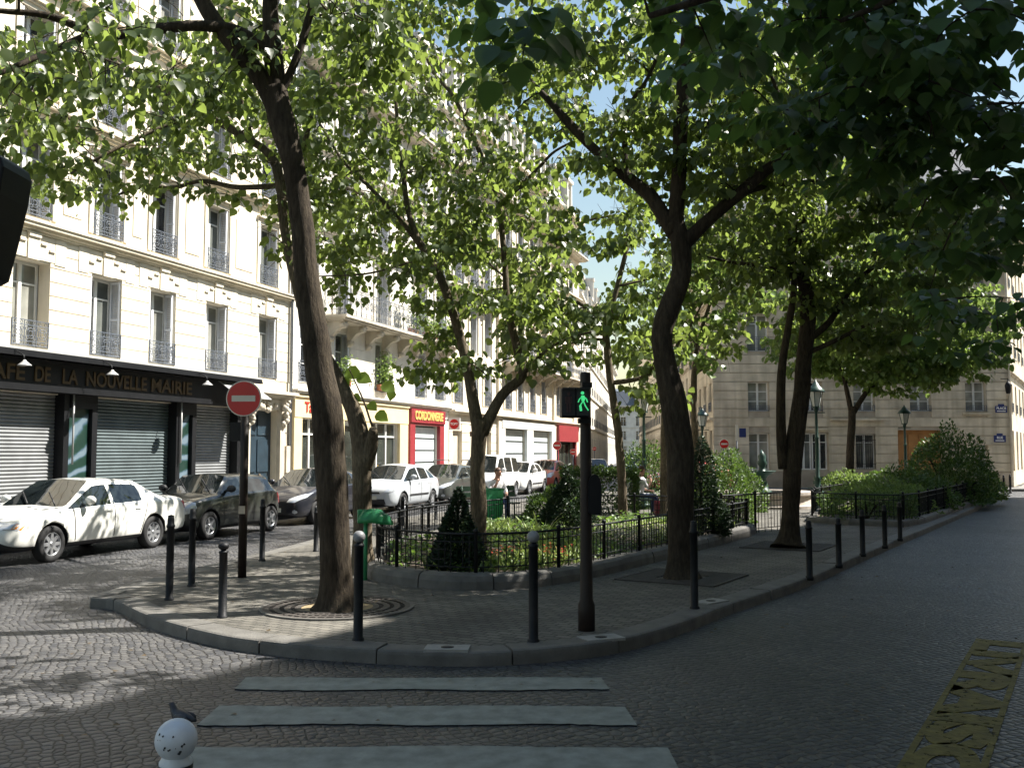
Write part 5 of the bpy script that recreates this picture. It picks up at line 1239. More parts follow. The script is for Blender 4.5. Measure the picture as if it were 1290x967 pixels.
def wheel(T, x, y, r, side, spokes):
    k = (round(r, 3), spokes)
    if k not in WH:
        q = MB(); q.lathe([(r * .62, -.09), (r * .9, -.10), (r, -.07), (r, .07), (r * .9, .10), (r * .66, .095), (r * .62, .07)], n=28, axis='Y', cap=False); ty = q.mesh('wheel', [m_tyre])
        q = MB(); q.lathe([(r * .66, .085), (r * .60, .09), (r * .57, .05), (r * .55, -.02), (0, -.02)], n=24, axis='Y', cap=False); q.lathe([(r * .16, .0), (r * .15, .075), (0, .08)], n=12, axis='Y')
        for i in range(spokes):
            a = 2 * math.pi * i / spokes; d = Vector((math.cos(a), 0, math.sin(a))); t = Vector((-math.sin(a), 0, math.cos(a))); w1, w2 = r * .11, r * .085
            pts = [d * r * .1 - t * w1, d * r * .1 + t * w1, d * r * .60 + t * w2, d * r * .60 - t * w2]
            q.hexa([p + Vector((0, .02, 0)) for p in pts] + [pts[0] + Vector((0, .075, 0)), pts[1] + Vector((0, .075, 0)), pts[2] + Vector((0, .085, 0)), pts[3] + Vector((0, .085, 0))])
        rm = q.mesh('rim', [m_rim, m_well]); WH[k] = (ty, rm)
    o = link('wheel', WH[k][0], T); o.location = (x, y, r)
    if side < 0: o.rotation_euler = (0, 0, math.pi)
    link('rim', WH[k][1], o)
def car(kind, label, s, n=13.65, col=None, spokes=7, gz=0.0, group='cars parked nose to tail along the cafe side', P=None, yaw=0.0, plate='', direct=None):
    L, W, H = P['L'], P['W'], P['H']; w = W / 2
    base = direct[0] if direct else L_(s - L / 2, n, gz); ang = direct[1] if direct else ANG + yaw
    T = thing(kind, label, 'car', tuple(base), ang, group)
    zb = P.get('zb', .2); st = P['st']  # stations: (x, width, zlow, zshoulder, ztop, roof: 0 nose/deck 1 cowl-like 2 roof, ytop)
    rows = []
    for (x, k, zl, zs, zt, fl, yt) in st:
        ww = w * k; zm = zl + (zs - zl) * .5
        h = [(0, zl), (ww * .86, zl), (ww * .965, zl + .10), (ww, zm), (ww * .985, zs)]
        if fl == 0: h += [(ww * .93, zt - .045), (ww * .84, zt - .015), (ww * .62, zt), (0, zt + .02)]
        elif fl == 1: h += [(ww * .93, zs + .05), (ww * .88, zs + .06), (ww * .80, zs + .075), (0, zt)]
        else: h += [(ww * .93, zs + .05), (w * yt, zt - .13), (w * (yt - .09), zt - .035), (0, zt)]
        rows.append([Vector((x, y, z)) for y, z in h])
    n9 = 9; mb = MB(); full = []
    for r in rows: full.append(r + [Vector((p.x, -p.y, p.z)) for p in r[-2:0:-1]])
    K = len(full[0]); vs = [p for r in full for p in r]; fs = []; ms = []
    gl = P['glass']
    for i in range(len(full) - 1):
        for k in range(K):
            k2 = (k + 1) % K; fs.append((i * K + k, i * K + k2, (i + 1) * K + k2, (i + 1) * K + k))
            kk = k if k < 8 else K - 1 - k
            g = gl.get(i, ''); m = 0
            if kk == 7 and 'F' in g: m = 1
            if kk == 7 and 'R' in g: m = 2
            if kk == 5 and 's' in g: m = 3
            if kk == 0: m = 4
            if kk == 1: m = 4 if P.get('skirt') else 0
            ms.append(m)
    fs.append(tuple(range(K - 1, -1, -1))); ms.append(0); fs.append(tuple((len(full) - 1) * K + k for k in range(K))); ms.append(0)
    me = bpy.data.meshes.new('body'); me.from_pydata([tuple(v) for v in vs], [], fs)
    mc = col
    for k in (mc, m_cglass, m_cglass, m_cglass, m_trim, m_well): me.materials.append(k)
    me.polygons.foreach_set('material_index', ms); me.polygons.foreach_set('use_smooth', [True] * len(fs))
    bm = bmesh.new(); bm.from_mesh(me); bmesh.ops.recalc_face_normals(bm, faces=bm.faces)
    cl = bm.edges.layers.float.get('crease_edge') or bm.edges.layers.float.new('crease_edge')
    for e in bm.edges:
        mm = {f.material_index for f in e.link_faces}
        if len(mm) == 2 and mm & {1, 2, 3}: e[cl] = 1.0
        elif len(mm) == 2: e[cl] = .3
    vl = bm.verts.layers.float.get('crease_vert') or bm.verts.layers.float.new('crease_vert')
    for v in bm.verts:
        mm = {f.material_index for f in v.link_faces}
        if mm & {1, 2, 3}: v[vl] = .85
    bm.to_mesh(me); bm.free()
    me = sub_eval(me, 2)
    r = P['r']; cut = MB()
    for x in (P['xf'], P['xr']):
        for sy in (-1, 1):
            c = [(x + math.cos(2 * math.pi * i / 28) * (r + .055), math.sin(2 * math.pi * i / 28) * (r + .055) + r) for i in range(28)]
            ya, yb = sy * (w - .34), sy * (w + .2); vv = [(a, ya, b) for a, b in c] + [(a, yb, b) for a, b in c]
            cut.add(vv, [tuple(range(28)), tuple(range(55, 27, -1))] + [(i, 28 + i, 28 + (i + 1) % 28, (i + 1) % 28) for i in range(28)], 0)
    cm = cut.mesh('cut', [m_well])
    me2 = bool_cut(me, cm)
    bm = bmesh.new(); bm.from_mesh(me2); bvh = BVHTree.FromBMesh(bm)
    names = [x.name for x in me2.materials]
    def split(keep, nm, mats, parent=T):
        b2 = bm.copy(); 
        bmesh.ops.delete(b2, geom=[f for f in b2.faces if not keep(f)], context='FACES')
        if not b2.faces: b2.free(); return None
        m = bpy.data.meshes.new(nm); b2.to_mesh(m); b2.free()
        for k in me2.materials: m.materials.append(k)
        return link(nm, m, parent)
    gi = {1, 2, 3}
    bodyo = split(lambda f: f.material_index not in gi, 'body', None)
    split(lambda f: f.material_index == 1, 'windscreen', None); split(lambda f: f.material_index == 2, 'rear_window', None)
    for sy in (-1, 1): split(lambda f: f.material_index == 3 and f.calc_center_median().y * sy > 0, 'side_window', None)
    for x in (P['xf'], P['xr']):
        for sy in (-1, 1): wheel(T, x, sy * (w - .115), r, sy, spokes)
    # fittings laid on the body skin
    def patch(nm, poly, axis, m, parent=T, off=.008, res=.03, th=.02):
        """fitting following the body: polygon in (y,z) seen from the front/back, or (x,z) seen from a side"""
        us = [p[0] for p in poly]; vz = [p[1] for p in poly]; q = MB(); P2 = [Vector((a, b, 0)) for a, b in poly]
        nu = max(2, int((max(us) - min(us)) / res)); nv = max(2, int((max(vz) - min(vz)) / res)); g = {}
        def proj(a, b):
            if axis in ('f', 'b'): o_ = Vector((-1 if axis == 'f' else L + 1, a, b)); d = Vector((1 if axis == 'f' else -1, 0, 0))
            else: sg = 1 if axis == 'l' else -1; o_ = Vector((a, sg * 3, b)); d = Vector((0, -sg, 0))
            h = bvh.ray_cast(o_, d)
            return None if h[0] is None else h[0] - d * off
        lo = (min(us), min(vz)); 
        # clip rows of the polygon to spans
        vs, fs = [], []
        rows_ = []
        for j in range(nv + 1):
            z = lo[1] + (max(vz) - lo[1]) * (j + (.001 if j == 0 else (-.001 if j == nv else 0))) / nv; xs = []
            for i in range(len(poly)):
                a, b = poly[i], poly[(i + 1) % len(poly)]
                if (a[1] > z) != (b[1] > z): xs.append(a[0] + (b[0] - a[0]) * (z - a[1]) / (b[1] - a[1]))
            if len(xs) < 2: rows_.append(None); continue
            x0, x1 = min(xs), max(xs); rows_.append([proj(x0 + (x1 - x0) * i / nu, z) for i in range(nu + 1)])
        idx = {}
        for j, rw in enumerate(rows_):
            if not rw: continue
            for i, p in enumerate(rw):
                if p is not None: idx[(i, j)] = len(vs); vs.append(p)
        for j in range(nv):
            for i in range(nu):
                ks = [(i, j), (i + 1, j), (i + 1, j + 1), (i, j + 1)]
                if all(k in idx for k in ks):
                    c = [vs[idx[k]] for k in ks]
                    if max((c[0] - c[2]).length, (c[1] - c[3]).length) < .25: fs.append(tuple(idx[k] for k in ks))
        if not fs: return None
        q.add(vs, fs, 0, True); return q.build(nm, [m], parent, world=False)
    hl = P['hl']
    for sy in (-1, 1):
        o = patch('headlight', [(sy * a, b) for a, b in hl], 'f', m_lens, off=.012)
        if o is not None and P.get('ind'): patch('indicator', [(sy * a, b) for a, b in P['ind']], 'f', m_orange, o, .014)
    for g in P.get('grille', []): patch('grille', [(-g[0], g[2]), (g[0], g[2]), (g[0] * .92, g[1]), (-g[0] * .92, g[1])], 'f', m_trim, off=.01)
    pz = P.get('plz', .42)
    patch('number_plate', [(-.26, pz - .055), (.26, pz - .055), (.26, pz + .055), (-.26, pz + .055)], 'f', m_plate, off=.022)
    for fy in P.get('fog', []):
        for sy in (-1, 1): patch('fog_light', [(sy * (fy[0] + .07 * math.cos(t * .785)), fy[1] + .055 * math.sin(t * .785)) for t in range(8)], 'f', m_lens, off=.014)
    q = MB(); q.lathe([(.06, 0), (.06, -.02), (0, -.025)], (0, 0, 0), 14, axis='X'); ez = P.get('emz', .6); h = bvh.ray_cast(Vector((-1, 0, ez)), Vector((1, 0, 0)))
    if h[0]: 
        o = q.build('badge', [m_chrome], T, world=False); o.location = h[0]
    for sy in (-1, 1): patch('tail_light', [(sy * a, b) for a, b in P['tl']], 'b', m_tail, off=.012)
    sm = MB()
    for sd in ('l', 'r'):
        for dx in P['doors']: patch('door_seam', [(dx[0], zb + .14), (dx[0] + .02, zb + .14), (dx[1] + .02, P['belt'] + .02), (dx[1], P['belt'] + .02)], sd, m_trim, bodyo, .003, .02)
        for hx in P['handles']: patch('door_handle', [(hx, P['belt'] - .11), (hx + .16, P['belt'] - .11), (hx + .16, P['belt'] - .08), (hx, P['belt'] - .08)], sd, P.get('hm', mc), T, .03, .02)
        if P.get('rub'): patch('rubbing_strip', [(P['xf'] + r + .14, P['rub']), (P['xr'] - r - .14, P['rub']), (P['xr'] - r - .14, P['rub'] + .06), (P['xf'] + r + .14, P['rub'] + .06)], sd, P.get('rubm', m_trim), T, .012, .06)
    mx = P['mir']
    for sy in (-1, 1):
        q = MB(); q.ball((mx, sy * (w + .06), P['belt'] + .10), .115, 10, 0, (.6, 1, .72)); q.bar((mx + .03, sy * (w - .10), P['belt'] + .05), (mx + .02, sy * (w + .02), P['belt'] + .08), .05); q.build('wing_mirror', [P.get('mm', mc)], T, world=False)
    if P.get('rack'):
        for sy in (-1, 1):
            q = MB(); q.tube([(P['rack'][0], sy * w * .66, H - .03), (P['rack'][0] + .1, sy * w * .66, H + .04), (P['rack'][1] - .1, sy * w * .66, H + .04), (P['rack'][1], sy * w * .66, H - .03)], .016, 6); q.build('roof_rail', [m_trim], T, world=False)
    for a in (-.5, .1):
        q = MB(); q.tube([(P['cowl'] + .02, a, P['cz'] + .05), (P['cowl'] + .35, a + .42, P['cz'] + .05 + .35 * P['wsl'])], .012, 5); q.build('wiper', [m_trim], T, world=False)
    bm.free()
    return T
# sedan
SED = dict(L=4.8, W=1.80, H=1.42, r=.315, xf=.92, xr=3.62, belt=.93, mir=1.72, cowl=1.32, cz=.93, wsl=.52, zb=.2, plz=.42, emz=.68,
  st=[(0, .66, .34, .50, .60, 0, 0), (.05, .80, .26, .56, .66, 0, 0), (.22, .93, .21, .64, .75, 0, 0), (.6, .985, .2, .72, .83, 0, 0), (1.28, 1, .2, .82, .945, 0, 0), (1.34, 1, .2, .84, .955, 1, 0), (2.08, 1, .2, .87, 1.40, 2, .72), (2.42, 1, .2, .88, 1.425, 2, .73), (2.50, 1, .2, .88, 1.425, 2, .73), (3.15, 1, .2, .90, 1.40, 2, .72), (3.30, 1, .2, .905, 1.375, 2, .71), (4.0, .985, .2, .92, 1.03, 1, 0), (4.10, .98, .2, .91, 1.03, 0, 0), (4.6, .95, .22, .86, 1.0, 0, 0), (4.75, .88, .28, .78, .93, 0, 0), (4.8, .76, .36, .68, .84, 0, 0)],
  glass={5: 'Fs', 6: 's', 8: 's', 9: 's', 10: 'R'}, hl=[(.42, .60), (.80, .58), (.83, .70), (.44, .73)], ind=[(.74, .60), (.82, .59), (.83, .70), (.75, .71)], grille=[(.34, .74, .58), (.55, .36, .27)],
  tl=[(.45, .74), (.82, .74), (.82, .9), (.45, .9)], doors=[(1.45, 1.40), (2.45, 2.46), (3.2, 3.42)], handles=[2.2, 3.05], skirt=True)
MINI = dict(L=3.66, W=1.69, H=1.42, r=.305, xf=.66, xr=3.13, belt=.98, mir=1.3, cowl=1.02, cz=.98, wsl=.75, zb=.18, plz=.36, emz=.74,
  st=[(0, .68, .30, .50, .66, 0, 0), (.05, .82, .24, .58, .74, 0, 0), (.2, .93, .19, .70, .86, 0, 0), (.5, .985, .18, .80, .93, 0, 0), (.98, 1, .18, .86, .985, 0, 0), (1.03, 1, .18, .88, .99, 1, 0), (1.55, .99, .18, .91, 1.40, 2, .75), (1.95, .99, .18, .92, 1.42, 2, .75), (2.03, .99, .18, .92, 1.42, 2, .75), (2.9, .98, .18, .94, 1.40, 2, .73), (3.0, .98, .18, .94, 1.39, 2, .73), (3.25, .97, .19, .94, 1.37, 2, .71), (3.42, .95, .2, .92, 1.03, 1, 0), (3.55, .92, .22, .86, 1.0, 0, 0), (3.63, .84, .28, .74, .93, 0, 0), (3.66, .74, .34, .62, .84, 0, 0)],
  glass={5: 'Fs', 6: 's', 8: 's', 10: 's', 11: 'R'}, hl=[(.48, .62), (.60, .57), (.72, .60), (.77, .71), (.72, .82), (.6, .85), (.50, .8)], grille=[(.38, .76, .58), (.5, .40, .28)], fog=[(.5, .34)],
  tl=[(.6, .66), (.78, .66), (.78, .92), (.6, .92)], doors=[(1.16, 1.12), (2.35, 2.36)], handles=[2.12], skirt=True, mm=None)
HB = dict(L=4.05, W=1.74, H=1.47, r=.305, xf=.84, xr=3.36, belt=.98, mir=1.45, cowl=1.02, cz=.98, wsl=.6, zb=.2, plz=.40, emz=.72,
  st=[(0, .64, .30, .50, .62, 0, 0), (.06, .80, .24, .57, .69, 0, 0), (.24, .93, .2, .68, .80, 0, 0), (.55, .985, .2, .78, .89, 0, 0), (.98, 1, .2, .86, .99, 0, 0), (1.03, 1, .2, .88, 1.0, 1, 0), (1.86, 1, .2, .91, 1.44, 2, .72), (2.22, 1, .2, .92, 1.47, 2, .72), (2.30, 1, .2, .92, 1.47, 2, .72), (3.05, .99, .2, .95, 1.43, 2, .70), (3.15, .99, .2, .95, 1.42, 2, .70), (3.55, .97, .2, .96, 1.34, 2, .67), (3.86, .94, .22, .95, 1.06, 1, 0), (3.95, .92, .24, .90, 1.03, 0, 0), (4.03, .86, .3, .78, .95, 0, 0), (4.05, .76, .36, .66, .86, 0, 0)],
  glass={5: 'Fs', 6: 's', 8: 's', 10: 's', 11: 'R'}, hl=[(.40, .60), (.62, .60), (.80, .72), (.82, .84), (.70, .80), (.46, .70)], grille=[(.42, .52, .26)], fog=[(.62, .36)],
  tl=[(.6, .74), (.80, .74), (.80, 1.1), (.66, 1.1)], doors=[(1.42, 1.36), (2.26, 2.27), (3.0, 3.2)], handles=[2.03, 2.95], rub=.44)
C3 = dict(HB, L=3.95, W=1.70, H=1.53, belt=1.0, plz=.48, emz=.78,
  st=[(0, .64, .30, .52, .66, 0, 0), (.06, .80, .24, .60, .74, 0, 0), (.22, .93, .2, .72, .86, 0, 0), (.5, .985, .2, .82, .95, 0, 0), (.86, 1, .2, .90, 1.04, 0, 0), (.90, 1, .2, .91, 1.05, 1, 0), (1.65, 1, .2, .94, 1.47, 2, .72), (2.12, 1, .2, .95, 1.53, 2, .72), (2.20, 1, .2, .95, 1.53, 2, .72), (2.9, .99, .2, .97, 1.49, 2, .71), (3.0, .99, .2, .97, 1.48, 2, .70), (3.45, .97, .2, .98, 1.36, 2, .67), (3.74, .94, .22, .97, 1.08, 1, 0), (3.85, .92, .24, .92, 1.05, 0, 0), (3.93, .86, .3, .80, .97, 0, 0), (3.95, .76, .36, .68, .88, 0, 0)],
  cowl=.9, cz=1.04, xf=.78, xr=3.23, mir=1.35, hl=[(.46, .66), (.74, .66), (.82, .80), (.78, .92), (.58, .86)], grille=[(.55, .44, .28), (.36, .66, .60)], fog=[], doors=[(1.3, 1.22), (2.16, 2.17), (2.85, 3.05)], handles=[1.92, 2.75], rub=.50)
VAN = dict(HB, L=4.05, W=1.72, H=1.80, belt=1.06, cowl=.95, cz=1.06, plz=.45, emz=.76, xf=.80, xr=3.4,
  st=[(0, .66, .30, .56, .70, 0, 0), (.06, .82, .24, .64, .78, 0, 0), (.24, .93, .2, .76, .90, 0, 0), (.5, .985, .2, .86, .98, 0, 0), (.92, 1, .2, .94, 1.07, 0, 0), (.96, 1, .2, .96, 1.08, 1, 0), (1.55, 1, .2, 1.0, 1.75, 2, .78), (2.0, 1, .2, 1.0, 1.80, 2, .79), (2.08, 1, .2, 1.0, 1.80, 2, .79), (3.0, 1, .2, 1.0, 1.80, 2, .79), (3.1, 1, .2, 1.0, 1.80, 2, .79), (3.9, .98, .2, 1.0, 1.76, 2, .78), (3.98, .96, .22, 1.0, 1.12, 1, 0), (4.0, .94, .24, .92, 1.08, 0, 0), (4.03, .88, .3, .8, 1.0, 0, 0), (4.05, .8, .36, .66, .9, 0, 0)], mir=1.4, doors=[(1.35, 1.3), (2.05, 2.06), (3.05, 3.05)], handles=[1.85, 2.2], rack=None,
  tl=[(.62, .74), (.82, .74), (.82, 1.1), (.7, 1.1)])
WAG = dict(HB, L=4.3, H=1.55, rack=(2.0, 3.7))
p_white = paint('car_paint_white', (.74, .74, .72)); p_cream = paint('car_paint_cream_white', (.72, .72, .68)); p_grey = paint('car_paint_dark_olive', (.028, .031, .027)); p_black = paint('car_paint_black', (.014, .015, .022))
p_silver = paint('car_paint_silver_white', (.50, .53, .56), .15); p_dark = paint('car_paint_dark_grey', (.05, .055, .05)); p_redc = paint('car_paint_red', (.50, .075, .05)); p_blue = paint('car_paint_pale_blue', (.30, .38, .50), .2); p_pink = paint('car_paint_faded_red', (.50, .10, .10))
car('parked_car', 'white saloon car parked nearest, with dappled light along its side', 15.45, 13.66, p_cream, 8, P=dict(SED, rubm=m_trim))
car('parked_car', 'small green black hatchback with rounded nose and five-spoke wheels behind the white saloon', 19.75, 13.62, p_grey, 5, P=dict(MINI, mm=m_trim))
car('parked_car', 'glossy black hatchback seen from the front between the green black hatchback and thick trunk', 24.6, 13.7, p_black, 5, P=HB)
car('parked_car', 'round-roofed silver white hatchback in front of the yellow shop', 30.0, 13.6, p_silver, 9, P=C3)
car('parked_car', 'dark grey estate car with roof rails behind the slim forked tree', 34.9, 13.65, p_dark, 6, P=WAG)
car('parked_car', 'tall white van-like car behind the green bin', 39.3, 13.62, p_white, 6, P=VAN)
car('parked_car', 'white hatchback parked between the tall white car and the red car', 43.8, 13.62, p_white, 6, P=HB)
car('parked_car', 'red car parked last in the row before the red shop', 48.4, 13.62, p_redc, 6, P=dict(C3))
far = 'cars parked far down the receding street'
car('parked_car', 'pale car far down the receding street just right of the signal pole', 0, 0, p_white, 6, group=far, P=HB, direct=(Vector((5.3, 62, 0)), AN4))
car('parked_car', 'pale blue van-like car far down the receding street', 0, 0, p_blue, 6, group=far, P=VAN, direct=(Vector((8.1, 66, 0)), AN4))
car('parked_car', 'faded red car behind the sitting person in white', 0, 0, p_pink, 6, group=far, P=HB, direct=(Vector((6.4, 47.2, 0)), R(6)))
# ------------------------------------------------------------------ bollards
def bollard_mesh(h=1.05, ball=None):
    q = MB(); q.lathe([(.058, -.05), (.058, .02), (.046, .03), (.044, h - .16), (.052, h - .155), (.052, h - .13), (.042, h - .12), (.040, h - .06), (.034, h - .01), (0, h)], n=14); return q
PB = bollard_mesh().mesh('bollard', [m_iron])
qq = MB(); qq.lathe([(.058, -.05), (.058, .02), (.046, .03), (.044, .90), (.050, .905), (.050, .925), (.03, .935), (.03, .95)], n=14); PBB = qq.mesh('bollard', [m_iron])
qq = MB(); qq.ball((0, 0, 1.0), .06, 16); PBALL = qq.mesh('bollard_ball', [m_iron]); qq = MB(); qq.ball((0, 0, 1.0), .06, 16); PBALLW = qq.mesh('bollard_ball', [m_ballg])
G = 'black iron bollards round the island pavement'
for (x, y, top, kind, lb_) in [
    (213, 755, 648, 0, 'slim black bollard, leftmost on the island, in front of the white saloon'), (241, 738, 640, 0, 'slim black bollard just right of the leftmost one, in front of the green black hatchback'),
    (280, 777, 682, 1, 'black ball-topped bollard left of the round tree grate'), (330, 706, 628, 0, 'black bollard just right of the no-entry sign post'),
    (398, 694, 638, 0, 'black bollard half hidden by the left edge of the thick leaning trunk'), (451, 806, 668, 2, 'grey ball-topped bollard touching the right side of the thick leaning trunk'),
    (672, 808, 668, 2, 'ball-topped bollard in front of the flower bed, left of the signal pole'), (875, 766, 655, 0, 'black bollard in front of the crooked trunk, right of the signal pole'),
    (1020, 727, 655, 0, 'black bollard nearest along the right road, beside the twin stemmed tree'), (1057, 712, 652, 0, 'second black bollard along the right road past the twin stemmed tree'),
    (1087, 698, 642, 0, 'third black bollard along the right road, in front of the box hedge'), (1115, 688, 636, 0, 'fourth black bollard along the right road at the hedge bed corner'),
    (1134, 679, 632, 0, 'fifth and last black bollard along the near right road, at the hedge corner'), (507, 662, 625, 0, 'black bollard in front of the silver white hatchback front wheel'),
    (549, 654, 622, 0, 'black bollard in front of the silver white hatchback rear wheel'), (1265, 622, 598, 0, 'far black bollard at the right corner of the far building'), (1273, 620, 597, 0, 'far black bollard beside the drainpipe of the far building')]:
    p = gp(x, y, PZ); h = (pt(x, top, p.y).z - PZ)
    if kind == 0:
        o = link('bollard', PB, None, p); o.scale = (1, 1, h / 1.05)
    else:
        o = link('bollard', PBB, None, p); c = link('bollard_ball', PBALL if kind == 1 else PBALLW, o); o.scale = (1, 1, h / 1.06)
    tag(o, lb_, 'bollard', G)
q = MB(); q.lathe([(.075, -.05), (.075, .3), (.06, .34), (.055, .72), (.058, .73), (.058, .755)], (0, 0, 0), 20); p = pt(222, 931, 3.5); BALLZ = p.z; p.z = PZ
p.z = BALLZ - .837; o = link('bollard', q.mesh('bollard', [m_iron]), None, p); tag(o, 'bollard with big chipped white ball in the near foreground', 'bollard')
q = MB(); q.lathe([(.058, .735), (.055, .765), (.043, .785), (.043, .79)], (0, 0, 0), 24); q.ball((0, 0, .775 + .062), .0715, 32); c = q.build('bollard_ball', [m_ballw], o, world=False)
r2 = random.Random(3); q = MB()
for _ in range(18):
    a, e = r2.gauss(-1.45, .55), r2.gauss(-.05, .35); d = Vector((math.cos(a) * math.cos(e), math.sin(a) * math.cos(e), math.sin(e))); t1 = d.orthogonal().normalized(); t2 = d.cross(t1); s_ = r2.choice((.0015, .002, .0035, .005))
    P0 = Vector((0, 0, .837)) + d * .0722; q.add([P0 + (t1 * math.cos(k) + t2 * math.sin(k)) * s_ * r2.uniform(.6, 1.3) for k in (0, 1.05, 2.1, 3.14, 4.2, 5.2)], [(0, 1, 2, 3, 4, 5)])
q.build('paint_chips', [m_chip], c, world=False)['kind'] = 'stuff'
# pigeon behind the ball
P = gp(229, 923, .0); T = thing('pigeon', 'dark pigeon standing on the setts behind the white ball bollard', 'bird', tuple(P), R(150)); T.scale = (.78, .78, .78)
q = MB()
prof = [(-.17, .13, .012), (-.11, .135, .028), (-.05, .135, .048), (.02, .14, .058), (.07, .155, .050), (.10, .18, .034), (.115, .205, .026), (.13, .228, .027), (.15, .232, .02), (.163, .228, .008), (.18, .222, .004)]
q.tube([(x, 0, z) for x, z, r in prof], [r for x, z, r in prof], 12); q.build('body', [m_bird], T, world=False)
for sy in (-1, 1):
    q = MB(); q.tube([(.01, sy * .022, .1), (.015, sy * .022, .01)], .006, 6)
    for a in (-.5, 0, .5, 3.14): q.tube([(.015, sy * .022, .008), (.015 + .03 * math.cos(a), sy * .022 + .03 * math.sin(a), .004)], .003, 4)
    q.build('leg', [m_terra], T, world=False)
    q = MB(); q.ball((-.03, sy * .048, .142), .05, 10, 0, (1.9, .28, .75)); q.build('wing', [m_bird], T, world=False)
# ------------------------------------------------------------------ road signs
def no_entry(label, x, y, basey, dia_px, face, group='red no-entry signs', extra=False, hgt=None, depth=None, post=True):
    b = gp(x + (1 if extra else 0), basey, PZ) if depth is None else Vector((pt(x, y, depth).x, depth, 0.0)); Y = b.y; c = pt(x, y, Y); r = dia_px / 2 * Y / F
    T = thing('no_entry_sign', label, 'road sign', tuple(b), face, group); hz = c.z - b.z
    q = MB(); q.tube([(0, .03, -.05), (0, .03, hz + r * .6)], .04 if not extra else .06, 12); q.build('post', [m_brown if extra else m_irong], T, world=False)
    q = MB(); q.lathe([(r, -.02), (r, -.045), (r * .94, -.047)], (0, 0, hz), 36, 0, False, 'Y', False); q.lathe([(r, -.02), (0, -.02)], (0, 0, hz), 36, 2, False, 'Y', False); q.lathe([(r * .94, -.0465), (0, -.0465)], (0, 0, hz), 36, 1, False, 'Y', False)
    dsc = q.build('sign_disc', [m_signwhite, m_signred, m_signback], T, world=False)
    q = MB(); q.box((0, -.05, hz), (r * 1.34, .006, r * .34)); q.build('white_bar', [m_signwhite], dsc, world=False)
    return T, hz, r
T, hz, r = no_entry('large no-entry sign on brown post with sticker, nearest, left of the thick trunk', 303, 502, 727, 45, R(-3), extra=True)
q = MB(); q.box((-.12, .12, hz - .47), (.20, .16, .27)); q.build('signal_box', [m_black], T, world=False)
q = MB(); q.box((.0, -.034, hz - 1.58), (.09, .012, .11)); q.build('sticker', [m_stick], T, world=False)
no_entry('no-entry sign in front of the red shop, left of the signal pole', 702, 561, 0, 11, R(-10), depth=52)
no_entry('smaller no-entry sign just right of the red shop, beside the signal pole', 722, 569, 0, 8, R(-10), depth=62)
no_entry('no-entry sign beside the young pale tree, in front of the far building', 912, 559, 0, 12, R(4), depth=43)
no_entry('tiny far no-entry sign down the receding street right of the signal pole', 749, 565, 0, 5, R(-4), depth=74)
b = Vector((pt(928, 545, 44).x, 44, 0)); T = thing('sign_post', 'grey post with dark panel sign seen edge on, right of the far no-entry sign', 'road sign', tuple(b))
q = MB(); q.tube([(0, 0, 0), (0, 0, 3.0)], .035, 8); q.build('post', [m_irong], T, world=False); q = MB(); q.box((0, -.05, 2.75), (.12, .03, .7)); q.box((.25, -.05, 2.75), (.3, .03, .4), 1); q.build('sign_panel', [m_signwhite, m_blue], T, world=False)
# ------------------------------------------------------------------ pedestrian signal
b = gp(739, 793, PZ); Yp = b.y; T = thing('pedestrian_signal', 'pedestrian signal with green walking man on a dark post at the crossing', 'traffic signal', tuple(b), R(2))
px = Yp / F; top = pt(739, 469, Yp).z - PZ
q = MB(); q.lathe([(.085, -.05), (.085, .25), (.066, .30), (.058, 1.0), (.054, top - .02), (.048, top), (0, top)], n=18); q.build('post', [m_brown], T, world=False)
zc = pt(739, 508, Yp).z - PZ; q = MB()
hw = 17.5 * px; hh = 18.5 * px; cx = -15 * px
q.hexa([(cx + a * hw, y, zc + k * hh) for k in (-1, 1) for a, y in ((-1, -.22), (1, -.22), (1, .0), (-1, .0))]); hd = q.build('signal_head', [m_black], T, world=False, bevel=.02)
q = MB()
for k in (-1, 1): q.box((cx + k * hw * .5, -.238, zc + hh * .92), (hw * .9, .06, .012)); q.box((cx + k * (hw * .5), -.225, zc), (hw * .86, .006, hh * 1.75))
q.build('signal_lens', [m_trim], hd, world=False)
def walking_man(c, h, m, nm, parent, d=1):
    q = MB(); s = h / 2.0
    def P(x, z): return (c[0] + d * x * s, c[1], c[2] + z * s)
    pts = [((.05, .55), (.0, .05)), ((.0, .05), (.3, -.4)), ((.3, -.4), (.22, -.95)), ((0, .05), (-.2, -.45)), ((-.2, -.45), (-.5, -.9)), ((.05, .5), (.38, .2)), ((.38, .2), (.5, -.1)), ((.05, .5), (-.3, .25)), ((-.3, .25), (-.42, -.1))]
    for i, (a, b_) in enumerate(pts):
        a, b_ = Vector(P(*a)), Vector(P(*b_)); q.bar(a, b_, .22 * s if i else .34 * s, .01)
    q.lathe([(.17 * s, 0), (.17 * s, -.012), (0, -.012)], P(.08, .8), 12, 0, False, 'Y'); return q.build(nm, [m], parent, world=False)
m_gman = emis('green_signal_light', (.06, .62, .22), .32); m_rman = mat('unlit_red_man', (.05, .022, .022), .6)
walking_man((cx + hw * .52, -.236, zc + .01), hh * 1.36, m_gman, 'green_man', hd, -1)
q = MB(); 
for a, b_, w_ in (((0, .5), (0, -.05), .3), ((-.12, 0), (-.12, -.9), .16), ((.12, 0), (.12, -.9), .16), ((-.26, .5), (-.26, -.1), .1), ((.26, .5), (.26, -.1), .1)):
    s = hh * .75; q.bar((cx - hw * .5 + a[0] * s, -.234, zc + a[1] * s), (cx - hw * .5 + b_[0] * s, -.234, zc + b_[1] * s), w_ * s, .01)
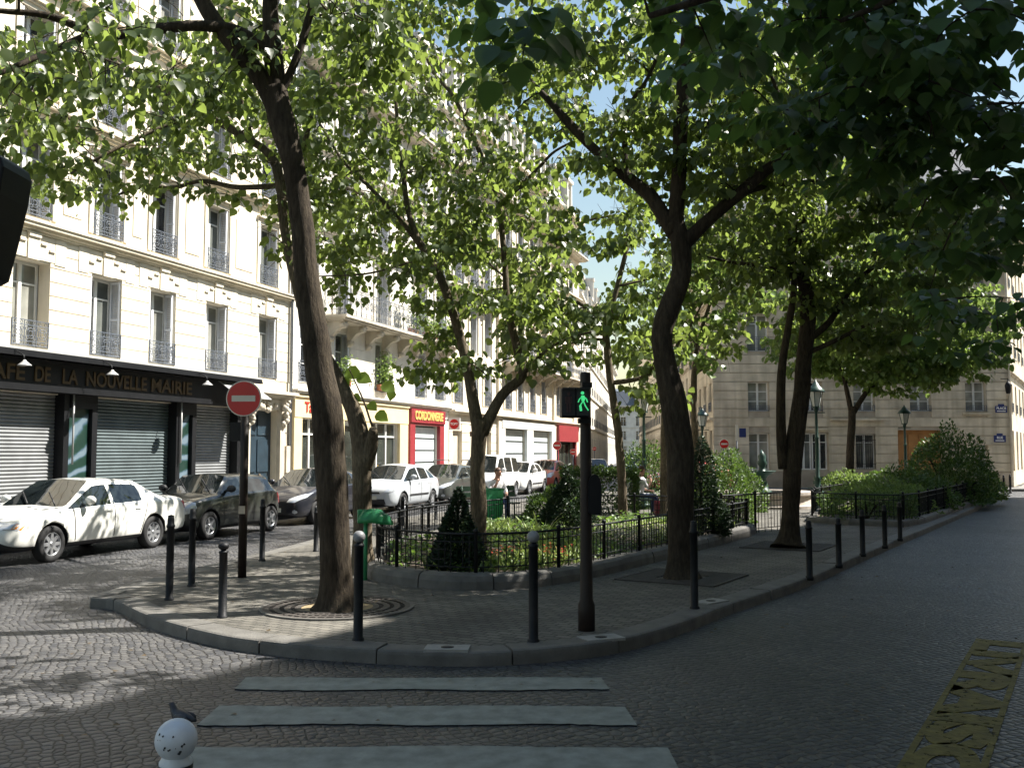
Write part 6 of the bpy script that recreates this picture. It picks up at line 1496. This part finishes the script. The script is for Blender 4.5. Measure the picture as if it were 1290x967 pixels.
q.lathe([(.15 * hh * .75, 0), (.15 * hh * .75, -.01), (0, -.01)], (cx - hw * .5, -.23, zc + .75 * hh * .75), 12, 0, False, 'Y'); q.build('red_man', [m_rman], hd, world=False)
q = MB(); q.box((0, -.06, zc + hh + .03), (.10, .2, .05)); q.box((-.02, -.05, zc - hh - .03), (.12, .16, .05)); q.build('bracket', [m_black], T, world=False)
z0, z1 = pt(739, 648, Yp).z - PZ, pt(739, 597, Yp).z - PZ; xb = 10 * px
q = MB(); rr_ = .065; pl = [(xb + (rr_) * math.cos(a), (z1 - .12) + .12 * math.sin(a)) for a in [math.pi * i / 10 for i in range(11)]] + [(xb + rr_ * math.cos(a), z0 + .05 + .05 * math.sin(a)) for a in [math.pi + math.pi * i / 8 for i in range(9)]]
n = len(pl); q.add([(x, y, z) for y in (-.08, .10) for x, z in pl], [tuple(range(n)), tuple(range(2 * n - 1, n - 1, -1))] + [(i, n + i, n + (i + 1) % n, (i + 1) % n) for i in range(n)]); q.build('control_box', [m_black], T, world=False)
# traffic light at the very left edge, seen from its side
Yl = 4.1; b = Vector((-2.42, Yl, PZ)); T = thing('traffic_light', 'dark traffic light casing at the left edge of the picture', 'traffic signal', tuple(b))
q = MB(); q.tube([(0, 0, -.05), (0, 0, 3.4)], .06, 12); q.build('post', [m_brown], T, world=False)
q = MB(); pl = [(-70, 196), (0, 202), (26, 210), (38, 219), (41, 230), (36, 262), (22, 318), (12, 356), (0, 362), (-70, 372)]; pl = [pt(x, y, Yl) - b for x, y in pl]; n = len(pl)
q.add([(p.x, y, p.z) for y in (-.24, .0) for p in pl], [tuple(range(n)), tuple(range(2 * n - 1, n - 1, -1))] + [(i, n + i, n + (i + 1) % n, (i + 1) % n) for i in range(n)]); cs_ = q.build('signal_head', [m_black], T, world=False, bevel=.008)
for k in range(3):
    z = 3.02 - b.z - k * .19 + .06; q = MB(); q.lathe([(.075, 0), (.075, -.12), (.07, -.12), (.07, -.01)], (-.06, .16 + .0, z), 14, 0, True, 'Y'); o = q.build('visor', [m_black], cs_, world=False); o.rotation_euler = (0, 0, 0)
# ------------------------------------------------------------------ lamp posts
def lamppost(label, x, basey, topy, Y=None):
    b = gp(x, basey, PZ) if Y is None else Vector((pt(x, basey, Y).x, Y, PZ)); top = pt(x, topy, b.y).z - PZ; s = top / 4.0
    T = thing('street_lamp', label, 'street lamp', tuple(b), 0, 'old-fashioned green street lamps')
    q = MB(); q.lathe([(.20, -.05), (.20, .12), (.15, .16), (.13, .55), (.16, .58), (.16, .64), (.09, .70), (.075, 1.0), (.09, 1.03), (.06, 1.08), (.05, 2.2), (.07, 2.23), (.045, 2.28), (.04, 3.02), (.06, 3.05), (.07, 3.12), (.04, 3.16)], n=14); q.bar((-.24, 0, 3.0), (.24, 0, 3.0), .03); q.build('post', [m_green], T, world=False)
    q = MB(); q.lathe([(.10, 3.18), (.19, 3.62)], n=6, smooth=False); lt = q.build('lantern', [m_lampglass], T, world=False)
    q = MB()
    for k in range(6): a = k * math.pi / 3; q.bar((.10 * math.cos(a), .10 * math.sin(a), 3.17), (.195 * math.cos(a), .195 * math.sin(a), 3.63), .018)
    q.lathe([(.12, 3.15), (.12, 3.19)], n=6, smooth=False); q.lathe([(.25, 3.62), (.25, 3.65), (.17, 3.76), (.12, 3.80), (.07, 3.90), (.03, 3.93), (.02, 4.0)], n=12); q.build('lantern_frame', [m_green], lt, world=False)
    T.scale = (1.05, 1.05, s); return T
lamppost('green lamp post between the twin stemmed tree and the far window', 1031, 655, 478, 29)
lamppost('green lamp post behind the sitting person, left of the crooked trunk', 812, 650, 487, 31)
lamppost('green lamp post partly hidden right of the crooked trunk', 886, 640, 513, 38)
lamppost('farther green lamp post above the hedge bed in front of the orange door', 1142, 625, 510, 40)
# ------------------------------------------------------------------ bed fences
def fence(label, path, h, z, seed, closed=False, step=.11, group='low black iron fences', ornate=False, post=1.25):
    P = resample(path, step, closed); b = P[0]; T = thing('fence', label, 'fence', (b.x, b.y, z), 0, group); o_ = Vector((b.x, b.y, 0))
    P = [p - o_ for p in P]
    if closed: P.append(P[0])
    q = MB()
    for zz, t in ((h, .034), (h * .80, .018), (.09, .018)): q.tube([p + Vector((0, 0, zz)) for p in P], t / 2, 6)
    for i, p in enumerate(P):
        q.bar(p + Vector((0, 0, .0 if i % 2 else .09)), p + Vector((0, 0, h)), .013)
        if i % 6 == 3:
            t = (P[min(i + 1, len(P) - 1)] - P[i - 1]).normalized() * .05
            for zz in (h * .35, h * .6): q.bar(p - t * 1.6 + Vector((0, 0, zz)), p + t * 1.6 + Vector((0, 0, zz)), .012)
    q.build('fence_panel', [m_iron], T, world=False)
    acc = 0; last = -9; np_ = 0
    d = 0
    k = ('fpost', round(h, 2))
    if k not in MC: w = MB(); w.lathe([(.026, -.12), (.026, h + .02), (.034, h + .03), (.03, h + .06), (0, h + .075)], n=8); MC[k] = w.mesh('post', [m_iron])
    for i in range(len(P) - (1 if closed else 0)):
        if i: d += (P[i] - P[i - 1]).length
        if d - last >= post or i == 0 or (i == len(P) - 1 and not closed): o = link('post', MC[k], T); o.location = P[i]; last = d
    return T
fb = inset(BED, .17); fence('low black iron fence round the flower bed in the middle', fb, .52, .31, 1, True)
hb = inset(BED2, .15); fence('low black iron fence round the hedge bed beside the right road', hb, .60, .27, 2, True)
fence('black fence with rectangular pattern between the crooked trunk and the twin stemmed tree', [Vector((4.4, 20.9, 0)), Vector((6.1, 22.6, 0)), Vector((6.6, 23.2, 0))], .85, PZ, 3, step=.13)
fence('black hoop rail behind the flower bed in front of the silver white hatchback', [gp(512, 690, PZ), gp(548, 680, PZ), gp(565, 676, PZ)], .62, PZ, 4, step=.4)
# bed ornaments and pale marker disc behind the signal pole
P = gp(731, 672, .25); T = thing('plant_marker', 'cream rounded marker plate on a stake left of the signal post', 'marker', (P.x, P.y, .24))
q = MB(); q.lathe([(.105, 0), (.105, -.015), (0, -.015)], (0, 0, .22), 18, 0, False, 'Y'); q.build('plate', [m_stick], T, world=False); q = MB(); q.bar((0, .01, -.05), (0, .01, .2), .02); q.build('stake', [m_iron], T, world=False)
# ------------------------------------------------------------------ bins
def cloth_bag(T, c, r, h, seed, lean=0.0):
    r2 = random.Random(seed); q = MB(); n = 22; rows = []
    prof = [(1.06, 0), (1.12, -.05), (1.02, -.10), (.98, -.3), (1.0, -.55), (.95, -.8), (.7, -.97), (.1, -1)]
    for k, z in prof:
        row = []
        for i in range(n):
            a = 2 * math.pi * i / n; f = 1 + .06 * noise.noise(Vector((math.cos(a) * 2, math.sin(a) * 2, z * 3 + seed))); row.append((c[0] + r * k * f * math.cos(a) + lean * z, c[1] + r * k * f * math.sin(a), c[2] + z * h))
        rows.append(row)
    vs = [p for rw in rows for p in rw]; q.add(vs, [(i * n + k, i * n + (k + 1) % n, (i + 1) * n + (k + 1) % n, (i + 1) * n + k) for i in range(len(rows) - 1) for k in range(n)], 0, True)
    return q.build('bin_bag', [m_bag], T, world=False)
def ring(c, r, t=.014, n=20): return [(c[0] + r * math.cos(2 * math.pi * i / n), c[1] + r * math.sin(2 * math.pi * i / n), c[2]) for i in range(n + 1)]
P = Vector((-.42, 22.9, PZ)); T = thing('litter_bin', 'green bag hanging from a ring, a litter bin beside the slim forked tree', 'litter bin', tuple(P), 0, 'green litter bins')
q = MB(); q.tube([(-.26, .05, -.02), (-.26, .05, 1.0)], .035, 8); q.build('post', [m_greenp], T, world=False)
q = MB(); q.tube(ring((0, 0, .92), .235), .016, 6); q.build('ring', [m_greenp], T, world=False); cloth_bag(T, (0, 0, .93), .22, .74, 4)
P = gp(460, 730, PZ); T = thing('litter_bin', 'green litter bin with a slack bag bulging sideways right of the thick leaning trunk', 'litter bin', tuple(P), R(10), 'green litter bins')
q = MB(); q.tube([(0, 0, -.02), (0, 0, .93)], .03, 8); q.build('post', [m_greenp], T, world=False); q = MB(); q.box((-.05, .06, .87), (.13, .12, .19)); q.tube(ring((.14, 0, .82), .15), .012, 6); q.build('lid', [m_greenp], T, world=False, bevel=.015)
q = MB(); n = 26; vs = []
for i in range(9):
    e = math.pi / 2 * i / 8
    for k in range(n):
        a = 2 * math.pi * k / n; c = Vector((math.cos(a) * math.cos(e), math.sin(a) * math.cos(e), math.sin(e))); f = 1 + .12 * noise.noise(c * 2.6 + Vector((3, 1, 7))) + .06 * math.sin(a * 9) * math.cos(e)
        vs.append((.12 + c.x * .25 * f, c.y * .22 * f, .80 + c.z * .185 * f - .05 * max(c.x, 0)))
q.add(vs, [(i * n + k, i * n + (k + 1) % n, (i + 1) * n + (k + 1) % n, (i + 1) * n + k) for i in range(8) for k in range(n)] + [tuple(range(n))], 0, True); q.build('bin_bag', [m_bag], T, world=False)
# ------------------------------------------------------------------ benches
def bench(label, p, rz, L=1.8):
    T = thing('park_bench', label, 'bench', tuple(p), rz, 'green park benches')
    q = MB()
    for k in range(3): q.box((0, -.14 + k * .14, .45), (L, .11, .035))
    q.build('seat', [m_bench], T, world=False); q = MB()
    for k in range(2): q.box((0, .25 + k * .03, .66 + k * .16), (L, .03, .12))
    q.build('backrest', [m_bench], T, world=False)
    for sx in (-1, 1):
        q = MB(); q.tube([(sx * L * .4, -.2, 0), (sx * L * .4, -.17, .43), (sx * L * .4, .2, .43), (sx * L * .4, .29, .9)], .022, 6); q.tube([(sx * L * .4, .2, .43), (sx * L * .4, .27, 0)], .022, 6); q.build('leg', [m_green], T, world=False)
    return T
sit = Vector((3.62, 28.6, PZ))
bench('green bench with the person in white sitting on it', sit + Vector((-.05, -.1, 0)), R(100), 1.9)
bench('green bench in front of the lamp post right of the sitting person', Vector((5.9, 32.8, PZ)), R(170), 1.7)
bench('green bench between the lamp post and the slender tree', Vector((11.7, 36.6, PZ)), R(190), 1.5)
bench('green bench hidden behind the green bin with the bent head above it', Vector((-.6, 25.6, PZ)), R(20), 1.6)
# ------------------------------------------------------------------ basin
fc = Vector((8.15, 32.3, PZ)); T = thing('fountain', 'low round stone basin with iron centrepiece left of the twin stemmed tree', 'fountain', tuple(fc))
q = MB(); q.lathe([(1.75, -.03), (1.75, .08), (1.55, .1), (1.5, .38), (1.62, .42), (1.62, .50), (1.2, .50), (1.2, .2), (0, .2)], n=40, smooth=False); q.build('basin', [m_fount], T, world=False)
q = MB(); q.lathe([(.3, .2), (.3, .5), (.2, .56), (.13, .9), (.2, 1.0), (.42, 1.12), (.44, 1.16), (.12, 1.14), (.1, 1.3), (.17, 1.4), (.12, 1.5), (.14, 1.62), (.07, 1.74), (0, 1.85)], n=18); q.build('centrepiece', [m_green], T, world=False)
q = MB(); q.lathe([(1.19, .4), (0, .4)], n=30, smooth=False, cap=False); m_water, nt_, b_ = newmat('basin_water'); b_.inputs['Base Color'].default_value = (.02, .03, .03, 1); b_.inputs['Roughness'].default_value = .05; q.build('water', [m_water], T, world=False)
# ------------------------------------------------------------------ tree grates and access plates
gr = gp(425, 765, PZ); T = thing('tree_grate', 'round iron grate with rings at the foot of the thick leaning tree', 'tree grate', (gr.x, gr.y, PZ))
q = MB()
for r_ in (.44, .56, .68, .80): q.lathe([(r_ - .035, .012), (r_ + .035, .012), (r_ + .035, 0), (r_ - .035, 0)], n=48, smooth=False, cap=False)
for k in range(48): a = k * math.pi / 24; q.bar((.44 * math.cos(a), .44 * math.sin(a), .006), (.80 * math.cos(a), .80 * math.sin(a), .006), .02, .010)
q.build('grate_ring', [m_grate], T, world=False); q = MB(); q.lathe([(.83, .016), (.87, .016), (.87, 0)], n=48, smooth=False, cap=False); q.build('rim', [m_kerb], T, world=False); q = MB(); q.lathe([(.42, .004), (0, .03)], n=30, cap=False); q.build('earth', [mat('pale_earth', (.30, .23, .13), .95, .3, 8, .5)], T, world=False)
for (x, y, lb_) in ((860, 727, 'square iron grate at the foot of the crooked tree'), (994, 688, 'square iron grate at the foot of the twin stemmed tree')):
    p = gp(x, y, PZ); T = thing('tree_grate', lb_, 'tree grate', (p.x, p.y, PZ), -A2); q = MB()
    for k in range(13):
        o = -.66 + k * .11
        for a_, b_ in (((-.7, -.3), ) , ((.3, .7),)) if False else ((-.7, -.3), (.3, .7)): q.box(((a_ + b_) / 2, o, .006), (b_ - a_, .055, .012))
        if abs(o) > .3: q.box((0, o, .006), (.6, .055, .012))
    for s_ in (-1, 1): q.box((s_ * .71, 0, .008), (.03, 1.45, .018)); q.box((0, s_ * .72, .008), (1.40, .03, .018))
    q.build('grate_panel', [m_grate], T, world=False)
for (x, y, rz, lb_) in ((555, 829, R(4), 'pale stone access plate set in the kerb below the crossing side bollard'), (785, 814, R(-22), 'pale stone access plate in the kerb right of the signal post'), (935, 763, R(-42) + math.pi / 2 * 0, 'pale stone access plate in the right road kerb near the bollard')):
    p = gp(x, y, PZ); T = thing('access_plate', lb_, 'access cover', (p.x, p.y, PZ), -rz if False else rz * -1)
    q = MB(); q.box((0, .44, .0), (.40, .24, .026)); q.build('stone', [m_kerbl], T, world=False); q = MB(); q.lathe([(.06, .012), (.06, .0155), (0, .0155)], (0, .44, 0), 16); q.build('cap', [m_iron], T, world=False)
# ------------------------------------------------------------------ people
def skin_body(nm, verts, edges, rad, root, mats, matf, T, lvl=2):
    me = bpy.data.meshes.new(nm); me.from_pydata(verts, edges, []); o = bpy.data.objects.new('tmp', me); COL.objects.link(o)
    md = o.modifiers.new('k', 'SKIN'); md.use_smooth_shade = True
    for i, d in enumerate(me.skin_vertices[0].data): d.radius = rad[i] if hasattr(rad[i], '__len__') else (rad[i], rad[i]); d.use_root = (i == root)
    s = o.modifiers.new('s', 'SUBSURF'); s.levels = lvl; s.render_levels = lvl
    bpy.context.view_layer.update(); r = bpy.data.meshes.new_from_object(o.evaluated_get(bpy.context.evaluated_depsgraph_get())); bpy.data.objects.remove(o)
    r.name = nm; r.materials.clear()
    for k in mats: r.materials.append(k)
    for p in r.polygons: p.material_index = matf(p.center); p.use_smooth = True
    return link(nm, r, T)
def sitting_person(label, p, rz, shirt, trousers, hair, armf=True, bend=.0):
    """sits at seat height .45, faces local +x"""
    T = thing('person', label, 'person', tuple(p), rz)
    b = bend
    V = [(0, 0, .56), (.02 + b * .3, 0, .72), (.05 + b * .8, 0, .90), (.06 + b, 0, 1.03), (.08 + b * 1.15, 0, 1.10), (.10 + b * 1.4, 0, 1.19), (.115 + b * 1.5, 0, 1.27), (.11 + b * 1.55, 0, 1.345),
         (.02, .10, .53), (.22, .13, .53), (.45, .14, .54), (.47, .14, .30), (.45, .14, .08), (.50, .14, .05), (.60, .15, .03),
         (.02, -.10, .53), (.22, -.13, .53), (.45, -.14, .54), (.50, -.14, .30), (.48, -.14, .08), (.53, -.14, .05), (.63, -.15, .03),
         (.06 + b, .17, 1.0), (.10 + b, .23, .86), (.16 + b, .24, .74), (.27 + b * .7, .20, .70), (.37 + b * .5, .15, .67), (.43 + b * .4, .13, .66),
         (.06 + b, -.17, 1.0), (.12 + b, -.23, .87), (.20 + b, -.24, .77), (.30 + b * .8, -.18, .88), (.32 + b * .8, -.12, 1.00), (.31 + b * .8, -.09, 1.06)]
    Rr = [(.15, .17), (.125, .15), (.14, .17), (.13, .16), (.06, .06), (.07, .075), (.095, .08), (.075, .07), .10, .092, .075, .062, .045, .05, .032, .10, .092, .075, .062, .045, .05, .032, .075, .055, .047, .04, .032, .03, .075, .055, .047, .04, .032, .03]
    E = [(0, 1), (1, 2), (2, 3), (3, 4), (4, 5), (5, 6), (6, 7), (0, 8), (8, 9), (9, 10), (10, 11), (11, 12), (12, 13), (13, 14), (0, 15), (15, 16), (16, 17), (17, 18), (18, 19), (19, 20), (20, 21), (3, 22), (22, 23), (23, 24), (24, 25), (25, 26), (26, 27), (3, 28), (28, 29), (29, 30), (30, 31), (31, 32), (32, 33)]
    def mf(c):
        if c.z > 1.075 + b * 0: return 2 if abs(c.y) < .16 else 0
        if c.z < .095: return 3
        if abs(c.y) > .06 and c.x > .20 + b * .8 and c.z > .64: return 2
        if c.z < .60: return 1
        return 0
    body_ = skin_body('body', V, E, Rr, 0, [shirt, trousers, m_skin, m_trim], mf, T)
    hx, hz = .112 + b * 1.5, 1.275
    q = MB(); q.ball((hx - .018, 0, hz + .022), .107, 16, 0, (1.0, .86, 1.02)); me = q.mesh('hair', [hair])
    bm = bmesh.new(); bm.from_mesh(me); bmesh.ops.delete(bm, geom=[f for f in bm.faces if (f.calc_center_median().x > hx + .035 and f.calc_center_median().z < hz + .075) or f.calc_center_median().z < hz - .06], context='FACES'); bm.to_mesh(me); bm.free(); link('hair', me, T)
    q = MB(); q.tube([(hx + .095, 0, hz + .02), (hx + .118, 0, hz - .018), (hx + .095, 0, hz - .026)], [.010, .014, .010], 6); q.build('nose', [m_skin], T, world=False)
    for sy in (-1, 1):
        q = MB(); q.ball((hx, sy * .082, hz - .005), .026, 8, 0, (.7, .35, 1)); q.build('ear', [m_skin], T, world=False)
        q = MB(); q.ball((hx + .085, sy * .034, hz + .02), .011, 8); q.build('eye', [m_trim], T, world=False)
        # hand: palm, four fingers, thumb
        hp = Vector(V[27 if sy > 0 else 33]); hd_ = (hp - Vector(V[26 if sy > 0 else 32])).normalized(); ac = Vector((0, 1, 0)); q = MB()
        q.tube([hp - hd_ * .02, hp + hd_ * .05], [.028, .036], 8)
        for k in range(4):
            s0 = hp + hd_ * .045 + ac * (-.027 + .018 * k); l = (.055, .066, .07, .058)[k]; dn = Vector((0, 0, -.5)) if sy > 0 else Vector((.5, 0, .1)); q.tube([s0, s0 + hd_ * l * .5 + dn * l * .2, s0 + hd_ * l * .8 + dn * l * .7], [.010, .009, .007], 6)
        q.tube([hp + ac * .03 * -sy, hp + ac * .055 * -sy + hd_ * .03, hp + ac * .05 * -sy + hd_ * .06], [.012, .011, .008], 6); q.build('hand', [m_skin], T, world=False)
    return T
sitting_person('person in white shirt and blue jeans sitting on a bench, facing right', sit + Vector((.02, -.12, -.02)), R(10), m_shirt, m_jeans, m_hair)
P = sit + Vector((.62, -.62, 0)); T = thing('bag', 'crimson bag on the ground at the knees of the person in white', 'bag', tuple(P), R(20)); q = MB()
q.add(*[[(x * (1 - .25 * z / .4) + .03 * math.sin(z * 9 + y * 7), y * (1 - .35 * z / .4), z) for z in (0, .14, .28, .40) for x, y in ((-.26, -.13), (0, -.16), (.26, -.13), (.26, .13), (0, .16), (-.26, .13))], [(k * 6 + i, k * 6 + (i + 1) % 6, (k + 1) * 6 + (i + 1) % 6, (k + 1) * 6 + i) for k in range(3) for i in range(6)] + [(5, 4, 3, 2, 1, 0), (18, 19, 20, 21, 22, 23)]], 0, True)
q.build('bag_body', [m_bagred], T, world=False); q = MB(); q.tube([(-.14, 0, .38), (-.1, 0, .52), (.1, 0, .52), (.14, 0, .38)], .014, 6); q.build('handle', [m_bagred], T, world=False)
sitting_person('person with bent head showing above the green bin bag', Vector((-.48, 25.4, PZ - .02)), R(-60), m_shirt, m_jeans, m_hair, bend=.10)
